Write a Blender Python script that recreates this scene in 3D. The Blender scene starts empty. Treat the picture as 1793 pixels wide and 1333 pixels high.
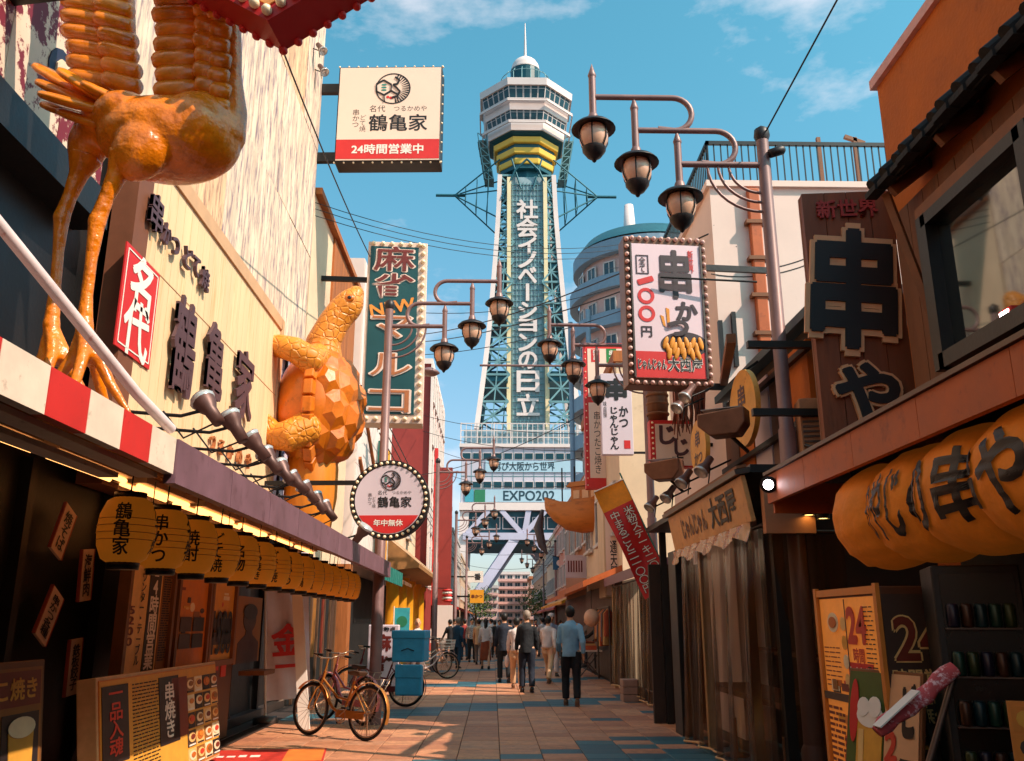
import bpy, bmesh, math, random
from mathutils import Vector, Matrix, noise
random.seed(7)
S = bpy.context.scene
COL = S.collection
PI = math.pi
R = math.radians

# ------------------------------------------------------------ camera, sky, sun, exposure
CAMZ = 1.5
YAW, PITCH, FPX = R(1.2089), R(15.472), 1530.0
cam = bpy.data.cameras.new('camera'); cam.lens = FPX/1793*36; cam.sensor_width = 36; cam.clip_end = 3000
co = bpy.data.objects.new('camera', cam); COL.objects.link(co)
co.location = (0, 0, CAMZ); co.rotation_euler = (PI/2+PITCH, 0, -YAW)
S.camera = co
SUN_EL, SUN_AZ = 47.0, -30.0          # azimuth: degrees from +X towards +Y
sdir = Vector((math.cos(R(SUN_EL))*math.cos(R(SUN_AZ)), math.cos(R(SUN_EL))*math.sin(R(SUN_AZ)), math.sin(R(SUN_EL))))
sl = bpy.data.lights.new('sun', 'SUN'); sl.energy = 4.4; sl.angle = R(0.5); sl.color = (1.0, 0.79, 0.64)
so = bpy.data.objects.new('sun', sl); COL.objects.link(so)
so.rotation_euler = sdir.to_track_quat('Z', 'Y').to_euler(); so.location = sdir*50
w = bpy.data.worlds.new('World'); S.world = w; w.use_nodes = True
nt = w.node_tree; nt.nodes.clear()
def nn(t, k, **kw):
    n = t.nodes.new(k)
    for a, b in kw.items(): setattr(n, a, b)
    return n
sky = nn(nt, 'ShaderNodeTexSky', sky_type='NISHITA', sun_disc=False, sun_elevation=R(SUN_EL), air_density=1.0, dust_density=1.6, ozone_density=1.2)
sky.sun_rotation = R(90-SUN_AZ)
tint = nn(nt, 'ShaderNodeMix', data_type='RGBA', blend_type='MULTIPLY'); tint.inputs[0].default_value = 1
nt.links.new(sky.outputs[0], tint.inputs[6])
tc = nn(nt, 'ShaderNodeTexCoord')
sx = nn(nt, 'ShaderNodeSeparateXYZ'); nt.links.new(tc.outputs['Generated'], sx.inputs[0])
zr = nn(nt, 'ShaderNodeMapRange', interpolation_type='SMOOTHSTEP'); zr.inputs[1].default_value = .02; zr.inputs[2].default_value = .62; nt.links.new(sx.outputs[2], zr.inputs[0])
tm_ = nn(nt, 'ShaderNodeMix', data_type='RGBA'); tm_.inputs[6].default_value = (.98, .98, 1.0, 1); tm_.inputs[7].default_value = (0.62, 1.42, 1.22, 1)
nt.links.new(zr.outputs[0], tm_.inputs[0]); nt.links.new(tm_.outputs[2], tint.inputs[7])
mp = nn(nt, 'ShaderNodeMapping'); mp.inputs['Scale'].default_value = (1, 1, 2.2); mp.inputs['Location'].default_value = (0.30, 0.9, 0.12)
ns = nn(nt, 'ShaderNodeTexNoise'); ns.inputs['Scale'].default_value = 3.1; ns.inputs['Detail'].default_value = 8; ns.inputs['Roughness'].default_value = .58
rp = nn(nt, 'ShaderNodeValToRGB'); rp.color_ramp.elements[0].position = .53; rp.color_ramp.elements[1].position = .70
nt.links.new(tc.outputs['Generated'], mp.inputs[0]); nt.links.new(mp.outputs[0], ns.inputs['Vector']); nt.links.new(ns.outputs[0], rp.inputs[0])
cl = nn(nt, 'ShaderNodeMix', data_type='RGBA'); cl.inputs[7].default_value = (6.6, 6.0, 6.2, 1)
cm = nn(nt, 'ShaderNodeMath', operation='MULTIPLY'); cm.inputs[1].default_value = .8
nt.links.new(rp.outputs[0], cm.inputs[0]); nt.links.new(cm.outputs[0], cl.inputs[0]); nt.links.new(tint.outputs[2], cl.inputs[6])
bg = nn(nt, 'ShaderNodeBackground'); bg.inputs[1].default_value = 0.13
wo = nn(nt, 'ShaderNodeOutputWorld')
nt.links.new(cl.outputs[2], bg.inputs[0]); nt.links.new(bg.outputs[0], wo.inputs[0])
S.view_settings.view_transform = 'Standard'; S.view_settings.look = 'None'; S.view_settings.exposure = 0.55; S.view_settings.gamma = 1
S.view_settings.use_curve_mapping = False
S.render.engine = 'CYCLES'; S.cycles.max_bounces = 6; S.cycles.transparent_max_bounces = 12; S.cycles.use_denoising = True

# ------------------------------------------------------------ placing by sight line: a pixel plus one known coordinate
_F = Vector((math.sin(YAW)*math.cos(PITCH), math.cos(YAW)*math.cos(PITCH), math.sin(PITCH)))
_R = Vector((math.cos(YAW), -math.sin(YAW), 0)); _U = _R.cross(_F); _C = Vector((0, 0, CAMZ))
def ray(x, y): return _F+_R*((x-896.5)/FPX)+_U*((666.5-y)/FPX)
def oX(x, y, X): r = ray(x, y); return _C+r*(X/r.x)
def oY(x, y, Y): r = ray(x, y); return _C+r*(Y/r.y)
def oZ(x, y, Z=0.0): r = ray(x, y); return _C+r*((Z-CAMZ)/r.z)

# ------------------------------------------------------------ materials
def L(r, g, b): return tuple(((c/255)/12.92 if c/255 <= .04045 else ((c/255+.055)/1.055)**2.4) for c in (r, g, b))
MATS = {}
def mat(name, rgb, rough=.6, metal=0.0, var=.15, vs=5.0, bump=0.0, bs=25.0, st=(1, 1, 1), emit=0.0, alpha=1.0, c2=None, c2pos=(.5, .68), spec=.5, coat=0.0, lin=False, trans=0.0, ecol=None, vor=False):
    if name in MATS: return MATS[name]
    c = rgb if lin else L(*rgb)
    m = bpy.data.materials.new(name); m.use_nodes = True; t = m.node_tree; b = t.nodes['Principled BSDF']
    b.inputs['Roughness'].default_value = rough; b.inputs['Metallic'].default_value = metal
    b.inputs['Specular IOR Level'].default_value = spec; b.inputs['Coat Weight'].default_value = coat
    b.inputs['Alpha'].default_value = alpha; b.inputs['Transmission Weight'].default_value = trans
    if emit:
        e = L(*ecol) if ecol else c
        b.inputs['Emission Color'].default_value = (*e, 1); b.inputs['Emission Strength'].default_value = emit
    if var or bump or c2:
        tc = nn(t, 'ShaderNodeTexCoord'); mp = nn(t, 'ShaderNodeMapping'); mp.inputs['Scale'].default_value = st
        oi = nn(t, 'ShaderNodeObjectInfo'); ad = nn(t, 'ShaderNodeVectorMath', operation='ADD'); sc = nn(t, 'ShaderNodeVectorMath', operation='SCALE'); sc.inputs['Scale'].default_value = 37.0
        cmb = nn(t, 'ShaderNodeCombineXYZ')
        for i in range(3): t.links.new(oi.outputs['Random'], cmb.inputs[i])
        t.links.new(cmb.outputs[0], sc.inputs[0]); t.links.new(tc.outputs['Object'], ad.inputs[0]); t.links.new(sc.outputs[0], ad.inputs[1])
        t.links.new(ad.outputs[0], mp.inputs[0])
        n = nn(t, 'ShaderNodeTexNoise'); n.inputs['Scale'].default_value = vs; n.inputs['Detail'].default_value = 7; n.inputs['Roughness'].default_value = .65
        t.links.new(mp.outputs[0], n.inputs['Vector'])
        r = nn(t, 'ShaderNodeValToRGB'); e = r.color_ramp.elements
        e[0].position = .28; e[1].position = .74
        lo = tuple(max(0, x*(1-var*1.5)) for x in c); hi = tuple(min(1, x*(1+var)) for x in c)
        e[0].color = (*lo, 1); e[1].color = (*hi, 1)
        t.links.new(n.outputs[0], r.inputs[0]); out = r.outputs[0]
        if c2:
            n2 = nn(t, 'ShaderNodeTexNoise'); n2.inputs['Scale'].default_value = vs*2.3; n2.inputs['Detail'].default_value = 8; n2.inputs['Roughness'].default_value = .7
            t.links.new(mp.outputs[0], n2.inputs['Vector'])
            r2 = nn(t, 'ShaderNodeValToRGB'); r2.color_ramp.elements[0].position, r2.color_ramp.elements[1].position = c2pos
            t.links.new(n2.outputs[0], r2.inputs[0])
            mx = nn(t, 'ShaderNodeMix', data_type='RGBA'); mx.inputs[7].default_value = (*L(*c2), 1)
            t.links.new(r2.outputs[0], mx.inputs[0]); t.links.new(out, mx.inputs[6]); out = mx.outputs[2]
        t.links.new(out, b.inputs['Base Color'])
        rr = nn(t, 'ShaderNodeMapRange'); rr.inputs[3].default_value = max(.03, rough-.12); rr.inputs[4].default_value = min(1, rough+.12)
        t.links.new(n.outputs[0], rr.inputs[0]); t.links.new(rr.outputs[0], b.inputs['Roughness'])
        if bump:
            if vor: n3 = nn(t, 'ShaderNodeTexVoronoi', feature='DISTANCE_TO_EDGE'); n3.inputs['Scale'].default_value = bs
            else: n3 = nn(t, 'ShaderNodeTexNoise'); n3.inputs['Scale'].default_value = bs; n3.inputs['Detail'].default_value = 5
            t.links.new(mp.outputs[0], n3.inputs['Vector'])
            bp = nn(t, 'ShaderNodeBump'); bp.inputs['Strength'].default_value = bump; bp.inputs['Distance'].default_value = .02
            if vor:
                mn = nn(t, 'ShaderNodeMath', operation='MINIMUM'); mn.inputs[1].default_value = .14; t.links.new(n3.outputs[0], mn.inputs[0]); m5 = nn(t, 'ShaderNodeMath', operation='MULTIPLY'); m5.inputs[1].default_value = 6; t.links.new(mn.outputs[0], m5.inputs[0]); n3 = m5
            t.links.new(n3.outputs[0], bp.inputs['Height']); t.links.new(bp.outputs[0], b.inputs['Normal'])
    else:
        b.inputs['Base Color'].default_value = (*c, 1)
    MATS[name] = m; return m

# ------------------------------------------------------------ mesh building
class MB:
    def __init__(s, T=None): s.v = []; s.f = []; s.m = []; s.sm = []; s.T = T
    def add(s, vs, fs, mi=0, sm=False):
        o = len(s.v)
        if s.T is not None: vs = [s.T @ Vector(p) for p in vs]
        s.v += [tuple(p) for p in vs]; s.f += [tuple(i+o for i in f) for f in fs]; s.m += [mi]*len(fs); s.sm += [sm]*len(fs); return s
    def box(s, x0, x1, y0, y1, z0, z1, mi=0):
        return s.add([(x0, y0, z0), (x1, y0, z0), (x1, y1, z0), (x0, y1, z0), (x0, y0, z1), (x1, y0, z1), (x1, y1, z1), (x0, y1, z1)],
                     [(0, 3, 2, 1), (4, 5, 6, 7), (0, 1, 5, 4), (1, 2, 6, 5), (2, 3, 7, 6), (3, 0, 4, 7)], mi)
    def boxc(s, c, d, mi=0, M=None):
        if M is None: return s.box(c[0]-d[0]/2, c[0]+d[0]/2, c[1]-d[1]/2, c[1]+d[1]/2, c[2]-d[2]/2, c[2]+d[2]/2, mi)
        q = MB(); q.box(-d[0]/2, d[0]/2, -d[1]/2, d[1]/2, -d[2]/2, d[2]/2)
        return s.add([M @ Vector(p)+Vector(c) for p in q.v], q.f, mi)
    def bar(s, a, b, wx, wy=None, mi=0, up=(0, 0, 1)):
        a = Vector(a); b = Vector(b); d = (b-a).normalized(); up = Vector(up)
        if abs(d.dot(up)) > .98: up = Vector((0, 1, 0))
        x = d.cross(up).normalized()*wx/2; y = x.cross(d).normalized()*(wy or wx)/2
        return s.add([a-x-y, a+x-y, a+x+y, a-x+y, b-x-y, b+x-y, b+x+y, b-x+y], [(0, 3, 2, 1), (4, 5, 6, 7), (0, 1, 5, 4), (1, 2, 6, 5), (2, 3, 7, 6), (3, 0, 4, 7)], mi)
    def tube(s, pts, r, n=8, mi=0, caps=True, sm=True):
        pts = [Vector(p) for p in pts]; k = len(pts); rs = r if isinstance(r, (list, tuple)) else [r]*k
        t0 = (pts[1]-pts[0]).normalized(); u = t0.orthogonal().normalized(); vs = []
        for i, p in enumerate(pts):
            t = (pts[min(i+1, k-1)]-pts[max(i-1, 0)])
            t = t.normalized() if t.length > 1e-9 else t0
            u = (u-t*u.dot(t)).normalized(); v = t.cross(u)
            ra = rs[i]; rx, ry = ra if isinstance(ra, (tuple, list)) else (ra, ra)
            for j in range(n):
                a = 2*PI*j/n; vs.append(p+u*math.cos(a)*rx+v*math.sin(a)*ry)
        fs = [(i*n+j, i*n+(j+1) % n, (i+1)*n+(j+1) % n, (i+1)*n+j) for i in range(k-1) for j in range(n)]
        s.add(vs, fs, mi, sm)
        if caps: s.add(vs[:n], [tuple(range(n-1, -1, -1))], mi); s.add(vs[-n:], [tuple(range(n))], mi)
        return s
    def lathe(s, prof, n=16, c=(0, 0, 0), mi=0, sm=True, M=None, a0=0, a1=2*PI):
        c = Vector(c); full = abs(a1-a0-2*PI) < 1e-6; m = n if full else n+1; vs = []
        for r, z in prof:
            for j in range(m):
                a = a0+(a1-a0)*j/n; p = Vector((r*math.cos(a), r*math.sin(a), z)); vs.append((M @ p if M else p)+c)
        fs = []
        for i in range(len(prof)-1):
            for j in range(n):
                k = (j+1) % m; fs.append((i*m+j, i*m+k, (i+1)*m+k, (i+1)*m+j))
        return s.add(vs, fs, mi, sm)
    def ell(s, c, r, nu=14, nv=9, mi=0, M=None, sm=True):
        c = Vector(c); vs = []; fs = []
        for i in range(nv+1):
            th = PI*i/nv
            for j in range(nu):
                a = 2*PI*j/nu; p = Vector((r[0]*math.sin(th)*math.cos(a), r[1]*math.sin(th)*math.sin(a), r[2]*math.cos(th))); vs.append((M @ p if M else p)+c)
        for i in range(nv):
            for j in range(nu): fs.append((i*nu+j, (i+1)*nu+j, (i+1)*nu+(j+1) % nu, i*nu+(j+1) % nu))
        return s.add(vs, fs, mi, sm)
    def prism(s, poly, y0, y1, mi=0, mside=None):      # polygon in x,z extruded along y
        n = len(poly); vs = [(x, y0, z) for x, z in poly]+[(x, y1, z) for x, z in poly]
        s.add(vs, [tuple(range(n))], mi); o = len(s.v)-2*n
        s.f += [tuple(o+i for i in range(2*n-1, n-1, -1))]; s.m.append(mi); s.sm.append(False)
        for i in range(n): s.f.append((o+i, o+n+i, o+n+(i+1) % n, o+(i+1) % n)); s.m.append(mi if mside is None else mside); s.sm.append(False)
        return s
    def mesh(s, name):
        me = bpy.data.meshes.new(name); me.from_pydata(s.v, [], s.f)
        me.polygons.foreach_set('material_index', s.m); me.polygons.foreach_set('use_smooth', s.sm); me.update()
        bm = bmesh.new(); bm.from_mesh(me); bmesh.ops.recalc_face_normals(bm, faces=bm.faces); bm.to_mesh(me); bm.free()
        return me
    def build(s, name, mats, parent=None, loc=None, bevel=0, remesh=0, smooth=0):
        return obj(name, s.mesh(name), mats, parent, loc, bevel, remesh, smooth)
def obj(name, me, mats, parent=None, loc=None, bevel=0, remesh=0, smooth=0, rot=None, scale=None):
    o = bpy.data.objects.new(name, me); COL.objects.link(o)
    if not isinstance(mats, (list, tuple)): mats = [mats]
    if mats and mats[0] is not None and not me.materials:
        for m in mats: me.materials.append(m)
    elif mats and mats[0] is not None and me.materials[0] != mats[0]:
        o.material_slots[0].link = 'OBJECT'; o.material_slots[0].material = mats[0]
    if parent: o.parent = parent
    if loc: o.location = loc
    if rot: o.rotation_euler = rot
    if scale: o.scale = scale
    if bevel: b = o.modifiers.new('bevel', 'BEVEL'); b.width = bevel; b.segments = 2; b.limit_method = 'ANGLE'
    if remesh:
        r = o.modifiers.new('remesh', 'REMESH'); r.mode = 'VOXEL'; r.voxel_size = remesh; r.use_smooth_shade = True
        if smooth: q = o.modifiers.new('smooth', 'SMOOTH'); q.factor = .5; q.iterations = smooth
    return o
def tag(o, label, cat, group=None, kind=None):
    o['label'] = label; o['category'] = cat
    if group: o['group'] = group
    if kind: o['kind'] = kind
    return o
def thing(name, label, cat, loc=(0, 0, 0), rz=0.0, group=None, rx=0.0, ry=0.0):
    o = bpy.data.objects.new(name, None); COL.objects.link(o); o.location = loc; o.rotation_euler = (rx, ry, rz); o.empty_display_size = .2
    return tag(o, label, cat, group)
KIDS = {}
def kids(o):
    return [c for c in bpy.data.objects if c.parent == o]
def copy_tree(o, parent=None, loc=None, rz=None, label=None, ch=None):
    if ch is None:
        ch = {}
        for c in bpy.data.objects:
            if c.parent: ch.setdefault(c.parent.name, []).append(c)
    c = o.copy(); COL.objects.link(c)
    if parent: c.parent = parent
    if loc is not None: c.location = loc
    if rz is not None: c.rotation_euler.z = rz
    if label: c['label'] = label
    for k in ch.get(o.name, []): copy_tree(k, c, ch=ch)
    return c
def struct(o): o['kind'] = 'structure'; return o

# ------------------------------------------------------------ lettering: flat glyph meshes from the built-in font, in the x-z plane facing -y
_TC = {}
def text_mesh(s, bold=0.0, ext=0.0, sp=1.0, lsp=.92):
    k = (s, bold, ext, sp, lsp)
    if k in _TC: return _TC[k]
    cu = bpy.data.curves.new('lettering', 'FONT'); cu.body = s; cu.align_x = 'CENTER'; cu.resolution_u = 3; cu.offset = min(bold, .006); cu.extrude = ext
    cu.space_character = sp; cu.space_line = lsp; cu.fill_mode = 'FRONT' if not ext else 'BOTH'
    o = bpy.data.objects.new('lettering', cu); me = bpy.data.meshes.new_from_object(o)
    bpy.data.objects.remove(o); bpy.data.curves.remove(cu)
    xs = [v.co.x for v in me.vertices] or [0, 1]; ys = [v.co.y for v in me.vertices] or [0, 1]
    cx, cy = (min(xs)+max(xs))/2, (min(ys)+max(ys))/2
    for v in me.vertices: v.co = (v.co.x-cx, -v.co.z, v.co.y-cy)
    me.materials.clear(); W_, H_ = max(xs)-min(xs), max(ys)-min(ys)
    if bold > .008:                                   # a heavier brush: the glyph laid down again a little to each side
        vs = [tuple(v.co) for v in me.vertices]; fs = [tuple(p.vertices) for p in me.polygons]; av, af = [], []; b = bold-.004; nb = 8 if bold > .03 else 4
        for i in range(nb+1):
            dx, dz = (0, 0) if i == nb else (b*math.cos(2*PI*(i+.5)/nb), b*math.sin(2*PI*(i+.5)/nb)); o_ = len(av)
            av += [(x+dx, y-.0005*i, z+dz) for x, y, z in vs]; af += [tuple(q+o_ for q in f) for f in fs]
        me = bpy.data.meshes.new('lettering'); me.from_pydata(av, [], af); W_ += 2*b; H_ += 2*b
    me.update()
    _TC[k] = (me, W_, H_); return _TC[k]
def text(s, m, parent, x, z, y, w=None, h=None, bold=.012, ext=0.0, rot=0.0, name='lettering', vert=False, thick=1.0, lsp=.92):
    if vert: s = '\n'.join(s)
    me, tw, th = text_mesh(s, bold, ext, 1.0, lsp)
    if w is None: w = h*tw/th
    if h is None: h = w*th/tw
    return obj(name, me, m, parent, (x, y, z), rot=(0, rot, 0), scale=(w/tw, thick, h/th))
def rect(parent, x, z, w, h, y, m, name='print', d=.004, rot=0):
    o = MB().box(-w/2, w/2, -d, 0, -h/2, h/2).build(name, m, parent, (x, y, z))
    if rot: o.rotation_euler = (0, rot, 0)
    return o
def disc(parent, x, z, r, y, m, name='print', d=.004, n=32, r0=0.0, rz=None):
    b = MB(); pr = [(r0, 0), (r0, d), (r, d), (r, 0)] if r0 else [(0.0001, d), (r, d), (r, 0)]
    b.lathe(pr, n, M=Matrix.Rotation(PI/2, 3, 'X') @ Matrix.Diagonal((1, (rz or r)/r, 1)), sm=False)
    return b.build(name, m, parent, (x, y, z))
def poly(parent, pts, y, m, name='print', d=.004):
    return MB().prism(pts, y-d, y).build(name, m, parent)
def sign_root(name, label, cat, p, rz=0.0, group=None): return thing(name, label, cat, p, rz, group)
# ------------------------------------------------------------ ground and paving
m_asph = mat('asphalt', (70, 62, 58), .9, var=.2, vs=3, bump=.4, bs=60)
g = struct(MB().box(-1500, 1500, -400, 2200, -.30, -.05).build('ground', m_asph))
m_joint = mat('joint', (52, 40, 36), .95, var=.3, vs=4)
pave = struct(MB().box(-4.2, 3.6, -3, 126, -.05, -.010).build('pavement', m_joint))
TILE = [mat('slab_%d' % i, c, .62, var=.22, vs=7, bump=.35, bs=70, c2=(86, 60, 48), c2pos=(.55, .8)) for i, c in enumerate([(192, 130, 94), (180, 120, 86), (198, 138, 100), (170, 112, 82), (186, 132, 100)])]
TEAL = [mat('slab_teal_%d' % i, c, .55, var=.2, vs=7, bump=.3, bs=70) for i, c in enumerate([(36, 84, 98), (44, 96, 108)])]
TW, TD = .498, .40
tx0 = oZ(876, 1333).x
def tile_mat(x, y, rg):
    k = (y-.62*x-17.3+3.3) % 6.6-3.3
    if y < 14:
        d = y-.62*x-10.75
        teal = abs(d) < .22 or (x > 1.0 and d < .1 and rg.random() < .85) or (x > .9 and .3 < d < .75 and rg.random() < .5)
    else: teal = abs(k) < .5 or (abs(k) < .95 and rg.random() < .45) or rg.random() < .02
    return rg.choice(TEAL) if teal else rg.choice(TILE)
def slab(mb, x, y, dz, w=TW-.008, d=TD-.008, mi=0):
    b = .006; x0, x1, y0, y1 = x-w/2, x+w/2, y-d/2, y+d/2
    mb.add([(x0, y0, -.03), (x1, y0, -.03), (x1, y1, -.03), (x0, y1, -.03), (x0, y0, dz-b), (x1, y0, dz-b), (x1, y1, dz-b), (x0, y1, dz-b), (x0+b, y0+b, dz), (x1-b, y0+b, dz), (x1-b, y1-b, dz), (x0+b, y1-b, dz)],
           [(0, 1, 5, 4), (1, 2, 6, 5), (2, 3, 7, 6), (3, 0, 4, 7), (4, 5, 9, 8), (5, 6, 10, 9), (6, 7, 11, 10), (7, 4, 8, 11), (8, 9, 10, 11)], mi)
q = MB(); slab(q, 0, 0, 0); TME = q.mesh('paving_slab')
rg = random.Random(3); far = MB(); n_t = 0; cols = range(-7, 6)
for r in range(-8, 290):
    y = 10.15+r*TD
    for c in cols:
        x = tx0+(c+.5)*TW
        if x < -4.1 or x > 3.4: continue
        m = tile_mat(x, y, rg); dz = rg.uniform(-.0025, .0015)
        if r >= 0 and n_t < 300 and -2.9 < x < 2.9:
            o = obj('paving_slab', TME, m, pave, (x, y, dz)); n_t += 1
        else: slab(far, x, y, dz, mi=(TILE+TEAL).index(m))
fo = far.build('paving_slabs', TILE+TEAL, pave); fo['kind'] = 'stuff'

# ------------------------------------------------------------ the observation tower
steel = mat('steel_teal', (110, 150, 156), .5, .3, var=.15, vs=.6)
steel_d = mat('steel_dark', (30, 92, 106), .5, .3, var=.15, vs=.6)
twhite = mat('tower_white', (226, 208, 204), .55, var=.06, vs=.3)
tyellow = mat('tower_yellow', (240, 190, 70), .5, var=.06, vs=.3)
tcream = mat('tower_cream', (236, 214, 170), .5, var=.06, vs=.3)
tglass = mat('tower_glass', (14, 62, 74), .3, var=.3, vs=.4, spec=.4)
tblue = mat('banner_blue', (166, 196, 214), .6, var=.05, vs=.3)
tink = mat('tower_ink', (24, 60, 76), .6, var=0)
tgreen = mat('banner_green', (36, 120, 84), .6, var=.1)
TW0 = thing('observation_tower', 'tall steel lattice observation tower with octagonal white deck at the end of the street', 'tower', (5.36, 139, 0))
def octp(a, z, k=8, off=22.5): return [(a/math.cos(PI/k)*math.cos(R(off+360/k*i)), a/math.cos(PI/k)*math.sin(R(off+360/k*i)), z) for i in range(k)]
def octring(mb, lv, mi=0, caps=(1, 1)):
    vs = []
    for a, z in lv: vs += octp(a, z)
    fs = [(i*8+j, i*8+(j+1) % 8, (i+1)*8+(j+1) % 8, (i+1)*8+j) for i in range(len(lv)-1) for j in range(8)]
    if caps[0]: fs.append(tuple(range(7, -1, -1)))
    if caps[1]: fs.append(tuple(range((len(lv)-1)*8, len(lv)*8)))
    mb.add(vs, fs, mi)
deck = MB()
octring(deck, [(8.1, 90.5), (8.2, 91.8), (7.7, 91.9)]); octring(deck, [(7.0, 87.2), (7.5, 88.0)], caps=(1, 1)); octring(deck, [(6.6, 82.6), (6.7, 84.1)]); octring(deck, [(7.15, 86.2), (7.3, 87.3)])
deck.build('deck_band', twhite, TW0)
core = MB(); octring(core, [(6.2, 82.4), (6.5, 84.2), (7.0, 86.4), (6.95, 87.5), (7.2, 88), (7.75, 90.8)]); core.build('deck_core', tglass, TW0)
sf = MB(); octring(sf, [(4.4, 76.6), (4.6, 79), (5.2, 82.0), (6.4, 82.55)]); sf.build('deck_soffit', steel_d, TW0)
for a, z in ((5.6, 80.9), (5.1, 79.1), (4.7, 77.3)):
    b = MB(); octring(b, [(a-.1, z), (a, z+.15), (a+.1, z+1.0), (a-.2, z+1.05)]); b.build('yellow_band', tyellow, TW0)
rail = MB()
for a, z in ((8.1, 87.5), (7.6, 83.6)):
    p = [Vector(q) for q in octp(a, z+.30)]; p2 = [Vector(q) for q in octp(a, z)]
    for i in range(8): rail.bar(p[i], p[(i+1) % 8], .14); rail.bar(p2[i], p2[(i+1) % 8], .2, .3)
rail.build('balcony_rail', twhite, TW0)
for zb, zt, ab, at in ((88.15, 90.6, 7.35, 7.85), (84.15, 86.4, 6.6, 7.1)):
    for k in range(8):
        A, B = [Vector(octp(ab, zb)[i % 8]) for i in (k, k+1)]; C_, D = [Vector(octp(at, zt)[i % 8]) for i in (k+1, k)]
        nrm = ((B-A).cross(D-A)).normalized()
        if nrm.dot(A) < 0: nrm = -nrm
        for j in range(5):
            u0, u1 = (j+.06)/5, (j+.94)/5
            a0, b0 = A.lerp(B, u0)+nrm*.10, A.lerp(B, u1)+nrm*.10; c0, d0 = D.lerp(C_, u1)+nrm*.10, D.lerp(C_, u0)+nrm*.10
            fr = MB()
            for s0, s1 in ((a0, b0), (b0, c0), (c0, d0), (d0, a0), (a0.lerp(d0, .76), b0.lerp(c0, .76))): fr.bar(s0, s1, .075, .07)
            f = fr.build('window', twhite, TW0); f.name = 'window'
            pn = MB(); e = nrm*.03; pn.add([a0-e, b0-e, c0-e, d0-e], [(0, 1, 2, 3)]); pn.build('pane', tglass, f)
top = MB(); top.lathe([(2.7, 91.8), (2.7, 98.6), (0, 98.6)], 20, sm=False); top.build('rotunda', tglass, TW0)
dm = MB(); dm.lathe([(2.75, 98.4)]+[(2.6*math.cos(a), 98.8+2.6*math.sin(a)) for a in [i*PI/2/8 for i in range(9)]], 20); dm.build('dome', twhite, TW0)
an = MB(); an.tube([(0, 0, 101), (0, 0, 105), (0, 0, 109)], [.28, .2, .08], 8); an.lathe([(.5, 101.2), (.3, 102)], 10); an.build('antenna', twhite, TW0)
gr = MB()
for i in range(18):
    a = 2*PI*i/18; gr.tube([(4.5*math.cos(a), 4.5*math.sin(a), 91.9), (4.5*math.cos(a), 4.5*math.sin(a), 96.2), (3.9*math.cos(a), 3.9*math.sin(a), 97)], .07, 5)
for z in (94, 96.2): gr.tube([(4.5*math.cos(2*PI*i/24), 4.5*math.sin(2*PI*i/24), z) for i in range(25)], .06, 5, caps=False)
gr.build('roof_railing', steel, TW0)
for s in (-1, 1):
    st = MB()
    for i in range(6):
        z = 76+i*1.5; x = s*(5.7+.25*i)
        for yy in (-1.5, 1.5): st.bar((x, yy, z), (x+s*.25, yy, z+1.5), .16); st.bar((x+s*1.4, yy, z), (x+s*1.6, yy, z+1.5), .16); st.bar((x, yy, z), (x+s*1.5, yy, z+1.5), .12)
        st.box(x-.1, x+s*1.5, -1.5, 1.5, z, z+.12) if s > 0 else st.box(x-1.5, x+.1, -1.5, 1.5, z, z+.12)
    st.build('service_stair', steel, TW0)
nk = MB(); nk.lathe([(3.9, 72.5), (3.7, 77.2)], 12, sm=False); nk.build('neck', steel_d, TW0)
def half(z):
    P = [(32, 7.8), (38, 7.1), (45, 6.35), (52, 5.8), (60, 5.25), (68, 4.8), (78, 4.5)]
    for (z0, h0), (z1, h1) in zip(P, P[1:]):
        if z <= z1: return h0+(h1-h0)*(z-z0)/(z1-z0)
    return 4.5
ZL = [30, 34.5, 39, 43.3, 47.4, 51.4, 55.2, 58.9, 62.4, 65.8, 69, 72, 75]
for sx in (-1, 1):
    for sy in (-1, 1):
        lg = MB()
        for z0, z1 in zip(ZL, ZL[1:]): h0, h1 = half(z0), half(z1); lg.bar((sx*h0, sy*h0, z0), (sx*h1, sy*h1, z1), .75)
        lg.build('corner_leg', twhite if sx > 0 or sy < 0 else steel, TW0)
for side, segs in ((0, [(-1, -.42)]), (0, [(.42, 1)]), (1, [(-1, 0), (0, 1)]), (2, [(-1, 0), (0, 1)]), (3, [(-1, 0), (0, 1)])):
    lt = MB(Matrix.Rotation(PI/2*side, 4, 'Z'))
    for z0, z1 in zip(ZL, ZL[1:]):
        h0, h1 = half(z0), half(z1); zm = (z0+z1)/2; hm = half(zm)
        for u0, u1 in segs:
            lt.bar((u0*h0, -h0, z0), (u1*h1, -h1, z1), .26); lt.bar((u1*h0, -h0, z0), (u0*h1, -h1, z1), .26)
            lt.bar((u0*h1, -h1, z1), (u1*h1, -h1, z1), .34); lt.bar((u0*hm, -hm, zm), (u1*hm, -hm, zm), .18)
            um = (u0+u1)/2; lt.bar((um*h0, -h0, z0), (um*h1, -h1, z1), .18); lt.bar((u0*h0, -h0, z0), (um*hm, -hm, zm), .14)
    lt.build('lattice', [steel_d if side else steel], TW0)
for z in (39, 50.3, 58.9):
    h = half(z)
    for x0, x1 in ((-h+.2, -3.2), (3.2, h-.2)): MB().box(x0, x1, -h+.2, h-.2, z-1.0, z+.3).build('platform', steel_d, TW0)
colm = MB(); colm.box(-2.9, 2.9, -5.0, 2, 30, 74.5); colm.build('lift_shaft', mat('shaft_panel', (142, 164, 172), .55, .1, var=.25, vs=.9, st=(1, 1, .3)), TW0)
grid = MB()
for z in range(31, 74, 1): grid.box(-2.6, 2.6, -5.16, -5.04, z, z+.12)
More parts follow.
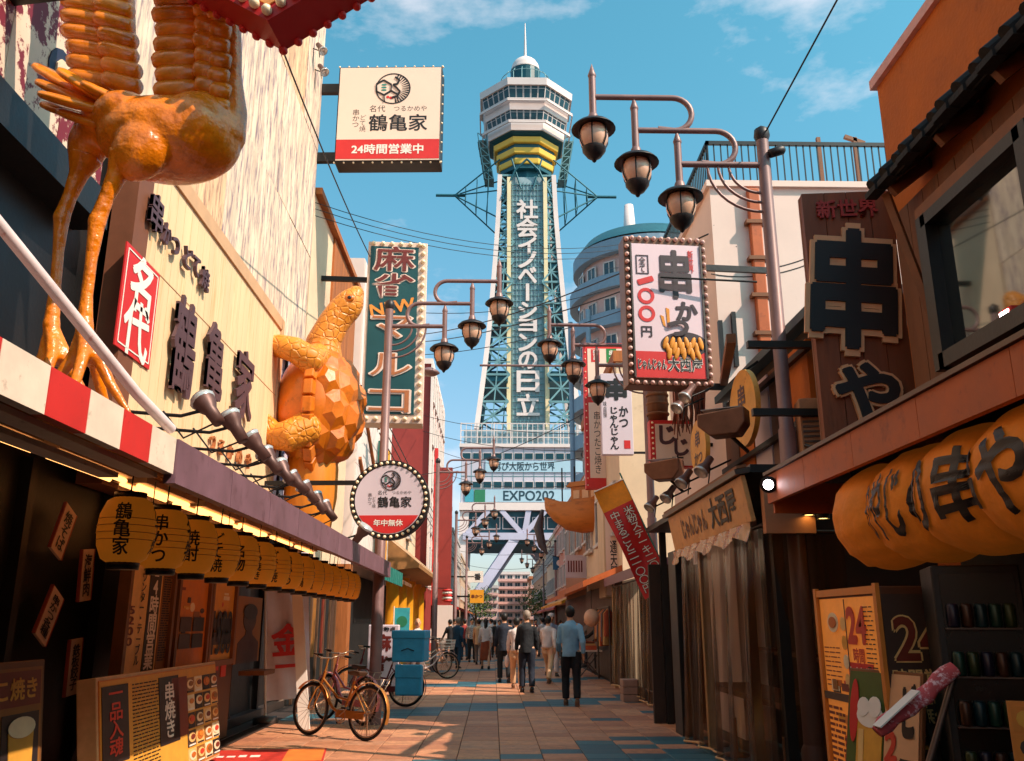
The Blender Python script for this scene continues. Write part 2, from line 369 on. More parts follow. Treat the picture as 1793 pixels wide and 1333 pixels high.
for i in range(-4, 5): grid.box(i*.6-.05, i*.6+.05, -5.2, -5.08, 30.5, 73.5)
grid.build('sign_grid', steel, TW0)
for s in (-1, 1):
    v = MB(); v.box(s*3.05-.32, s*3.05+.32, -5.6, -4.9, 30, 74.2); v.build('cream_mullion', tcream, TW0)
for ch, py in (('社', 367), ('会', 399), ('イ', 430), ('ノ', 455), ('ベ', 482), ('|', 512), ('シ', 544), ('ョ', 570), ('ン', 600), ('の', 631), ('日', 668), ('立', 709)):
    z = oY(921, py, 133.6).z; hh = 3.6 if ch in '社会日立' else 3.0
    if ch == '|': MB().box(-.28, .28, -5.5, -5.3, z-1.5, z+1.5).build('lettering', twhite, TW0)
    else: text(ch, twhite, TW0, 0, z, -5.45, w=3.7 if ch in '社会日立' else 3.1, h=hh if ch != 'ョ' else 2.2, bold=.03, ext=.05)
for s in (-1, 1):
    tr = MB(); tip = Vector((s*12.4, -2, 72.5)); z0 = 72.6
    roots = [Vector((s*4.6, -4.4, 78.2)), Vector((s*4.7, 2, 77.5)), Vector((s*5.0, -4.6, 67.2)), Vector((s*5.0, 2, 67)), Vector((s*4.6, -4.5, 72.3))]
    for r0 in roots: tr.tube([r0, tip], .13, 5)
    tr.tube([tip-Vector((s*2, 0, 0)), tip+Vector((s*3.2, 0, 0))], .26, 6)
    for k in (.25, .5, .75):
        p = [r0.lerp(tip, k) for r0 in roots]
        for a, b in ((0, 1), (1, 3), (3, 2), (2, 4), (4, 0), (0, 3)): tr.tube([p[a], p[b]], .09, 4)
    tr.build('outrigger', steel_d, TW0)
ab = MB()
for s in (-1, 1):
    ab.tube([(s*4.2, -5.2, 70.5), (s*2, -5.6, 75.5), (0, -5.8, 77.5)], .2, 6); ab.tube([(s*1, -5.6, 72), (s*2.6, -5, 78)], .16, 5)
ab.build('sign_bracket', steel_d, TW0)
# base block over the street
bm_ = MB(); bm_.box(-10.2, 9.6, -10, 10, 18.4, 26.9); bm_.build('base_block', mat('base_panel', (196, 190, 204), .55, var=.08, vs=.2), TW0)
MB().box(-10.4, 9.9, -10.3, 10.3, 17.4, 18.5).build('fascia', twhite, TW0)
MB().box(-10.5, 10, -10.4, 10.4, 26.8, 27.3).build('roof_slab', twhite, TW0)
for i in range(13):
    for zc in (25.45, 21.15):
        if i < 2 and zc > 25: pass
        x = -9.4+i*1.55
        f = MB(); f.box(x-.66, x+.66, -10.12, -9.98, zc-.52, zc+.52); f = f.build('window', twhite, TW0)
        MB().box(x-.58, x+.58, -10.16, -10.11, zc-.44, zc+.44).build('pane', tglass, f)
mull = MB()
for i in range(14): mull.box(-10.2+i*1.55-.03, -10.2+i*1.55+.03, -10.06, -9.99, 18.5, 26.8)
mull.box(-10.2, 9.6, -10.05, -9.99, 22.4, 22.5); mull.build('panel_joint', steel, TW0)
for z0, z1, tx, xa, xb in ((23.05, 24.75, '再び大阪から世界', -5.35, 3.75), (18.6, 20.45, 'EXPO202', -3.95, 3.7)):
    pnl = MB().box(-6.6, 9.4, -10.18, -10.07, z0, z1).build('banner', tblue, TW0)
    text(tx, tink, TW0, (xa+xb)/2, (z0+z1)/2, -10.2, w=xb-xa, h=(z1-z0)*.82, bold=.02)
MB().box(-8.2, -6.6, -10.18, -10.07, 18.6, 20.4).build('banner', tgreen, TW0)
MB().box(-9.6, -8.3, -10.18, -10.07, 18.6, 20.4).build('banner', mat('banner_cyan', (70, 160, 180), .6), TW0)
fence = MB()
for i in range(27):
    x = -10.3+i*.77
    fence.box(x-.04, x+.04, -10.3, -10.2, 27.3, 30.4)
for z in (28.3, 29.3, 30.4): fence.box(-10.4, 9.9, -10.32, -10.2, z-.06, z+.06)
for i in range(9): fence.box(-10.4+i*2.5, -10.25+i*2.5, -10.36, -10.2, 27.3, 30.5)
fence.build('roof_fence', twhite, TW0)
MB().box(-9.9, 9.4, -9.6, -9.5, 27.3, 29.6).build('fence_screen', mat('mesh_screen', (150, 178, 186), .6, var=.3, vs=1.2, alpha=.55), TW0)
und = MB(); und.box(-9.8, 9.2, -9, 9.6, 12.6, 17.3); und.build('arch_ceiling', mat('arch_teal', (30, 92, 108), .6, var=.2, vs=.4), TW0)
for zc in (15.6,):
    for i in range(7):
        x = -7.5+i*2.2
        f = MB().box(x-.95, x+.95, -9.3, -8.98, zc-.9, zc+.9).build('window', twhite, TW0); MB().box(x-.82, x+.82, -9.36, -9.29, zc-.76, zc+.76).build('pane', tglass, f)
MB().bar((-9.8, -9.9, 13.6), (9.2, -9.9, 13.6), .8, 1.0).build('cross_beam', mat('beam_lilac', (186, 182, 204), .6, var=.08, vs=.3), TW0)
for a, b in (((-4.2, 17.4), (-1.2, 14)), ((2.4, 17.4), (-.8, 14)), ((3.2, 17.4), (6, 13.8)), ((-6, 17.4), (-9.2, 14)), ((-.2, 17.4), (-.8, 14))):
    MB().bar((a[0], -9.8, a[1]), (b[0], -9.8, b[1]), .8, .7).build('brace', MATS['beam_lilac'], TW0)
for sx, sy in ((-1, -1), (1, -1), (-1, 1), (1, 1)):
    MB().bar((sx*1.6-.6, sy*9.2, 13.4), (sx*11.5, sy*10.5, -.2), 1.9, 1.3).build('arch_leg', MATS['beam_lilac'], TW0)
    MB().bar((sx*9.6, sy*9.2, 17.3), (sx*10.4, sy*9.6, -.2), 1.3, 1.3).build('pier', twhite, TW0)

# ------------------------------------------------------------ generic street building
bglass = mat('house_glass', (40, 62, 72), .2, var=.3, vs=1.0, spec=.7)
bframe = mat('house_frame', (206, 196, 190), .5, var=.1)
WIN = {}
def win_mesh(w, h):
    if (w, h) not in WIN:
        f = MB()
        for a in (-1, 1): f.box(a*w/2-.04, a*w/2+.04, -.06, .04, -h/2, h/2); f.box(-w/2-.04, w/2+.04, -.06, .04, a*h/2-.04, a*h/2+.04)
        f.box(-.025, .025, -.05, .03, -h/2, h/2)
        p = MB().box(-w/2, w/2, -.02, .02, -h/2, h/2); s = MB().box(-w/2-.1, w/2+.1, -.14, 0, -h/2-.12, -h/2-.04)
        WIN[(w, h)] = (f.mesh('window'), p.mesh('pane'), s.mesh('sill'))
    return WIN[(w, h)]
def window(par, p, rz, w, h, fm=None, gm=None):
    a, b, c = win_mesh(w, h)
    o = obj('window', a, fm or bframe, par, p, rot=(0, 0, rz)); obj('pane', b, gm or bglass, o); obj('sill', c, fm or bframe, o); return o
def house(name, label, side, x, y0, y1, h, dep, wm, nf=2, nw=3, z0=3.2, ww=1.2, wh=1.2, parapet=.4, front=2, roofm=None, shop=None, fz=3.0):
    xs = (x-dep, x) if side < 0 else (x, x+dep)
    o = thing(name, label, 'building', (x, (y0+y1)/2, 0)); yc = (y0+y1)/2
    MB().box(xs[0]-x, xs[1]-x, y0-yc, y1-yc, 0, h).build('wall', wm, o)
    rz = PI/2 if side < 0 else -PI/2; e = .03 if side < 0 else -.03
    MB().box(xs[0]-x-.08, xs[1]-x+.08, y0-yc-.08, y1-yc+.08, h, h+parapet).build('parapet', roofm or wm, o)
    for k in range(nf):
        z = z0+(k+.5)*(h-z0)/nf
        for i in range(nw): window(o, (e, (i+.5)*(y1-y0)/nw-(y1-y0)/2, z), rz, min(ww, (y1-y0)/nw*.8), min(wh, (h-z0)/nf*.7))
        for i in range(front):
            if z > fz: window(o, (-side*(-1)*(i+.6)*dep/(front+.2), y0-yc-.03, z), 0, min(ww, dep/front*.7), min(wh, (h-z0)/nf*.7))
    if shop:
        s = -side
        MB().box(min(0, s*.05), max(0, s*.05), y0-yc+.15, y1-yc-.15, 0, 2.5).build('shopfront', mat('shop_dark', (40, 32, 30), .5), o)
        MB().prism([(0, 2.9), (s*1.0, 2.5), (s*1.0, 2.35), (0, 2.75)], y0-yc+.1, y1-yc-.1).build('awning', shop, o)
    return o
ORD = ['first', 'second', 'third', 'fourth', 'fifth', 'sixth', 'seventh', 'eighth', 'ninth', 'tenth', 'eleventh', 'twelfth', 'thirteenth', 'fourteenth', 'fifteenth']
# ------------------------------------------------------------ restaurant on the sunny side: stone cladding over a black shopfront
XW = -3.9
m_black = mat('black_lacquer', (22, 20, 20), .45, var=.3, vs=3, bump=.1)
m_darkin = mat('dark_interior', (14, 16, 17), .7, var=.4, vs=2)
m_stone = mat('stone_bark', (236, 204, 178), .85, var=.28, vs=5, bump=1.0, bs=12, st=(1, 1, .16), c2=(126, 104, 118), c2pos=(.48, .64))
m_stone2 = mat('stone_bark_warm', (232, 188, 148), .85, var=.28, vs=6, bump=1.0, bs=12, st=(1, 1, .16), c2=(140, 96, 88), c2pos=(.48, .66))
m_mural = mat('mural', (206, 190, 200), .7, var=.2, vs=1.4, c2=(82, 64, 110), c2pos=(.49, .53))
m_pat = mat('pattern_print', (232, 206, 180), .6, var=.1, vs=1.0, c2=(120, 24, 40), c2pos=(.5, .53))
RB = thing('restaurant_building', 'restaurant building with mottled stone cladding, black shopfront and long canopy', 'building', (XW, 9, 0))
MB().box(-8, -.10, -8, 8.2, 0, 16.5).build('wall', m_black, RB)
sb = MB().mesh; rs = random.Random(5)
z = 6.42; k = 0
while z < 16.4:
    hh = min(2.5, 16.5-z); y = -1.4
    while y < 8.1:
        ww = min(rs.choice([1.55, 1.75, 1.95]), 8.2-y); t = rs.uniform(0, .012)
        MB().box(-.10, t, y+.008, y+ww-.008, z+.008, z+hh-.008).build('stone_panel', rs.choice([m_stone, m_stone, m_stone2]), RB)
        y += ww
    z += hh
for z0, z1 in ((2.9, 4.6), (4.6, 6.4)): MB().box(-.10, -.01, 5.35, 8.2, z0+.01, z1-.01).build('mural_panel', m_mural, RB)
for y0 in (6.8,): MB().box(-.02, .03, y0-.04, y0+.04, 2.9, 6.4).build('mural_trim', m_black, RB)
pz = oX(100, 262, -3.78).z
for i in range(3): MB().box(-.10, .10, -3.9+i*.86, -3.05+i*.86, pz, 10.5).build('printed_panel', m_pat, RB)
MB().box(-.10, .22, -4.5, -1.32, pz-.35, pz-.01).build('soffit_beam', m_black, RB)
pr = [mat('print_navy', (36, 44, 72), .6), mat('print_cream', (238, 214, 180), .6), mat('print_red', (170, 34, 44), .6)]
for i in range(26):
    yy = rs.uniform(-3.7, -1.5); zz = pz+rs.uniform(.2, 3.4); r = rs.uniform(.08, .24)
    o = disc(RB, 0, 0, r, 0, pr[i % 3], 'printed_flower', d=.003+i*.0006, n=rs.choice([7, 9, 14])); o.location = (.102, yy, zz); o.rotation_euler = (0, 0, PI/2)
    o = disc(RB, 0, 0, r*.6, 0, pr[(i+1) % 3], 'printed_flower', d=.021+i*.0006, n=9); o.location = (.102, yy, zz); o.rotation_euler = (0, 0, PI/2)
# canopy: roof, fascia pieces, joists
m_croof = mat('canopy_roof', (120, 96, 88), .6, .1, var=.2)
m_fred = mat('fascia_red', (212, 44, 40), .5, var=.1, vs=4, c2=(150, 40, 34), c2pos=(.62, .8))
m_fwhite = mat('fascia_white', (238, 216, 196), .55, var=.1, vs=5, c2=(150, 110, 84), c2pos=(.6, .78))
m_fpur = mat('fascia_plum', (128, 92, 104), .5, .1, var=.18, vs=3, c2=(92, 58, 66), c2pos=(.55, .75))
xf = -1.65-XW
for i in range(10):
    y = 4.5-9-.335*(i+1); MB().box(xf-.05, xf, y+.002, y+.333, 2.235, 2.42).build('fascia_panel', m_fwhite if i % 2 == 0 else m_fred, RB)
y = 4.5
for i in range(10):
    w_ = .98; MB().box(xf-.05, xf+.012, y-9+.004, y-9+w_-.004, 2.19, 2.42).build('fascia_panel', m_fpur, RB); y += w_
MB().prism([(0, 0)], 0, 1) if False else None
rf = MB(); rf.add([(-.05, -7.9, 3.10), (xf-.05, -7.9, 2.43), (xf-.05, 5.3, 2.43), (-.05, 5.3, 3.10), (-.05, -7.9, 3.06), (xf-.05, -7.9, 2.39), (xf-.05, 5.3, 2.39), (-.05, 5.3, 3.06)],
                 [(0, 1, 2, 3), (7, 6, 5, 4), (0, 3, 7, 4), (1, 5, 6, 2), (0, 4, 5, 1), (3, 2, 6, 7)]); rf.build('canopy_roof', m_croof, RB)
m_joist = mat('joist_wood', (196, 132, 70), .6, var=.2, vs=4)
for i in range(22):
    y = -7.6+i*.6; MB().bar((0, y, 3.0), (xf-.08, y, 2.33), .07, .10).build('joist', m_joist, RB)
for xx in (.10, .30): MB().box(xf-xx-.10, xf-xx, -7.6, -4.45, 2.225, 2.25).build('soffit_board', m_fwhite, RB)
m_tube = mat('tube_glow', (255, 190, 110), .5, var=0, emit=2.4, ecol=(255, 176, 100))
m_fix = mat('tube_fixture', (226, 196, 160), .5)
for k in range(7):
    for xx, zz in ((.55, 2.72), (1.25, 2.50)):
        y = -4.6+k*1.35
        lf = thing('tube_light', 'glowing tube light under the plum canopy, %s in the %s row' % (ORD[k], 'wall side' if xx < 1 else 'street side'), 'light', (XW+xx, 9+y, zz), 0, 'tube lights under the canopy')
        MB().box(-.07, .07, -.58, .58, 0, .05).build('fixture', m_fix, lf); MB().tube([(0, -.55, -.02), (0, .55, -.02)], .019, 8).build('tube', m_tube, lf)
# dark shopfront frames
m_metal = mat('dull_metal', (96, 84, 78), .4, .7, var=.2)
for y in (-4.9, -3.2, -1.55, .1, 1.7, 3.3, 4.9, 6.5, 8.0):
    MB().box(-.10, .0, y-.05, y+.05, 0, 2.85).build('shopfront_post', m_black, RB)
MB().box(-.10, .06, -6, 8.2, 0, .12).build('plinth', m_metal, RB)

# board sign
m_bd = mat('board_cream', (240, 200, 156), .6, var=.1, vs=3, st=(1, 1, .08), c2=(214, 150, 92), c2pos=(.54, .74))
m_bfr = mat('board_frame', (206, 160, 120), .6, var=.1, vs=3)
m_ret = mat('board_return', (120, 70, 46), .6, var=.12)
m_lett = mat('letter_plum', (84, 56, 62), .5, var=.1); m_lett2 = mat('letter_rust', (176, 104, 60), .5)
m_red = mat('sign_red', (206, 38, 38), .5, var=.06); m_white = mat('paper_white', (240, 230, 220), .6, var=.05); m_ink = mat('ink', (20, 18, 22), .5, var=0)
XB = -3.66; ya, yb, za, zb = 8.55, 14.25, 2.75, 6.32
BS = thing('signboard', 'huge cream ribbed signboard with plum brush letters above the canopy', 'sign', (XB, (ya+yb)/2, (za+zb)/2), PI/2)
bw, bh = yb-ya, zb-za
for i in range(24):
    x = -bw/2+bw*i/24; MB().prism([(x+.004, -bh/2), (x+bw/24-.004, -bh/2), (x+bw/24-.004, bh/2), (x+.004, bh/2)], 0, .02+.004*(i % 2)).build('panel', m_bd, BS)
MB().box(-bw/2, bw/2, .026, .24, -bh/2, bh/2).build('backing', m_ret, BS)
MB().box(-bw/2-.02, bw/2+.02, -.03, .24, bh/2, bh/2+.2).build('frame_rail', m_bfr, BS); MB().box(bw/2, bw/2+.16, -.03, .24, -bh/2, bh/2+.2).build('frame_rail', m_bfr, BS)
MB().box(-bw/2-.36, -bw/2, -.005, .24, -bh/2, bh/2+.2).build('side_return', m_ret, BS)
MB().box(-bw/2, bw/2, -.006, .0, .62, .63).build('seam', m_bfr, BS)
def bt(ch, px, py, hpx, asp, m, bold=.03, off=.06, ext=.02, par=BS, X=XB, rot=0, name='lettering'):
    p = oX(px, py, X); h = oX(px, py-hpx/2, X).z-oX(px, py+hpx/2, X).z
    l = par.matrix_basis.inverted() @ p
    return text(ch, m, par, l.x, l.z, -off, w=h*asp, h=h, bold=bold, ext=ext, rot=rot, name=name)
for a in (('串', 265, 374, 72, .8), ('か', 283, 411, 42, .95), ('つ', 298, 431, 34, 1.1), ('ど', 321, 452, 42, .9), ('て', 335, 466, 36, 1), ('焼', 351, 489, 42, 1)): bt(*a, m_lett, .02, .05)
for a in (('鶴', 311, 607, 182, .62), ('亀', 366, 632, 138, .72), ('家', 419, 674, 128, .85)): bt(*a, m_lett, .02, .07)
for i, c in enumerate('つるかめや'): bt(c, 366+i*16, 776+i*8, 28, .85, m_lett2, .015, .04)
p0, p1 = oX(221, 440, XB), oX(279, 440, XB)
lr = BS.matrix_basis.inverted() @ Vector((XB, (p0.y+p1.y)/2, oX(250, 548, XB).z)); rh = oX(250, 452, XB).z-oX(250, 640, XB).z
rw = .88
rect(BS, lr.x, lr.z, rw, rh, -.005, m_red, 'red_panel', d=.015); 
for s in (-1, 1): rect(BS, lr.x+s*(rw/2-.05), lr.z, .014, rh-.1, -.022, m_white, 'panel_line'); rect(BS, lr.x, lr.z+s*(rh/2-.05), rw-.1, .014, -.022, m_white, 'panel_line')
text('名', m_white, BS, lr.x, lr.z+rh*.22, -.024, h=.62, bold=.03); text('代', m_white, BS, lr.x, lr.z-rh*.22, -.024, h=.62, bold=.02)

# spotlights on arms over the canopy
m_spot = mat('spot_brown', (96, 64, 58), .45, .3, var=.2); m_lens = mat('spot_lens', (190, 190, 190), .15, .3, var=.1, spec=.9); m_rod = mat('black_rod', (26, 22, 22), .5, .4)
def spotlight(name, label, p, arm_to, aim, group, s=1.0):
    t = thing(name, label, 'spotlight', p, 0, group); aim = Vector(aim).normalized(); M = aim.to_track_quat('Z', 'Y').to_matrix()
    b = MB(); b.lathe([(0, -.15*s), (.045*s, -.15*s), (.05*s, -.02*s), (.075*s, .03*s), (.085*s, .08*s)], 14, M=M); b.build('housing', m_spot, t)
    b = MB(); b.lathe([(.085*s, .078*s), (.095*s, .10*s), (.085*s, .12*s), (.075*s, .095*s), (.0, .088*s)], 14, M=M); b.build('lens', m_lens, t)
    if arm_to is not None:
        a = Vector(arm_to)-Vector(p); MB().tube([a, a*.12+Vector((0, 0, -.06)), Vector((0, 0, 0))], .013, 6).build('arm', m_rod, t)
        cb = MB(); cb.tube([a*.2+Vector((0, 0, -.03)), a*.1+Vector((0, 0, -.22)), -aim*.14*s], .008, 5); cb.build('cable', m_rod, t)
    return t
for i, (px, py) in enumerate(((366, 716), (411, 746), (449, 780), (473, 806), (497, 826), (520, 845), (540, 862), (558, 880), (574, 894))):
    p = oX(px, py, -2.05); spotlight('spotlight', 'brown spotlight on a rod over the plum canopy edge, %s from the striped fascia' % ORD[i], p, (-3.62, p.y-.15, p.z+.02), (-.65+.1*math.sin(i*2.1), .1+.2*math.cos(i*1.7), .75+.1*math.sin(i)), 'spotlights along the canopy', 1.0)
p = oX(632, 935, -1.9); spotlight('spotlight', 'brown spotlight in front of the round white sign', p, (-3.7, p.y, p.z-.05), (.6, -.2, .8), None, 1.2)
ST = MB().tube([oX(-40, 345, -2.1), oX(240, 690, -1.75), oX(300, 752, -1.68)], .027, 10).build('stay_pipe', mat('pipe_white', (226, 206, 206), .4, var=.12, vs=6, c2=(190, 90, 70), c2pos=(.6, .75)))
tag(ST, 'slanting white stay pipe running down to the striped canopy edge', 'pipe')

# paper lanterns under the canopy
m_lan = mat('lantern_paper', (226, 142, 44), .7, var=.1, vs=3, emit=.10, ecol=(230, 130, 30)); m_cap = mat('lantern_cap', (22, 18, 16), .4)
words = ['鶴亀家', '串かつ', '焼酎', 'どて焼', '名物', 'くわ焼き', 'どて焼', '串かつ', 'もつ鍋', '大阪料理', 'ハイボール', '串かつ', '鶴亀家', 'もつ鍋', 'どて焼']
lan_me = MB().lathe([(.085, -.19), (.125, -.165), (.155, -.09), (.163, 0), (.155, .09), (.125, .165), (.085, .19)], 20).mesh('paper_body')
cap_me = MB().lathe([(0, -.025), (.088, -.025), (.092, .02), (0, .025)], 18).mesh('rim')
rib_me = MB(); [rib_me.tube([(math.sqrt(max(0, 1-(z/.21)**2))*.166*math.cos(2*PI*i/20), math.sqrt(max(0, 1-(z/.21)**2))*.166*math.sin(2*PI*i/20), z) for i in range(21)], .0022, 4, caps=False) for z in [-.14+.04*k for k in range(8)]]; rib_me = rib_me.mesh('ribs')
def wrap_text(s, m, parent, r, h, a0, tall, bold=.02, axis='Z'):
    # letters bent round the paper so they lie on it
    me, tw, th = text_mesh('\n'.join(s), bold, 0, 1, .95); me = me.copy(); k = tall/th
    bm = bmesh.new(); bm.from_mesh(me); bmesh.ops.subdivide_edges(bm, edges=[e for e in bm.edges if e.calc_length() > .12], cuts=1)
    for v in bm.verts:
        x = v.co.x*k*.95; z = v.co.z*k; rr = r*math.sqrt(max(.05, 1-(z/(h*1.28))**2))+.005; a = a0+x/r
        v.co = (rr*math.sin(a), -rr*math.cos(a), z)
    bm.to_mesh(me); bm.free(); return obj('lettering', me, m, parent)
for i, wd in enumerate(words):
    y = 5.22+i*.595
    labs = 'amber paper lantern hanging under the canopy, %s from the striped fascia' % ORD[i]
    t = thing('paper_lantern', labs, 'lantern', (-2.15, y, 2.02), 0, 'paper lanterns under the canopy')
    obj('paper_body', lan_me, m_lan, t); obj('ribs', rib_me, m_joist, t); obj('rim', cap_me, m_cap, t, (0, 0, .2)); obj('rim', cap_me, m_cap, t, (0, 0, -.2))
    MB().tube([(0, 0, .22), (.004, 0, .38)], .005, 5).build('cord', m_cap, t)
    wrap_text(wd, m_ink, t, .163, .19, .22, .30 if len(wd) > 2 else .22); wrap_text(words[(i+3) % len(words)], m_ink, t, .163, .19, 1.75, .28)
for i, wd in enumerate(words):
    if i % 3 == 1:
        t = thing('bulb_socket', 'small black socket hanging between the amber lanterns', 'socket', (-2.35, 5.5+i*.595, 2.14), 0, 'sockets under the canopy')
        MB().lathe([(0, -.05), (.025, -.05), (.028, .04), (.012, .06), (0, .06)], 10).build('socket', m_cap, t); MB().tube([(0, 0, .05), (0, 0, .3)], .004, 4).build('wire', m_cap, t)

# plaques, posters, boards on the black shopfront
m_plaq = mat('plaque_wood', (206, 168, 140), .6, var=.12, vs=6, st=(1, 1, .3)); m_pedge = mat('plaque_edge', (150, 60, 40), .6)
for px, py, hpx, ang, s, lab in ((110, 930, 92, .42, '焼そば', 'tilted pale menu plaque high on the black wall'), (150, 1007, 92, -.10, '海鮮肉', 'upright pale menu plaque with 海鮮肉 on the black wall'), (85, 1078, 96, .50, '串かつ各種', 'tilted pale menu plaque beside the dark glass door'), (128, 1168, 98, -.06, '鉄板餃子', 'upright pale menu plaque reading 鉄板餃子')):
    p = oX(px, py, -3.84); h = oX(px, py-hpx/2, -3.84).z-oX(px, py+hpx/2, -3.84).z
    t = thing('menu_plaque', lab, 'plaque', p, PI/2); t.rotation_euler = (0, 0, PI/2)
    q = obj('plate', MB().box(-.12, .12, -.012, .012, -h/2, h/2).mesh('plate'), m_plaq, t, rot=(0, ang, 0)); 
    for s_ in (-1, 1): MB().box(s_*.122-.008, s_*.122+.008, -.014, .014, -h/2, h/2).build('edge', m_pedge, q)
    text(s, m_ink, q, 0, 0, -.015, h=h*.82, w=.15, vert=True, bold=.02)
PC = [mat('poster_%d' % i, c, .5, var=.1, vs=8) for i, c in enumerate([(214, 130, 48), (196, 104, 36), (236, 190, 120), (120, 44, 28), (40, 32, 34), (206, 60, 40), (238, 216, 180), (150, 96, 40), (70, 50, 40), (222, 160, 60)])]
def prints(par, w, h, rg, n, y=-.012, cols=PC, smin=.06, smax=.3):
    ms = {}
    for i in range(n):
        ww, hh = rg.uniform(smin, smax)*w, rg.uniform(smin, smax)*h*.7; x = rg.uniform(-w/2+ww/2, w/2-ww/2); z = rg.uniform(-h/2+hh/2, h/2-hh/2); m = rg.choice(cols)
        d = .001+.0006*i
        b = ms.setdefault(m.name, MB())
        if rg.random() < .35:
            b.prism([(x+ww/2*math.cos(a), z+min(ww, hh)/2*math.sin(a)) for a in [2*PI*k/14 for k in range(14)]], y-d, y)
        else: b.box(x-ww/2, x+ww/2, y-d, y, z-hh/2, z+hh/2)
    for k, b in ms.items(): b.build('printed_block', MATS[k], par)
def lines(par, x, z, w, n, gap, m, y=-.03, lh=.012, rg=random):
    b = MB()
    for i in range(n):
        xx = x-w/2
        while xx < x+w/2-.03:
            l = min(rg.uniform(.03, .12), x+w/2-xx); b.box(xx, xx+l, y-.001, y, z-i*gap-lh/2, z-i*gap+lh/2); xx += l+.02
    return b.build('printed_text', m, par)
def on_wall(px0, py0, px1, py1, X):            # a board on a plane parallel to the street: centre, width along it, height
    a = oX(px0, (py0+py1)/2, X); b = oX(px1, (py0+py1)/2, X); pm = (px0+px1)/2
    return Vector((X, (a.y+b.y)/2, oX(pm, (py0+py1)/2, X).z)), abs(b.y-a.y), oX(pm, py0, X).z-oX(pm, py1, X).z
m_fr = mat('case_frame', (120, 78, 44), .5, var=.15); m_frd = mat('case_frame_dark', (30, 26, 24), .5)
rg = random.Random(11)
for (px0, py0, px1, py1, base, lab, tx) in ((216, 962, 296, 1185, 2, 'framed amber poster reading 24時間営業 in the display case', '24時間営業'), (306, 965, 362, 1172, 0, 'framed poster with small dark photographs in the display case', ''), (366, 985, 408, 1160, 9, 'framed amber poster with prices 1000 and 1500', '')):
    c, w_, h_ = on_wall(px0, py0, px1, py1, -3.45)
    t = thing('display_poster', lab, 'poster', c, PI/2)
    MB().box(-w_/2, w_/2, -.01, .05, -h_/2, h_/2).build('sheet', PC[base], t)
    for s in (-1, 1): MB().box(s*w_/2-.035, s*w_/2+.035, -.05, .06, -h_/2-.03, h_/2+.03).build('frame_rail', m_fr, t); MB().box(-w_/2+.036, w_/2-.036, -.05, .06, s*h_/2-.035, s*h_/2+.035).build('frame_rail', m_fr, t)
    if tx:
        rect(t, w_*.08, 0, w_*.26, h_*.94, -.012, PC[4], 'dark_strip'); text(tx, m_white, t, w_*.08, -.02, -.018, h=h_*.86, w=w_*.2, vert=True, bold=.03)
        text('カウンター・テーブル', m_ink, t, -w_*.18, 0, -.018, h=h_*.8, w=w_*.1, vert=True, bold=.01); rect(t, w_*.36, 0, w_*.22, h_*.9, -.012, PC[7], 'side_strip'); lines(t, w_*.36, h_*.4, w_*.18, 40, h_*.02, m_ink, -.02, .014, rg)
        text('5200', PC[3], t, -w_*.37, -h_*.1, -.018, h=h_*.3, w=w_*.13, vert=True, bold=.02)
    else:
        prints(t, w_*.9, h_*.4, rg, 9)
        for k in range(4): rect(t, (-.2 if k % 2 else .2)*w_, -.12*h_-(k//2)*.14*h_, .34*w_, .12*h_, -.022, PC[4+(k % 2)*4], 'photo')
        if base == 9: text('1000', m_ink, t, 0, -h_*.12, -.03, w=w_*.8, bold=.03); text('1500', m_ink, t, 0, -h_*.28, -.03, w=w_*.8, bold=.03)
c, w_, h_ = on_wall(412, 1045, 455, 1160, -3.55)
t = thing('portrait_poster', 'rounded dark poster with a plain head and shoulders silhouette beside the amber posters', 'poster', c, PI/2)
MB().box(-w_/2, w_/2, -.01, .02, -h_/2, h_/2).build('sheet', PC[7], t)
poly(t, [(-.42*w_, -h_/2), (-.42*w_, -.2*h_), (-.15*w_, -.08*h_), (-.12*w_, 0), (.12*w_, 0), (.15*w_, -.08*h_), (.42*w_, -.2*h_), (.42*w_, -h_/2)], -.012, PC[8], 'silhouette'); disc(t, 0, .16*h_, .26*w_, -.014, PC[8], 'silhouette', rz=.2*h_); disc(t, 0, .27*h_, .28*w_, -.020, PC[4], 'silhouette', rz=.12*h_)
MB().box(-.3, .32, -.35, .01, -h_/2-.16, -h_/2-.1).build('shelf', m_fr, t)
c, w_, h_ = on_wall(188, 1190, 388, 1380, -3.05); c.z = .62; h_ = 1.02
t = thing('menu_board', 'standing amber menu board with food pictures and 串焼き in front of the shopfront', 'menu board', (c.x, c.y, .06), PI/2)
t.rotation_euler = (R(-8), 0, PI/2)
MB().box(-w_/2, w_/2, 0, .16, 0, h_).build('case', mat('case_cream', (214, 178, 132), .5), t, bevel=.01)
MB().box(-w_/2+.03, w_/2-.03, -.008, -.001, .03, h_-.03).build('sheet', PC[0], t)
e = thing  # noqa
hold = obj('print_area', MB().box(-w_/2+.04, w_/2-.04, -.010, -.0085, .04, h_-.04).mesh('print_area'), PC[9], t)
for i, (x0, m) in enumerate(((-.41, PC[4]), (-.01, PC[4]))):
    rect(t, x0*w_+.05, h_*.62, w_*.17, h_*.6, -.012, m, 'dark_strip'); text('一品入魂' if i == 0 else '串焼き', m_white if i else PC[5], t, x0*w_+.05, h_*.62, -.018, h=h_*.5, w=w_*.09, vert=True, bold=.02)
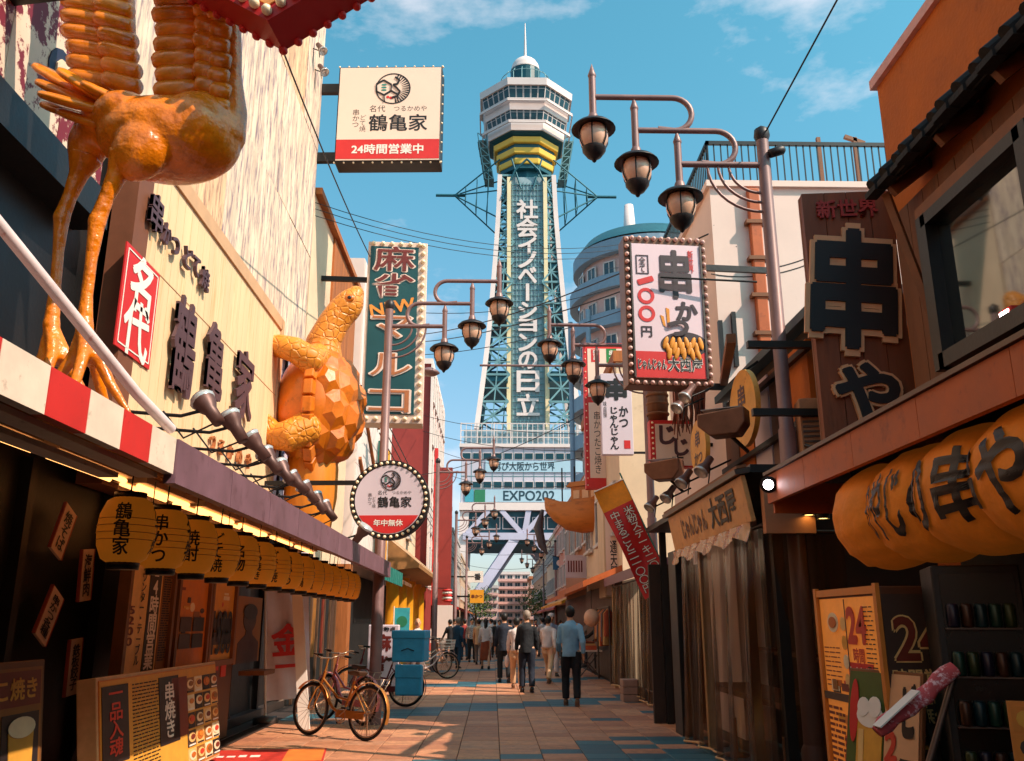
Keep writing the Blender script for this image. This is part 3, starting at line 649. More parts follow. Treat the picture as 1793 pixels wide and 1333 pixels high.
for i in range(4):
    for k in range(5):
        x = w_*(.20+.085*i); z_ = h_*(.12+.17*k); rect(t, x, z_, w_*.078, h_*.15, -.011, PC[[2, 6, 8, 7, 4][(i*3+k*2) % 5]], 'food_photo')
        disc(t, x, z_+h_*.01, w_*.032, -.0165, PC[[6, 2, 1, 6][(i+k) % 4]], 'food_picture', n=16, rz=h_*.045); disc(t, x+w_*.004, z_+h_*.015, w_*.021, -.0215, PC[[1, 3, 5, 0, 7][(i*2+k) % 5]], 'food_picture', n=9, rz=h_*.026)
        rect(t, x, z_-h_*.06, w_*.06, h_*.014, -.016, [m_ink, m_white][(i+k) % 2], 'caption')
lines(t, -w_*.18, h_*.9, w_*.2, 26, h_*.03, m_ink, -.014, .010, rg); rect(t, w_*.1, h_*.62, w_*.14, h_*.55, -.012, PC[3], 'photo'); rect(t, -w_*.18, h_*.08, w_*.22, h_*.1, -.02, m_white, 'price_strip')
for s in (-1, 1): MB().bar((s*w_*.42, .16, h_*.7), (s*w_*.42, .48, -.02), .03).build('leg', m_metal, t)
c, w_, h_ = on_wall(-60, 1152, 92, 1400, -2.75); h_ = 1.0
t = thing('menu_board', 'tall amber menu board with a beer glass picture at the end of the shopfront', 'menu board', (c.x, c.y, .28), PI/2); t.rotation_euler = (R(-6), 0, PI/2)
MB().box(-w_/2, w_/2, 0, .06, 0, h_).build('panel', m_fr, t, bevel=.008); MB().box(-w_/2+.04, w_/2-.04, -.006, -.001, .04, h_-.04).build('sheet', PC[7], t)
rect(t, 0, h_*.84, w_*.86, h_*.2, -.008, PC[3], 'heading_block'); text('たこ焼き', PC[9], t, .05*w_, h_*.84, -.014, w=w_*.66, h=h_*.13, bold=.03); rect(t, .2*w_, h_*.42, w_*.44, h_*.56, -.008, PC[4], 'photo')
poly(t, [(.08*w_, h_*.2), (.32*w_, h_*.2), (.35*w_, h_*.6), (.05*w_, h_*.6)], -.013, PC[9], 'beer_glass'); disc(t, .2*w_, h_*.62, .16*w_, -.018, PC[6], 'foam', rz=h_*.06, n=20)
for k in range(3): disc(t, (-.34+.16*k)*w_, h_*(.16), .07*w_, -.012, PC[6], 'food_picture', n=16); disc(t, (-.34+.16*k)*w_, h_*.165, .05*w_, -.017, PC[1], 'food_picture', n=9)
lines(t, -.25*w_, .5*h_, w_*.3, 8, .05, m_ink, -.02, .012, rg)
for s in (-1, 1): MB().bar((s*w_*.4, .06, h_*.8), (s*w_*.4, .34, -.28), .03).build('leg', m_metal, t); MB().bar((s*w_*.4, .03, .02), (s*w_*.4, .03, -.28), .03).build('leg', m_metal, t)
# wooden pillar of the entrance, notices
c, w_, h_ = on_wall(446, 1010, 500, 1200, -3.6)
t = thing('entrance_pillar', 'wooden entrance pillar with notices beside the bicycles', 'pillar', (-3.62, 12.3, 0), PI/2)
MB().box(-.55, .55, 0, .25, 0, 2.5).build('post', mat('pillar_wood', (104, 62, 34), .6, var=.2, vs=4, st=(1, 1, .2)), t, bevel=.01)
MB().box(-.5, -.1, -.012, 0, .55, 1.25).build('notice', PC[3], t); MB().box(.0, .22, -.012, 0, .8, 1.3).build('notice', PC[5], t); MB().box(-.35, .0, -.014, 0, 1.4, 2.3).build('notice', PC[4], t)
prints(t, .36, .6, rg, 0); [rect(t, -.3, .68+.13*k, .3, .09, -.013, rg.choice(PC), 'photo') for k in range(4)]
t = thing('noren_banner', 'white leaning banner with red letters behind the bicycles', 'banner', (-3.1, 14.6, 0), R(18)); t.rotation_euler = (0, R(-4), R(18))
MB().tube([(-.42, 0, 0), (-.42, 0, 2.7)], .02, 8).build('pole', m_white, t); MB().tube([(-.44, 0, 2.62), (.3, 0, 2.66)], .012, 6).build('rod', m_white, t)
bn = MB(); nX, nZ = 8, 16
bn.add([(-.4+.66*i/nX, .04*math.sin(i*1.3+j*.5), .35+2.25*j/nZ) for j in range(nZ+1) for i in range(nX+1)], [(j*(nX+1)+i, j*(nX+1)+i+1, (j+1)*(nX+1)+i+1, (j+1)*(nX+1)+i) for j in range(nZ) for i in range(nX)], sm=True); bn.build('cloth', mat('banner_cloth', (226, 214, 222), .8, var=.05), t)
text('林', m_red, t, -.08, 2.25, -.06, h=.42, bold=.02); text('金', m_red, t, -.08, 1.25, -.06, h=.5, bold=.03); text('一', m_red, t, -.08, .85, -.06, w=.4, bold=.03)
MB().lathe([(0, 0), (.2, 0), (.18, .12), (.03, .14), (0, .14)], 14, c=(-.42, 0, 0)).build('base', m_metal, t)
t = tag(obj('leaning_board', MB().bar((0, 0, 0), (-.36, .1, 2.9), .16, .04).mesh('leaning_board'), m_white, None, (-2.72, 13.6, 0)), 'narrow white board leaning between the bicycles and the black shopfront', 'board')
# drain channel along the shopfront
dr = thing('drain_channel', 'steel drain grating set in the paving along the shopfront', 'drain', (-3.45, 12.2, 0))
for s in (-1, 1): MB().box(s*.1-.012, s*.1+.012, -2.6, 2.6, .001, .012).build('rail', m_metal, dr)
gb = MB(); [gb.box(-.09, .09, -2.58+.06*i, -2.565+.06*i, .001, .009) for i in range(86)]; gb.build('grating_bars', m_metal, dr)['kind'] = 'stuff'
# floor mat
t = thing('door_mat', 'red and orange floor mat on the paving before the shopfront', 'mat', (-2.9, 10.95, 0), R(8))
MB().box(-1.0, .95, -.55, .5, .001, .014).build('mat', mat('mat_red', (196, 46, 30), .8, var=.2, vs=6, bump=.3), t); MB().box(.5, .93, -.5, .45, .0142, .016).build('stripe', mat('mat_orange', (220, 120, 40), .8), t)
lines(t, 0, 0, .1, 0, .1, m_white); mt = MB(); [mt.box(-.8+.13*i, -.72+.13*i+rg.uniform(0, .03), -.1+rg.uniform(-.03, 0), .0+rg.uniform(0, .05), .0142, .0155) for i in range(8)]; mt.build('printed_text', m_white, t)

# ------------------------------------------------------------ golden crane statue
m_gold = mat('gold_paint', (232, 122, 8), .26, var=.3, vs=4, bump=1.0, bs=12, c2=(150, 66, 4), c2pos=(.55, .8), coat=.25)
m_gold2 = mat('gold_smooth', (234, 128, 12), .28, var=.28, vs=5, bump=.35, bs=9, c2=(156, 72, 8), c2pos=(.56, .82), coat=.25)
YC = 5.8
def cp(px, py, dy=0.0): return oY(px, py, YC+dy)
CR = thing('crane_statue', 'golden crane statue with raised wings standing on the canopy before the stone wall', 'statue', Vector((-2.8, YC, 2.8)))
def cl_(p): return Vector(p)-CR.location
bd = MB(); c0 = cl_(cp(296, 247)); bd.ell(c0, (.52, .36, .31), 26, 18, M=Matrix.Rotation(R(4), 3, 'Y')); bd.ell(cl_(cp(350, 238)), (.30, .34, .31), 22, 16); bd.ell(cl_(cp(225, 215)), (.24, .30, .20), 18, 12)
bd.ell(cl_(cp(248, 262, -.22)), (.20, .16, .25), 16, 12, M=Matrix.Rotation(R(25), 3, 'Y')); bd.ell(cl_(cp(158, 246, .15)), (.15, .15, .25), 16, 12, M=Matrix.Rotation(R(10), 3, 'Y')); bd.ell(cl_(cp(190, 225, .1)), (.2, .25, .17), 16, 12)
nk = [cp(385, 232), cp(404, 195), cp(404, 135), cp(407, 70), cp(402, 5), cp(404, -70), cp(420, -130), cp(448, -150), cp(470, -140)]
bd.tube([cl_(p) for p in nk], [.20, .125, .085, .072, .068, .066, .066, .075, .08], 14); bd.tube([cl_(nk[-1]), cl_(cp(490, -132)), cl_(cp(545, -108))], [.075, .045, .01], 10)
bd.build('body', m_gold, CR, remesh=.022, smooth=2)
for dy, pts in ((-.22, [(222, 275), (205, 306), (187, 345), (170, 388), (160, 455), (152, 519), (148, 572), (148, 640)]), (.15, [(150, 275), (138, 306), (122, 345), (108, 381), (102, 440), (97, 502), (90, 568), (94, 640)])):
    lg = MB(); pp = [cl_(cp(a, b, dy)) for a, b in pts]; lg.tube(pp, [.13, .07, .052, .058, .040, .040, .055, .05], 12)
    lg.ell(pp[3], (.062, .062, .085)); lg.ell(pp[6], (.06, .06, .08)); f0 = pp[-1]
    for a in (-75, 0, 75, 180):
        d = Vector((math.cos(R(a)), math.sin(R(a)), 0)); e = .34 if a != 180 else .16
        lg.tube([pp[6], f0+d*.08+Vector((0, 0, .06)), f0+d*.18+Vector((0, 0, -.12)), f0+d*e+Vector((0, 0, -.34))], [.045, .045, .038, .02], 8)
    lg.build('leg', m_gold, CR, remesh=.018, smooth=1)
def feather(par, c, d, ln, wd, th, nrm, m, name='feather', curl=.06):
    d = Vector(d).normalized(); nrm = Vector(nrm).normalized(); s = d.cross(nrm).normalized(); nrm = s.cross(d).normalized()
    vs = []; n = 10; prof = [(0, .5), (.08, .8), (.3, 1), (.65, 1.0), (.85, .86), (.95, .6), (1, .15)]
    for t_, w in prof:
        for j in range(n):
            a = 2*PI*j/n; vs.append(Vector(c)+d*(t_*ln)+s*(math.cos(a)*wd*w)+nrm*(math.sin(a)*th*(.35+.65*w)-curl*ln*t_*t_))
    fs = [(i*n+j, i*n+(j+1) % n, (i+1)*n+(j+1) % n, (i+1)*n+j) for i in range(len(prof)-1) for j in range(n)]+[tuple(range(n)), tuple(range((len(prof)-1)*n, len(prof)*n))]
    return MB().add(vs, fs, 0, True).build(name, m, par)
for dy, (xr, xt), yb_, slope, lab in ((-.06, (348, 268), 182, 2, 'r'), (.28, (232, 120), 140, 30, 'l')):
    e0, e1, e2 = cp(xr+(40 if lab == 'r' else 12), yb_+25, dy), cp(xr+(44 if lab == 'r' else 4), -90, dy), cp(xr+(10 if lab == 'r' else -40), -280, dy)
    arm = MB(); arm.tube([cl_(e0+Vector((-.12, .08, 0))), cl_(e1+Vector((-.12, .08, 0))), cl_(e2+Vector((-.1, .08, 0)))], [.08, .07, .04], 10); wg = arm.build('wing', m_gold2, CR)
    for i in range(17):
        y_ = yb_-26.5*i; sh = (0 if lab == 'r' else -.28*26.5*i*.45); x0, x1 = xr+sh+(i % 2)*3, xt+sh*1.0+(i % 3)*3
        a_, b_ = cp(x0, y_+slope*.5, dy), cp(x1, y_-slope*.5, dy); d_ = b_-a_
        feather(wg, cl_(a_), d_, d_.length*1.04, .098, .07, (0, -1, .45), m_gold2)
        a_, b_ = cp(x0+(36 if lab == 'r' else 14), y_-2+slope*.6, dy-.05), cp(x0-(2 if lab == 'r' else 42), y_-9+slope*.2, dy-.06); d_ = b_-a_
        feather(wg, cl_(a_), d_, d_.length*1.2, .092, .065, (0, -1, .45), m_gold2, curl=.02)
        if lab == 'r':
            a_, b_ = cp(x0+54, y_+8, dy-.06), cp(x0+24, y_+2, dy-.08); d_ = b_-a_; feather(wg, cl_(a_), d_, d_.length*1.3, .082, .06, (0, -1, .45), m_gold2, curl=.02)
for i, (sx, sy, px, py, dy, wd) in enumerate(((200, 190, 58, 122, .1, .12), (220, 195, 100, 128, -.1, .11), (205, 200, 62, 150, .0, .11), (230, 205, 66, 172, -.15, .12), (215, 225, 72, 190, .1, .12), (242, 192, 140, 150, -.22, .09), (215, 230, 100, 200, -.05, .12))):
    a_, b_ = cp(sx, sy, dy*.5), cp(px, py, dy); d_ = b_-a_; feather(CR, cl_(a_), d_, d_.length, wd, .04, (0, -.5, 1), m_gold2, 'tail_feather', curl=-.05)

# ------------------------------------------------------------ golden turtle statue
m_tur = mat('turtle_gold', (222, 136, 36), .42, var=.16, vs=3, bump=.8, bs=8, vor=True, c2=(150, 84, 24), c2pos=(.58, .85), coat=.15)
m_shell = mat('turtle_shell', (214, 112, 16), .38, var=.22, vs=2.5, bump=.2, bs=12, c2=(120, 62, 14), c2pos=(.55, .8), coat=.2)
YT = 14.8
def tp(px, py, dy=0): return oY(px, py, YT+dy)
base = tp(540, 890)
TU = thing('turtle_statue', 'big golden turtle statue climbing beside the cream signboard', 'statue', (base.x, YT, 2.9))
def tl_(p): return Vector(p)-TU.location
sc_ = tl_(tp(556, 712))
bd = MB(); bd.ell(sc_+Vector((-.12, 0, -.05)), (.36, .74, 1.12), 22, 16)
bd.tube([tl_(tp(566, 640)), tl_(tp(566, 600)), tl_(tp(583, 568)), tl_(tp(603, 540))], [.36, .31, .28, .27], 16)
Mh = Matrix.Rotation(R(32), 3, 'Y'); hc = tl_(tp(606, 540)); bd.ell(hc, (.27, .28, .40), 18, 12, M=Mh); bd.ell(hc+Vector((.13, 0, .22)), (.17, .19, .22), 14, 10, M=Mh)
for s in (-1, 1):
    # fore limb: shoulder out, then a forearm reaching back to the wall
    bd.tube([tl_(tp(556, 625, s*.4)), tl_(tp(545, 632, s*.78)), tl_(tp(515, 612, s*.85)), tl_(tp(488, 606, s*.80)), tl_(tp(474, 604, s*.78))], [.25, .24, .22, .20, .17], 14)
    bd.ell(tl_(tp(476, 606, s*.78)), (.13, .2, .19))
    for k in range(4): bd.tube([tl_(tp(480, 604, s*.78))+Vector((0, (k-1.5)*.1, .06)), tl_(tp(474, 590, s*.78))+Vector((-.03, (k-1.5)*.11, .06))], [.06, .04], 8)
    bd.tube([tl_(tp(548, 745, s*.35)), tl_(tp(533, 752, s*.7)), tl_(tp(505, 764, s*.82)), tl_(tp(480, 764, s*.74)), tl_(tp(470, 756, s*.74))], [.30, .29, .27, .22, .18], 14)
    bd.ell(tl_(tp(474, 752, s*.74)), (.13, .2, .20))
    for k in range(4): bd.tube([tl_(tp(476, 748, s*.74))+Vector((0, (k-1.5)*.1, .08)), tl_(tp(470, 735, s*.74))+Vector((0, (k-1.5)*.11, .06))], [.06, .04], 8)
bd.build('body', m_tur, TU, remesh=.035, smooth=2)
for s in (-1, 1): MB().ell(hc+Vector((.10, s*.255, .10)), (.085, .035, .07), 12, 8).build('eye', m_shell, TU); MB().ell(hc+Vector((.10, s*.282, .10)), (.04, .02, .035), 10, 6).build('pupil', m_ink, TU)
# shell: pyramid scutes from the dual of an icosphere, pressed into a dome with its crown to the street
bm = bmesh.new(); bmesh.ops.create_icosphere(bm, subdivisions=2, radius=1.0); bmesh.ops.rotate(bm, verts=bm.verts, matrix=Matrix.Rotation(.26, 3, 'Y'), cent=(0, 0, 0))
rx, ry, rz = .80, .86, 1.14; org = sc_+Vector((.02, 0, -.05)); dome = MB()
dome.ell(org, (rx*.93, ry*.95, rz*.95), 24, 16); SH = dome.build('shell', m_shell, TU)
for v in bm.verts:
    if v.co.x < .02: continue
    ang = []
    for f in v.link_faces: ang.append(f.calc_center_median())
    n_ = v.co.normalized(); t1 = n_.orthogonal().normalized(); t2 = n_.cross(t1); ang.sort(key=lambda p: math.atan2((p-v.co).dot(t2), (p-v.co).dot(t1)))
    ring = [org+Vector((p.x*rx, p.y*ry, p.z*rz)) for p in ang]; c_ = sum(ring, Vector())/len(ring)
    nn_ = Vector((n_.x/rx, n_.y/ry, n_.z/rz)).normalized(); inner = [c_.lerp(p, .42)+nn_*.11 for p in ring]; outer = [c_.lerp(p, .97) for p in ring]; low = [p-nn_*.07 for p in outer]
    k = len(ring); vs = low+outer+inner; fs = [(i, (i+1) % k, k+(i+1) % k, k+i) for i in range(k)]+[(k+i, k+(i+1) % k, 2*k+(i+1) % k, 2*k+i) for i in range(k)]+[tuple(range(2*k, 3*k))]
    MB().add(vs, fs).build('scute', m_shell, SH)
bm.free()
for i in range(26):
    a0, a1 = 2*PI*i/26, 2*PI*(i+.86)/26; b = MB(); vs = []
    for a in (a0, a1):
        for (kr, xx) in ((.96, -.10), (1.10, -.05), (1.12, .09), (.98, .14)): vs.append(org+Vector((xx-.03, ry*kr*math.cos(a), rz*kr*math.sin(a))))
    b.add(vs, [(0, 1, 5, 4), (1, 2, 6, 5), (2, 3, 7, 6), (3, 0, 4, 7), (0, 3, 2, 1), (4, 5, 6, 7)]); b.build('edge_scute', m_shell, TU, bevel=.015)
pd = MB(); c0 = tl_(tp(548, 800)); n = 40; prof = [(.30, 0.55), (.36, .2), (.42, -.2), (.43, -.7), (.38, -1.1), (.34, -1.35)]; vs = []
for r_, z_ in prof:
    for j in range(n): a = 2*PI*j/n; k = 1+.06*math.cos(a*20+z_*1.5); vs.append(c0+Vector((r_*k*math.cos(a), r_*k*math.sin(a), z_)))
pd.add(vs, [(i*n+j, i*n+(j+1) % n, (i+1)*n+(j+1) % n, (i+1)*n+j) for i in range(len(prof)-1) for j in range(n)]+[tuple(range(n))], sm=True); pd.build('wave_pedestal', mat('pedestal_gold', (222, 130, 30), .45, var=.2, vs=3, st=(1, 1, .2), bump=.3, bs=8), TU)
for z_ in (2.3, .8): MB().bar((-.9, 0, z_), (-.2, 0, z_), .09).build('wall_bracket', m_rod, TU)
MB().bar((-.9, 0, -.2), (.1, 0, -.2), .3).build('wall_bracket', m_rod, TU)

# ------------------------------------------------------------ signs of this restaurant
m_blackrim = mat('rim_black', (24, 20, 20), .5); m_face = mat('sign_cream', (236, 208, 190), .5, var=.03, vs=1); m_lil = mat('sign_lilac', (212, 194, 204), .5, var=.05, vs=1)
m_bulb = mat('bulb_cream', (248, 226, 190), .3, var=.05, spec=.6); m_teal = mat('crest_teal', (40, 130, 120), .6)
bulb_me = MB().ell((0, 0, 0), (.03, .036, .03), 10, 7).mesh('bulb')
def bulbs(par, pts, y, m, s=1.0):
    for x, z in pts: obj('bulb', bulb_me, m, par, (x, y, z), scale=(s, s, s))
def crest(par, x, z, r, y):
    disc(par, x, z, r, y, m_ink, 'crest', r0=r*.93, n=40)
    b = MB()
    for i in range(16):
        a0 = R(75-8*i*1.25); q = Vector((x, z)); b.prism([(x+r*.92*math.cos(a0), z+r*.92*math.sin(a0)), (x+r*.5*math.cos(a0-.06), z+r*.5*math.sin(a0-.06)), (x+r*.92*math.cos(a0-.10), z+r*.92*math.sin(a0-.10))], y-.004, y)
    b.build('crest', m_ink, par)
    sw = MB(); pts = [(.1, .75), (.35, .55), (.25, .3), (.0, .25), (.2, .05), (.4, -.2), (.25, -.5), (-.05, -.6)]
    for i, ((a, c), (d, e)) in enumerate(zip(pts, pts[1:])): sw.bar((x+a*r, y-.003, z+c*r), (x+d*r, y-.003, z+e*r), .07*r, .10*r)
    hx = [(-.95, .3), (-.55, .55), (-.1, .25), (-.1, -.15), (-.5, -.42), (-.9, -.2)]
    for (a, c), (d, e) in zip(hx, hx[1:]+hx[:1]): sw.bar((x+a*r, y-.002, z+c*r), (x+d*r, y-.002, z+e*r), .05*r, .10*r)
    for (a, c), (d, e) in (((-.5, -.42), (-.45, -.85)), ((-.1, -.15), (.3, -.4)), ((.3, -.4), (.3, -.8))): sw.bar((x+a*r, y-.002, z+c*r), (x+d*r, y-.002, z+e*r), .05*r, .10*r)
    sw.build('crest', m_ink, par)
    for i in range(3): disc(par, x-r*.52, z+r*(.25-.17*i), r*.16, y, m_teal, 'crest', d=.003, n=8, rz=r*.06); disc(par, x-.28*r+i*.17*r, z-r*(.55+.05*(i % 2)), r*.09, y, m_red, 'crest', d=.003, n=8)
def shopname(par, x, z, w, y):
    text('鶴亀家', m_ink, par, x, z, y, w=w, bold=.015); text('名代', m_ink, par, x-w*.36, z+w*.27, y, w=w*.27, bold=0); text('つるかめや', m_ink, par, x+w*.2, z+w*.27, y, w=w*.56, h=w*.1, bold=-.004)
    text('串かつ', m_ink, par, x-w*.72, z+w*.09, y, h=w*.34, vert=True, bold=-.002); text('どて焼', m_ink, par, x-w*.60, z-w*.01, y, h=w*.32, vert=True, bold=-.006)
p0, p1 = oY(594, 116, 16.9), oY(771, 284, 16.9); c = (p0+p1)/2; w_, h_ = p1.x-p0.x, p0.z-p1.z
t = thing('box_sign', 'square cream box sign with red band reading 24時間営業中 high on the stone wall', 'sign', c, R(-2))
MB().box(-w_/2, w_/2, 0, .5, -h_/2, h_/2).build('case', m_blackrim, t, bevel=.02); MB().box(-w_/2+.03, w_/2-.03, -.012, 0, -h_/2+.03, h_/2-.03).build('face', m_face, t)
rect(t, 0, -h_/2+h_*.125, w_-.06, h_*.2, -.013, m_red, 'red_band'); text('24時間営業中', m_white, t, 0, -h_/2+h_*.125, -.02, w=w_*.68, h=h_*.105, bold=.03)
crest(t, w_*.03, h_*.26, h_*.165, -.014); shopname(t, w_*.09, -h_*.10, w_*.56, -.014)
bulbs(t, [(-w_/2+w_*i/11, h_/2+.02) for i in range(12)]+[(w_/2+.015, -h_/2+h_*i/10) for i in range(11)]+[(-w_/2+w_*i/11, -h_/2-.005) for i in range(12)], .03, m_bulb, .75)
for z_ in (.33, -.40): MB().bar((-w_/2-.5, .25, z_*h_), (-w_/2, .25, z_*h_), .12, .22).build('bracket', m_blackrim, t)
p = oY(681.5, 875, 13.6); r_ = .62
t = thing('round_sign', 'round lilac sign ringed with bulbs, red foot reading 年中無休, before the lamp post', 'sign', p, R(-3))
disc(t, 0, 0, r_, .16, m_blackrim, 'case', d=.16, n=48); disc(t, 0, 0, r_*.86, -.002, m_lil, 'face', d=.012, n=48)
seg = [(r_*.84*math.cos(a), r_*.84*math.sin(a)) for a in [R(208)+R(124)*i/20 for i in range(21)]]; poly(t, seg, -.015, m_red, 'red_segment'); text('年中無休', m_white, t, 0, -r_*.58, -.022, w=r_*.74, h=r_*.17, bold=.03)
crest(t, .02, r_*.48, r_*.25, -.018); shopname(t, r_*.14, -r_*.06, r_*.86, -.018)
bulbs(t, [(r_*.93*math.cos(2*PI*i/38), r_*.93*math.sin(2*PI*i/38)) for i in range(38)], -.02, m_bulb, .85)
MB().bar((-2.0, .1, .28), (-r_*.85, .1, .28), .05, .07).build('bracket', m_rod, t); MB().bar((-.16, .14, 0), (-.16, .62, 0), .06).build('bracket', m_rod, t)
# red diamond sign overhead
m_rsign = mat('sign_box_red', (178, 30, 34), .45, var=.1, vs=3); m_oface = mat('sign_box_orange', (226, 150, 84), .5, var=.15, vs=3)
c = oY(468, 36, 5.2)
t = thing('diamond_sign', 'red diamond box sign edged with bulbs overhead by the crane', 'sign', c, R(-6)); s_ = 1.25
dp = [(0, 0), (.95, .62), (0, 1.24), (-.95, .62)]
MB().prism(dp, 0, .34).build('case', m_rsign, t); MB().prism([(0, .12), (.76, .62), (0, 1.12), (-.76, .62)], -.012, -.001).build('face', m_oface, t)
ed = [((a[0]*(1-k)+b[0]*k), (a[1]*(1-k)+b[1]*k)) for a, b in zip(dp, dp[1:]+dp[:1]) for k in [i/9 for i in range(9)]]
bulbs(t, [(x*.89, .62+(z_-.62)*.89) for x, z_ in ed], -.025, m_bulb, 1.25); bulbs(t, [(x*1.0, .62+(z_-.62)*1.0) for x, z_ in ed], .33, m_bulb if 0 else m_fred, 1.1)
MB().bar((-.6, .2, .62), (-3.4, .6, .8), .12).build('bracket', m_rod, t); 
# little lamps on the stone corner
for px, py in ((568, 85), (571, 122)):
    p = oX(px-6, py, -3.72); spotlight('spotlight', 'small lamp clipped to the corner edge of the stone wall', p, (-3.9, p.y, p.z), (.5, -.3, -.8), 'lamps on the stone corner', 1.1)
# green neon sign
m_gsign = mat('neon_board', (16, 70, 74), .4, var=.12, vs=2); m_neonw = mat('neon_tube_white', (232, 206, 192), .35, var=.05); m_neonr = mat('neon_letter_red', (110, 34, 28), .5); m_neono = mat('neon_letter_orange', (226, 140, 50), .5); m_frame = mat('neon_frame', (222, 194, 176), .5, var=.12, vs=3)
p0, p1 = oY(646, 424, 18.3), oY(740, 742, 18.3); c = (p0+p1)/2; w_, h_ = p1.x-p0.x, p0.z-p1.z
t = thing('neon_sign', 'tall teal neon sign reading 麻雀 NEW with a pale bulb frame', 'sign', c, R(4))
MB().box(-w_/2, w_/2, 0, .5, -h_/2, h_/2).build('case', m_frame, t, bevel=.015); MB().box(-w_/2+.06, w_/2-.2, -.02, 0, -h_/2+.2, h_/2-.12).build('face', m_gsign, t)
bulbs(t, [(w_/2-.09, -h_/2+.12+(h_-.2)*i/21) for i in range(22)]+[(-w_/2+.12+(w_-.3)*i/5, -h_/2+.1) for i in range(6)]+[(-w_/2+.12+(w_-.3)*i/5, h_/2-.05) for i in range(6)], -.02, m_bulb, 1.7)
cw = w_-.32; x_ = -.07
for ch, fz, mm in (('麻', .40, m_neonr), ('雀', .245, m_neonr), ('マ', .015, m_neonw), ('ル', -.19, m_neonw), ('コ', -.385, m_neonw)):
    hh = h_*(.145 if mm == m_neonr else .13)
    if mm == m_neonr: text(ch, m_neonw, t, x_, fz*h_, -.026, w=cw*.98, h=hh*1.05, bold=.045); text(ch, mm, t, x_, fz*h_, -.045, w=cw*.9, h=hh*.98, bold=.012)
    else: text(ch, mm, t, x_, fz*h_, -.03, w=cw*.95, h=hh, bold=.04, ext=.01); text(ch, m_lett2, t, x_, fz*h_, -.06, w=cw*.85, h=hh*.9, bold=-.004)
text('NEW', m_neono, t, x_, .125*h_, -.04, w=cw*1.0, h=h_*.07, bold=.03, rot=R(-12))
for z_ in (.3, -.3): MB().bar((-w_/2-1.3, .25, z_*h_), (-w_/2, .25, z_*h_), .1).build('bracket', m_rod, t)

# ------------------------------------------------------------ buildings beyond on the same side
m_wood = mat('old_boards', (168, 96, 44), .75, var=.25, vs=3, st=(1, 1, .12), bump=.4, c2=(84, 48, 28), c2pos=(.55, .8)); m_cream = mat('cream_wall', (226, 196, 164), .8, var=.1, vs=.8, c2=(170, 136, 110), c2pos=(.6, .85))
m_white2 = mat('panel_white', (232, 214, 206), .7, var=.07, vs=.6); m_yel = mat('shop_yellow', (232, 158, 30), .55, var=.1, vs=2); m_brick = mat('tile_red', (150, 48, 40), .6, var=.12, vs=2)
h_ = oX(603, 452, -3.9).z
o = thing('wooden_house', 'narrow house with an old brown board gable behind the turtle', 'building', (XW, 20, 0))
MB().box(-6, 0, -2.75, 2.9, 0, h_-.15).build('wall', m_cream, o); MB().box(-6, .15, -2.75, 3.1, h_-.15, h_).build('roof_slab', m_wood, o)
for i in range(9): MB().box(.0, .05, -.5+i*.38+.006, -.5+(i+1)*.38-.006, 6.0, h_-.16).build('board', m_wood, o)
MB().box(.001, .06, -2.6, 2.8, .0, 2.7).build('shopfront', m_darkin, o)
for i in range(7): MB().box(.06, .10, -2.4+i*.72, -2.3+i*.72, 0, 2.6).build('shopfront_post', mat('post_brown', (96, 66, 44), .6), o)
for i in range(4): MB().box(.06, .09, -1.9+i*1.1, -1.55+i*1.1, .8, 2.0).build('notice', [PC[4], PC[7], PC[3], PC[8]][i], o)
MB().box(.0, .34, 2.2, 2.7, 0, 2.9).build('orange_pier', m_wood, o)
h2 = oX(645, 470, -3.7).z
o = thing('panelled_building', 'white panelled building with green and yellow drain pipes behind the neon sign', 'building', (-3.7, 26.5, 0))
MB().box(-6, 0, -3.4, 4.5, 0, h2).build('wall', m_white2, o)
for i in range(16):
    for (z0, z1) in ((3.4, 5.6), (5.6, 7.8), (7.8, h2-.05)): MB().box(0, .03, -3.4+i*.49+.01, -3.4+(i+1)*.49-.01, z0+.01, z1-.01).build('panel', m_white2, o)
for y_, m in ((.6, m_teal), (2.2, m_yel)): MB().tube([(.16, y_, 3), (.16, y_, 7)], .10, 8).build('drain_pipe', m, o)
for k in range(3): MB().bar((.06, -3, 9.2-1.7*k), (.06, .6, 7.4-1.7*k), .09).build('brace', m_wood, o)
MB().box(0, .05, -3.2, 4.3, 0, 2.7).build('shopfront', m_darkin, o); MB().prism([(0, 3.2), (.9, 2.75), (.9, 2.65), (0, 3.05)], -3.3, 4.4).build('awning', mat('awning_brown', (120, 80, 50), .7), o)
st = MB(); [st.box(.9, .93, -3.3+i*.5, -3.05+i*.5, 2.55, 2.95) for i in range(9)]; st.build('awning_valance', m_teal, o)
o = thing('yellow_shop', 'shop with fat yellow columns under a shingled eave', 'building', (-3.5, 38, 0))
MB().box(-6, -.5, -6.6, 7.5, 0, 7.2).build('wall', m_cream, o)
for i in range(5): MB().lathe([(.34, 0), (.34, .2), (.27, .25), (.27, 2.9), (.36, 3.0), (.36, 3.15)], 16, c=(-.1, -6.0+i*2.9, 0)).build('column', m_yel, o)
MB().prism([(-.5, 4.6), (.9, 3.5), (.9, 3.35), (-.5, 3.2)], -6.8, 7.6).build('eave', mat('eave_ochre', (156, 108, 60), .8, var=.2, vs=4), o)
for k in range(18):
    MB().bar((.92, -6.6+k*.78, 3.52), (-.45, -6.6+k*.78, 4.64), .1, .06).build('shingle_rib', m_cream, o)
for i in range(3): window(o, (-.47, -4+i*3.6, 5.9), PI/2, 1.4, 1.2)
ht = oX(772, 706, -3.45).z
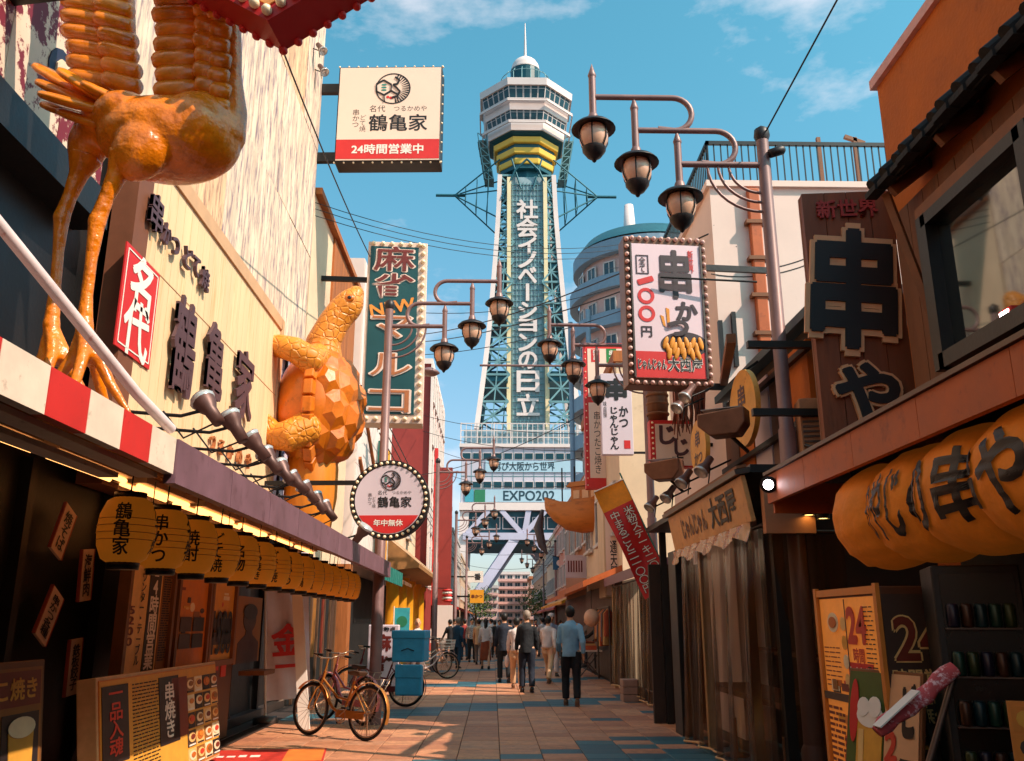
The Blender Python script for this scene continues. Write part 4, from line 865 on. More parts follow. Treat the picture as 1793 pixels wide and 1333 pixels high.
o = house('red_tiled_building', 'tall building with red tile bands and white lattice windows beyond the yellow shop', -1, -3.45, 46.2, 58, ht, 9, m_brick, 5, 7, 3.4, 1.1, 1.6, .3, 0, m_white2)
for i in range(8): MB().box(0, .12, -5.9+i*1.65-.2, -5.9+i*1.65+.2, 3.2, ht).build('white_pilaster', m_white2, o)
house('plum_awning_house', 'low pale house with a red awning past the red tiled building', -1, -3.4, 58.3, 71, 10.2, 8, m_cream, 3, 6, 3.2, 1.2, 1.3, .3, 0, None, m_fred)
house('grey_house', 'grey three storey house with balconies before the tower', -1, -3.3, 71.3, 88, 8.6, 8, mat('grey_wall', (176, 164, 160), .8, var=.1), 2, 8, 3.2, 1.2, 1.2, .3, 0, None, m_brick)
house('beige_house', 'beige shop house nearest the foot of the tower', -1, -3.2, 88.3, 124, 7.8, 8, mat('beige_wall', (198, 164, 138), .8, var=.1), 2, 14, 3.2, 1.3, 1.2, .3, 0, None, m_wood)
# ------------------------------------------------------------ skewer restaurant on the shaded side
m_ostucco = mat('stucco_orange', (196, 104, 30), .85, var=.14, vs=1.6, bump=.3, bs=30, c2=(128, 62, 20), c2pos=(.6, .85))
m_plank = mat('plank_brown', (112, 64, 32), .6, var=.25, vs=3, st=(1, 1, .12), bump=.3, c2=(64, 34, 20), c2pos=(.55, .75))
m_tile = mat('roof_tile', (20, 18, 19), .8, var=.3, vs=5, bump=.3); m_trim = mat('trim_brown', (128, 76, 40), .6, var=.2); m_mirror = mat('dark_glass', (20, 28, 30), .04, var=0, spec=1.0, coat=1.0)
m_forange = mat('fascia_orange', (190, 92, 38), .55, var=.15, vs=3, c2=(120, 52, 26), c2pos=(.55, .8))
m_topw = mat('coping_pink', (226, 170, 160), .6)
SK = thing('skewer_restaurant', 'orange stucco restaurant with tiled eave, plank upper wall and orange canopy', 'building', (3.7, 4, 0))
MB().box(0, 7, -5, 3.34, 0, 6.5).build('wall', m_ostucco, SK); MB().box(-.05, 7, -5, 3.39, 6.5, 6.6).build('coping', m_topw, SK)
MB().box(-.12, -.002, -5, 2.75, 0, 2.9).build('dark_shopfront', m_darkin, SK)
for i in range(30):
    y = 2.72-i*.26; MB().box(-.18, -.002, y+.004, y+.256, 2.9, 4.95).build('plank', m_plank, SK)
# eave of round tiles
ev = MB(); ev.add([(-.42, -5, 5.10), (.05, -5, 5.5), (.05, 2.80, 5.5), (-.42, 2.80, 5.10), (-.42, -5, 5.03), (.05, -5, 5.40), (.05, 2.80, 5.40), (-.42, 2.80, 5.03)], [(0, 1, 2, 3), (7, 6, 5, 4), (0, 3, 7, 4), (1, 5, 6, 2), (0, 4, 5, 1), (3, 2, 6, 7)])
ev.build('eave_board', m_tile, SK)
tm = MB(); tm.tube([(-.48, 0, 5.10), (-.05, 0, 5.47)], [.055, .052], 10, sm=False); tm.box(-.50, -.40, -.10, .10, 5.02, 5.07); tm = tm.mesh('roof_tile')
for i in range(26): obj('roof_tile', tm, m_tile, SK, (.02*((i*7) % 3), 2.70-i*.20, .0+.014*(i % 3)))
for i in range(6): MB().bar((-.36, 2.6-i*.8, 5.0), (.0, 2.6-i*.8, 5.28), .06, .1).build('rafter', m_trim, SK)
MB().box(-.30, -.185, -5, 2.4, 4.62, 4.72).build('wall_plate', m_trim, SK)
# big window
for (ya_, yb_) in ((.95, 2.3), (-.6, .75)):
    f = MB()
    for y in (ya_, yb_): f.box(-.32, -.18, y-.07, y+.07, 3.35, 4.62)
    f.box(-.32, -.18, ya_, yb_, 3.35, 3.47); f.box(-.32, -.18, ya_, yb_, 4.52, 4.615); f = f.build('window', m_black, SK)
    MB().box(-.22, -.19, ya_+.07, yb_-.07, 3.47, 4.52).build('pane', m_mirror, f)
MB().bar((-.36, 2.70, 5.02), (-.16, 2.45, 3.5), .06).build('strut', m_trim, SK)
# canopy
xf = 2.5-3.7
for i in range(7):
    y = 3.92-i*.98; MB().box(xf, xf+.05, y-.98+.003, y-.003, 2.54, 2.79).build('fascia_panel', m_forange, SK)
MB().bar((xf+.02, -3, 2.81), (xf+.02, 3.93, 2.81), .09, .03).build('canopy_edge', m_metal, SK)
cv = MB(); cv.add([(xf+.05, -3, 2.78), (-.1, -3, 2.98), (-.1, 3.9, 2.98), (xf+.05, 3.9, 2.78), (xf+.05, -3, 2.70), (-.1, -3, 2.90), (-.1, 3.9, 2.90), (xf+.05, 3.9, 2.70)], [(0, 1, 2, 3), (7, 6, 5, 4), (0, 3, 7, 4), (1, 5, 6, 2), (0, 4, 5, 1), (3, 2, 6, 7)]); cv.build('canopy_roof', m_black, SK)
MB().box(xf+.04, -.12, 3.86, 3.9, 2.45, 2.72).build('canopy_end', m_forange, SK)
# vertical wooden sign
m_swood = mat('sign_wood', (126, 66, 34), .6, var=.2, vs=3, st=(1, 1, .15), bump=.2, c2=(74, 38, 24), c2pos=(.55, .8)); m_cut = mat('cut_cream', (222, 168, 124), .6, var=.08); m_sred = mat('letter_darkred', (160, 36, 28), .5)
p0, p1 = oY(1405, 336, 7.6), oY(1556, 790, 7.6); p1.z = 2.86; w_, h_ = p1.x-p0.x-.08, p0.z-p1.z
w_ = .84; c = Vector((p0.x+w_/2, 7.6, (p0.z+p1.z)/2))
t = thing('hanging_sign', 'tall brown wooden sign with huge outlined black letters under small red ones', 'sign', c, R(-6))
for i in range(4): MB().box(-w_/2+w_*i/4+.003, -w_/2+w_*(i+1)/4-.003, 0, .1, -h_/2, h_/2).build('plank', m_swood, t)
MB().box(-w_/2, w_/2, .1, .14, -h_/2, h_/2).build('backing', m_trim, t)
def st_(ch, px, py, wp, hp, m, b, y, e=.01, rot=0):
    a = oY(px, py, 7.6); k = (oY(px+50, py, 7.6).x-a.x)/50; v = (oY(px, py-50, 7.6).z-a.z)/50
    return text(ch, m, t, (a.x-c.x), a.z-c.z, y, w=wp*k, h=hp*v, bold=b, ext=e, rot=rot)
st_('新世界', 1482, 367, 104, 32, m_sred, .03, -.02)
for ch, px, py, wp, hp in (('串', 1492, 508, 150, 215), ('や', 1516, 690, 112, 108)):
    st_(ch, px, py, wp*1.08, hp*1.08, m_cut, .075, -.03, .02, R(6)); st_(ch, px, py, wp*.97, hp*.97, m_ink, .036, -.06, .01, R(6))
for z_ in (.9, -.1, -.85): MB().bar((w_/2, .07, z_), (w_/2+.25, .07, z_), .06, .09).build('bracket', m_black, t)
# long paper lantern
m_blant = mat('lantern_orange', (226, 130, 30), .75, var=.15, vs=4, bump=.7, bs=8, emit=.05, ecol=(226, 120, 30))
AX = Vector((2.88, 0, 2.24)); Y0, Y1 = 6.62, 3.3
t = thing('long_lantern', 'long bumpy orange paper lantern with big black letters under the orange canopy', 'lantern', (AX.x, Y0, AX.z), -PI/2)
def lrad(x, a):
    u = (x % .66)/.66; e = min(1, x/.16, (3.3-x)/.16); e = math.sqrt(max(0, 1-(1-e)**2))
    return (.285+.09*math.sqrt(max(0, 1-(2*u-1)**2)))*(.72+.28*e)+.012*noise.noise((x*5, math.cos(a)*3, math.sin(a)*3))+.014*noise.noise((x*1.3, math.cos(a)*9, math.sin(a)*9))
nA, nX = 48, 90; vs = []
for i in range(nX+1):
    x = 3.3*i/nX
    for j in range(nA): a = 2*PI*j/nA; r_ = lrad(x, a); vs.append((x, -r_*math.cos(a), r_*math.sin(a)))
MB().add(vs, [(i*nA+j, i*nA+(j+1) % nA, (i+1)*nA+(j+1) % nA, (i+1)*nA+j) for i in range(nX) for j in range(nA)]+[tuple(range(nA)), tuple(range(nX*nA, (nX+1)*nA))], sm=True).build('paper_body', m_blant, t)
MB().tube([(-.42, 0, 0), (3.6, 0, 0)], .04, 10).build('axle', m_white, t)
for ch, px, w_ in (('お', 1524, .14), ('や', 1545, .20), ('じ', 1572, .15), ('の', 1610, .30), ('串', 1683, .42), ('や', 1772, .42)):
    x0 = Y0-oX(px, 880, 2.55).y; me, tw, th = text_mesh(ch, .024); me = me.copy(); bm = bmesh.new(); bm.from_mesh(me); bmesh.ops.subdivide_edges(bm, edges=[e for e in bm.edges if e.calc_length() > .05], cuts=2)
    bmesh.ops.triangulate(bm, faces=bm.faces)
    bmesh.ops.subdivide_edges(bm, edges=[e for e in bm.edges if e.calc_length() > .12], cuts=2)
    for v in bm.verts:
        x = x0+v.co.x/tw*w_; a = v.co.z/th*1.25-.02; r_ = lrad(max(.0, x), a)+.014; v.co = (x, -r_*math.cos(a), r_*math.sin(a))
    bm.to_mesh(me); bm.free(); obj('lettering', me, m_ink, t)
for xx in (-.3, 3.4): MB().tube([(xx, 0, .02), (xx, 0, .5)], .008, 5).build('hanger', m_rod, t)
# lit lamps
m_lit = mat('lamp_lit_white', (255, 250, 255), .4, var=0, emit=14, ecol=(255, 240, 245)); m_litw = mat('lamp_lit_warm', (255, 220, 150), .4, var=0, emit=6, ecol=(255, 200, 110))
p = oX(1347, 849, 2.46); t = thing('lit_spotlight', 'lit black spotlight at the end of the orange canopy', 'spotlight', p, 0)
M = Vector((-.45, -.9, -.12)).to_track_quat('Z', 'Y').to_matrix(); MB().lathe([(0, -.14), (.05, -.14), (.06, .0), (.075, .02), (.075, .05), (.045, .05)], 16, M=M).build('housing', m_rod, t); MB().lathe([(.05, .04), (0, .052)], 16, M=M).build('lens', m_lit, t); MB().bar((0, .1, .0), (.05, .25, .05), .03).build('bracket', m_rod, t)
for px, py in ((1416, 899), (1441, 905)):
    p = oX(px, py, 3.0); t = thing('downlight', 'small warm downlight under the orange canopy', 'light', p, 0, 'downlights under the orange canopy')
    MB().lathe([(0, 0), (.055, 0)], 14, c=(0, 0, -.012)).build('lens', m_litw, t); MB().lathe([(.056, -.02), (.06, .05), (.03, .12), (.008, .45), (0, .45)], 14).build('housing', m_rod, t)
p = oX(1768, 559, 3.46); t = thing('flood_lamp', 'small lit square floodlight on the plank wall', 'light', p, -PI/2); MB().box(-.075, .075, -.03, .03, -.075, .075).build('housing', m_fred, t, bevel=.01); MB().box(-.05, .05, -.036, -.031, -.055, .055).build('lens', m_lit, t); MB().bar((0, .02, -.07), (0, .04, -.25), .03).build('bracket', m_rod, t)
# menu cabinet and boards on the pavement
m_cab = mat('cabinet_orange', (214, 130, 50), .5, var=.1)
t = thing('menu_cabinet', 'tall amber menu cabinet with 年中無休 and a brown end reading 24時間営業', 'cabinet', (2.75, 6.35, 0), -PI/2)
MB().box(-.62, .52, -.22, .25, 0, 1.73).build('case', mat('cabinet_brown', (92, 52, 28), .5, var=.15), t, bevel=.01)
MB().box(-.56, .46, -.228, -.221, .2, 1.67).build('sheet', mat('backlit_amber', (224, 140, 56), .5, var=.25, vs=2, emit=.22, ecol=(224, 130, 50)), t)
for x_ in (-.60, .50): MB().box(x_-.025, x_+.025, -.25, -.222, 0, 1.75).build('frame_rail', m_cab, t)
for z_ in (.2, .98, 1.71): MB().box(-.575, .475, -.246, -.222, z_-.025, z_+.025).build('frame_rail', m_cab if z_ != .98 else PC[8], t)
text('24', PC[5], t, .12, 1.48, -.236, h=.26, bold=.05); text('時間', PC[5], t, .12, 1.28, -.236, h=.10, bold=.03); rect(t, .12, 1.16, .42, .14, -.23, m_red, 'red_tag'); text('年中無休', m_white, t, .12, 1.16, -.24, w=.36, bold=.03)
rg = random.Random(4)
for i in range(22): rect(t, rg.uniform(.1, .42)*rg.choice([-1, 1])*1.0, rg.choice([rg.uniform(.3, .9), rg.uniform(1.02, 1.08)]), rg.uniform(.05, .16), rg.uniform(.04, .10), -.229-.0004*i, rg.choice(PC), 'printed_block')
for k in range(4): disc(t, -.12, 1.10+.13*k, .05, -.232, PC[[2, 6, 9, 2][k]], 'food_picture', n=12)
lines(t, -.38, 1.32, .3, 9, .033, m_neonr, -.232, .008, rg); lines(t, .33, 1.6, .16, 14, .03, m_ink, -.236, .008, rg); lines(t, -.38, .9, .3, 16, .04, PC[3], -.238, .02, rg); rect(t, -.05, .02+.6, .012, .72, -.236, PC[8], 'divider'); rect(t, -.06, 1.33, .010, .66, -.236, PC[8], 'divider'); disc(t, -.3, 1.5, .10, -.236, PC[6], 'food_picture', rz=.07); disc(t, -.3, 1.5, .07, -.242, PC[1], 'food_picture', rz=.04)
end = obj('end_panel', MB().box(-.22, .24, -.008, 0, .1, 1.68).mesh('end_panel'), PC[8], t, (.522, .0, 0), rot=(0, 0, PI/2))
text('24', PC[2], end, .0, 1.40, -.012, w=.36, h=.30, bold=.06); text('24', PC[3], end, .0, 1.40, -.018, w=.34, h=.28, bold=.02); text('時間営業', PC[2], end, 0, 1.16, -.012, w=.4, h=.11, bold=.03); text('年中\n無休', PC[2], end, .04, .98, -.012, w=.22, h=.19, bold=.03); text('生ビール', PC[9], end, 0, .80, -.012, w=.42, h=.14, bold=.04)
t = thing('beer_board', 'small standing board with a beer glass and ビール in front of the amber cabinet', 'menu board', (2.33, 5.85, 0), -PI/2+R(12)); t.rotation_euler = (R(-10), 0, -PI/2+R(14))
MB().box(-.36, .36, 0, .03, .0, 1.22).build('panel', m_trim, t, bevel=.006); MB().box(-.34, .02, -.006, -.001, .02, 1.20).build('picture', mat('board_green', (70, 90, 34), .5, var=.15), t); MB().box(.03, .34, -.006, -.001, .02, 1.20).build('sheet', m_cut, t)
poly(t, [(-.22+.02*math.cos(a), .30) for a in (PI,)]+[(-.20, .26), (-.02, .26), (.0, .30), (.015, .9), (-.235, .9)], -.007, PC[9], 'beer_glass'); poly(t, [(-.20, .36), (-.155, .36), (-.165, .84), (-.215, .84)], -.012, PC[2], 'glass_shine'); disc(t, -.11, .93, .13, -.012, m_white, 'foam', rz=.075, n=20); disc(t, -.17, .98, .06, -.017, m_white, 'foam', n=14); disc(t, -.06, .985, .065, -.017, m_white, 'foam', n=14)
disc(t, -.275, .95, .045, -.009, m_red, 'red_tag', rz=.2, n=20); disc(t, -.28, .5, .05, -.009, PC[9], 'fried_picture', rz=.12, n=12)
text('290', PC[5], t, .10, .55, -.009, h=.62, w=.12, vert=True, bold=.05); text('ビール', m_ink, t, .25, .68, -.009, h=.95, w=.15, bold=.06, vert=True)
for s in (-1, 1): MB().bar((s*.3, .03, 1.1), (s*.3, .38, -.02), .025).build('leg', m_metal, t)
a, b = oY(1536, 1283, 5.2), oY(1672, 1172, 5.2)
t = thing('rolled_banner', 'pink and white rolled banner lying aslant before the dark glass', 'banner', a); d = b-a
bn = MB(); bn.tube([d*k+Vector((0, 0, .012*math.sin(k*9))) for k in [i/10 for i in range(11)]], [(.035+.02*abs(math.sin(i*1.3)), .03) for i in range(11)], 10); bn.build('cloth', mat('roll_pink', (206, 84, 90), .7, var=.25, vs=9, c2=(236, 200, 206), c2pos=(.52, .6)), t); MB().bar(d*.02+Vector((-.03, -.05, .03)), d*.52+Vector((-.03, -.05, .05)), .10, .008).build('paper_strip', m_white, t); MB().tube([d*1.02, d*.0+Vector((.02, .06, -.8))], .02, 8).build('stand', m_metal, t)
t = thing('glass_display', 'narrow dark glass drink display with faint teal and green cans', 'display case', (2.86, 5.25, 0), R(-18))
MB().box(-.24, .24, 0, .45, 0, 1.83).build('case', m_black, t, bevel=.01); MB().box(-.20, .20, -.008, -.001, .15, 1.78).build('pane', mat('display_glass', (5, 9, 10), .25, var=.3, vs=3), t)
cp = [mat('can_%d' % i, c_, .35, .3) for i, c_ in enumerate([(14, 44, 50), (18, 52, 40), (40, 52, 22), (30, 26, 46), (60, 32, 16)])]
for r_ in range(5):
    MB().box(-.20, .20, -.05, -.009, .38+.27*r_, .39+.27*r_).build('shelf', m_metal, t)
    for k in range(5): MB().lathe([(0, 0), (.03, 0), (.033, .01), (.033, .12), (.025, .135), (0, .135)], 10, c=(-.15+.075*k, -.03, .391+.27*r_)).build('can', cp[(r_*2+k) % 5], t)
t = thing('picture_menu', 'low board with a grid of small food photographs', 'menu board', (2.78, 4.35, 0), R(-25))
MB().box(-.3, .36, 0, .03, 0, 1.13).build('panel', m_cab, t)
for i in range(5):
    for j in range(4): rect(t, -.23+.13*i, 1.05-.13*j, .115, .115, -.001, rg.choice(PC), 'food_photo'); disc(t, -.23+.13*i, 1.05-.13*j, .04, -.006, rg.choice(PC), 'food_picture', n=10)
for i in range(7): MB().ell((-.05+.04*i, -.03, .55+.05*(i % 3)), (.04, .03, .05), 8, 6).build('paper_flower', [m_red, m_teal][i % 2], t)
MB().bar((.0, .03, 1.0), (.0, .35, 0), .03).build('leg', m_metal, t)

# ------------------------------------------------------------ curtained stall
m_vinyl = mat('vinyl_curtain', (78, 46, 18), .16, var=.4, vs=2, st=(1, 5, .08), alpha=.5, spec=.8, c2=(206, 128, 40), c2pos=(.6, .72)); m_hem = mat('curtain_hem', (214, 170, 120), .6)  # amber streaks in the colour stand in for reflections on the vinyl
def curtain(name, label, x, y0, y1, z0, z1, amp=.05, k=9, seed=1):
    rg = random.Random(seed); t = thing(name, label, 'curtain', (x, y0, 0)); n = int((y1-y0)*26); ph = [rg.uniform(0, 6) for _ in range(4)]; vs = []; nz = 7
    def f(y, u): return amp*(math.sin(y*k+ph[0])+.6*math.sin(y*k*2.3+ph[1])+.5*math.sin(y*k*.4+ph[2]))*(.35+.65*(1-u))
    for j in range(nz+1):
        u = j/nz
        for i in range(n+1): y = (y1-y0)*i/n; vs.append((f(y, u)-.05*(1-u), y, z0+(z1-z0)*u+(.03*math.sin(y*2.3+ph[3]) if j == 0 else 0)))
    MB().add(vs, [(j*(n+1)+i, j*(n+1)+i+1, (j+1)*(n+1)+i+1, (j+1)*(n+1)+i) for j in range(nz) for i in range(n)], sm=True).build('sheet', m_vinyl, t)
    h = MB(); h.tube([Vector(v)+Vector((-.006, 0, 0)) for v in vs[:n+1]], .014, 6); h.build('hem', m_hem, t)
    MB().tube([(0, 0, z1), (0, y1-y0, z1)], .018, 8).build('rail', m_metal, t); return t
m_stallw = mat('stall_brown', (52, 34, 24), .7, var=.3, vs=3)
S1 = thing('curtained_stall', 'dark stall with a wooden name board over amber vinyl curtains', 'stall', (2.5, 10.5, 0))
MB().box(1.2, 1.3, -2.0, 3.9, 0, 3.0).build('back_wall', m_stallw, S1); MB().box(.0, 1.3, 3.8, 3.9, 0, 2.4).build('side_wall', m_stallw, S1); MB().box(.02, 1.3, -2.05, 4, 2.92, 3.0).build('roof', m_black, S1)
for y in (-2.0, -.95, 1.05, 1.9, 3.75): MB().box(.18, .28, y-.05, y+.05, 0, 2.9).build('post', m_black if y != 1.05 else m_hem, S1)
MB().box(.3, .95, -1.7, 1.6, .68, .74).build('counter', m_plank, S1)
for i in range(4): MB().box(.9, 1.2, -1.6+i*1.2, -.7+i*1.2, 1.1+.02*i, 1.14+.02*i).build('shelf', m_plank, S1)
for i in range(4): MB().lathe([(0, 0), (.14, 0), (.15, .03), (.02, .05), (.02, .42), (0, .42)], 12, c=(.35, -1.4+i*.9, .0)).build('stool', m_trim, S1)
m_nb = mat('name_board', (206, 150, 92), .5, var=.15, vs=4, st=(1, .3, 1), c2=(150, 92, 50), c2pos=(.55, .8))
nb = thing('name_board', 'weathered wooden name board with brush letters above the amber curtains', 'sign', (2.47, 10.35, 2.66), -PI/2); nb.rotation_euler = (R(10), 0, -PI/2)
MB().box(-1.85, 1.85, 0, .05, -.22, .24).build('board', m_nb, nb, bevel=.008); text('じゃんじゃん', m_lett, nb, -.45, .0, -.008, w=1.3, h=.26, bold=.02); text('大西屋', m_ink, nb, .95, .02, -.008, w=1.15, h=.34, bold=.03)
MB().box(-1.9, 1.9, -.06, .09, .25, .30).build('gutter', m_metal, nb); MB().box(-1.9, 1.9, -.03, .07, .305, .335).build('gutter_lip', m_trim, nb)
fl = MB(); fl.add([(-1.85+3.7*i/30, -.03-.05*j/3+.02*math.sin(i*1.7+j), -.22-.14*j/3*(1+.3*math.sin(i*.9))) for j in range(4) for i in range(31)], [(j*31+i, j*31+i+1, (j+1)*31+i+1, (j+1)*31+i) for j in range(3) for i in range(30)], sm=True); fl.build('plastic_flap', mat('flap_plastic', (196, 130, 66), .2, var=.2, vs=6, alpha=.75, spec=.8), nb)
MB().box(.1, .58, -2.15, -2.05, 2.32, 2.78).build('end_panel', mat('end_beige', (188, 128, 92), .6, var=.1), S1)
curtain('vinyl_curtain', 'amber see-through vinyl curtain hanging under the wooden name board, before the white post', 2.62, 8.5, 11.5, .06, 2.42, .05, 9, 2)
curtain('vinyl_curtain', 'amber see-through vinyl curtain hanging under the wooden name board, past the white post', 2.62, 11.65, 12.45, .06, 2.42, .05, 9, 3)
t = curtain('vinyl_curtain', 'amber see-through vinyl curtain closing the stall end beside the street lamp', 2.66, 8.38, 9.1, .06, 2.34, .03, 12, 5); t.rotation_euler.z = -PI/2; t.location = (2.64, 8.42, 0)
MB().box(.62, 4.5, -2.02, -1.9, 0, 3.0).build('end_wall', m_stallw, S1)
t = tag(obj('black_post', MB().box(-.12, .12, -.25, .25, 0, 2.5).mesh('black_post'), m_black, None, (2.72, 12.95, 0), bevel=.01), 'thick black post at the far end of the amber curtains', 'post')
# clutter above the stall
UP = thing('stall_upper_house', 'small dark house front with a slate roof edge over the curtained stall', 'building', (3.3, 10.3, 3.0))
MB().box(0, 4, -1.9, 1.7, 0, 1.5).build('wall', m_stallw, UP); MB().prism([(-.15, 1.5), (4, 2.5), (4, 2.6), (-.15, 1.6)], -2.0, 1.75).build('roof', mat('slate_blue', (60, 84, 96), .6, var=.15), UP)
for i in range(5): MB().box(-.06, -.002, -1.7+i*.68, -1.08+i*.68, .1, 1.35).build('panel', [m_ostucco, m_plank, m_lil, m_ostucco, m_plank][i], UP)
for z_ in (.5, 1.2): MB().bar((-.75, -1.95, z_), (0, -1.95, z_), .07).build('beam', m_black, UP); MB().bar((-.12, -1.9, z_), (-.12, 1.6, z_), .06).build('beam', m_rod, UP)
MB().bar((-.75, -1.4, 1.45), (-.05, 1.6, 1.75), .1).build('beam', m_trim, UP)
m_disc = mat('disc_wood', (220, 160, 70), .55, var=.15, vs=5, c2=(140, 86, 34), c2pos=(.58, .8))
for px, py, hp, X, lab in ((1304, 715, 140, 2.95, 'large round yellow wooden disc sign hung above the stall roof'), (1226, 783, 98, 2.75, 'smaller round yellow wooden disc sign beside the brown floodlight')):
    p = oX(px, py, X); d_ = oX(px, py-hp/2, X).z-oX(px, py+hp/2, X).z
    t = thing('disc_sign', lab, 'sign', p, -PI/2+R(3)); disc(t, 0, 0, d_/2, .03, m_disc, 'disc', d=.06, n=36); text('串', m_lett, t, 0, d_*.15, -.034, h=d_*.32, bold=.03); text('かつ', m_lett, t, 0, -d_*.2, -.034, w=d_*.5, bold=.02); MB().bar((0, .03, d_/2), (0, .2, d_/2+.12), .03).build('hook', m_rod, t)
m_hood = mat('hood_brown', (120, 80, 60), .4, .4, var=.2)
for px, py, wp, X, lab in ((1267, 742, 80, 2.55, 'big brown hooded floodlight beside the yellow discs'), (1163, 824, 60, 2.5, 'brown hooded floodlight over the far end of the name board')):
    p = oX(px, py, X); s_ = wp/150*(p.y/9.5)
    t = thing('hooded_floodlight', lab, 'floodlight', p, R(-30))
    h = MB(); prof = [(-.5, .2), (.5, .28), (.5, -.05), (.32, -.28), (-.25, -.28), (-.5, -.05)]; h.prism([(a*s_, b*s_) for a, b in prof], -.25*s_, .25*s_); h.build('hood', m_hood, t, bevel=.03*s_); MB().box(-.42*s_, .42*s_, -.2*s_, .2*s_, .285*s_, .30*s_).build('lens', m_lens, t); MB().bar((.1*s_, .2*s_, -.25*s_), (.35*s_, .5*s_, -.55*s_), .06*s_).build('bracket', m_rod, t); MB().tube([(.1*s_, .26*s_, .1*s_), (.1*s_, .3*s_, .1*s_)], .05*s_, 8).build('bolt', m_metal, t)
for i, (px, py) in enumerate(((1205, 688), (1191, 707), (1199, 838), (1171, 865), (1142, 882), (1234, 817))):
    p = oX(px, py, 2.55); spotlight('spotlight', 'pale round bulb lamp among the clutter over the stall', p, (2.9, p.y+.1, p.z+.1), (-.6, -.3, -.75), 'bulb lamps over the stall', 1.0)
p = oY(1151, 710, 13.2); t = thing('sake_barrel', 'brown straw wrapped sake barrel on the ledge under the big white skewer sign', 'barrel', (p.x, 13.2, p.z-.25)); MB().lathe([(0, 0), (.15, 0), (.17, .25), (.16, .48), (0, .48)], 18).build('barrel', m_plank, t); [MB().lathe([(.172, z_), (.182, z_+.02), (.172, z_+.04)], 18).build('rope', m_trim, t) for z_ in (.08, .24, .38)]
t = thing('rope_fringe', 'shaggy dark red rope fringe hanging above the small red framed board', 'fringe', oY(1212, 700, 12.6)); rg = random.Random(9)
MB().tube([(-.28, 0, .1), (.2, 0, .2)], .02, 6).build('rail', m_rod, t)
fb = MB(); [fb.tube([(x, .0, .14), (x+rg.uniform(-.03, .03), rg.uniform(-.05, .05), -.2), (x+rg.uniform(-.05, .05), rg.uniform(-.05, .05), -.38-rg.uniform(0, .25))], [.022, .02, .008], 5) for x in [-.27+.02*i for i in range(24)]]; fb.build('strands', mat('rope_red', (110, 48, 26), .8, var=.3), t)['kind'] = 'stuff'
p0, p1 = oY(1137, 736, 13.0), oY(1216, 818, 13.0); c = (p0+p1)/2; w_, h_ = p1.x-p0.x, p0.z-p1.z
t = thing('bulb_board', 'small white board with red bulb frame and dark letters above the stall', 'sign', c); MB().box(-w_/2, w_/2, 0, .2, -h_/2, h_/2).build('case', m_fred, t); MB().box(-w_/2+.08, w_/2-.02, -.01, 0, -h_/2+.02, h_/2-.06).build('face', m_face, t); text('じ', m_lett, t, -w_*.1, h_*.18, -.014, h=h_*.42, bold=.04); text('じ', m_lett, t, w_*.22, -h_*.08, -.014, h=h_*.38, bold=.04); text('大', m_ink, t, w_*.12, -h_*.34, -.014, h=h_*.25, bold=.03); bulbs(t, [(-w_/2+.04, -h_/2+h_*(i+.5)/9) for i in range(9)], -.01, m_bulb, .6)
MB().bar((w_/2, .1, 0), (w_/2+.4, .1, 0), .05).build('bracket', m_rod, t)
# the big 100 yen sign
p0, p1 = oY(1090, 416, 11.5), oY(1252, 676, 11.5); c = (p0+p1)/2; w_, h_ = p1.x-p0.x, p0.z-p1.z
m_pur = mat('sign_plum_ink', (58, 40, 46), .5); m_food = mat('fried_gold', (222, 140, 34), .5, var=.2, vs=9); m_lilac = mat('panel_lilac', (224, 196, 204), .5, var=.05, vs=1)
t = thing('skewer_sign', 'big bulb framed sign reading 串かつ 一〇〇円 over the street', 'sign', c, R(5))
MB().box(-w_/2, w_/2, 0, .32, -h_/2, h_/2).build('case', m_hood, t, bevel=.01); MB().box(-w_/2+.1, w_/2-.1, -.03, 0, -h_/2+.1, h_/2-.12).build('face', m_lilac, t)
for s in (-1, 1): MB().box(s*(w_/2-.09)-.012, s*(w_/2-.09)+.012, -.05, 0, -h_/2+.1, h_/2-.12).build('frame_rail', m_metal, t)
bulbs(t, [(s*(w_/2-.04), -h_/2+.05+(h_-.1)*i/18) for i in range(19) for s in (-1, 1)]+[(-w_/2+.12+(w_-.24)*i/9, s*(h_/2-.03)) for i in range(10) for s in (-1, 1)], -.02, mat('bulb_pink', (226, 178, 168), .35), 1.05)
rect(t, 0, -h_/2+.1+h_*.085, w_-.22, h_*.17, -.031, m_red, 'red_band'); text('じゃんじゃん', m_white, t, -w_*.22, -h_/2+.1+h_*.085, -.038, w=w_*.34, h=h_*.07, bold=.06); text('じゃんじゃん', m_ink, t, -w_*.22, -h_/2+.1+h_*.085, -.042, w=w_*.33, h=h_*.064, bold=.01); text('大西屋', m_white, t, w_*.17, -h_/2+.1+h_*.09, -.038, w=w_*.42, h=h_*.10, bold=.05); text('大西屋', m_ink, t, w_*.17, -h_/2+.1+h_*.09, -.042, w=w_*.41, h=h_*.095, bold=.012)
text('串', m_pur, t, w_*.10, h_*.24, -.036, w=w_*.40, h=h_*.34, bold=.035); text('か', m_pur, t, w_*.22, -.01*h_, -.036, w=w_*.27, h=h_*.13, bold=.045); text('つ', m_pur, t, w_*.1, -.13*h_, -.06, w=w_*.26, h=h_*.11, bold=.06)
text('一', m_red, t, -w_*.26, h_*.19, -.036, w=w_*.2, h=h_*.04, bold=.05, rot=R(-18))
for z_ in (.085, -.035): disc(t, -w_*.26, z_*h_, w_*.10, -.033, m_red, 'ring', r0=w_*.06, n=30)
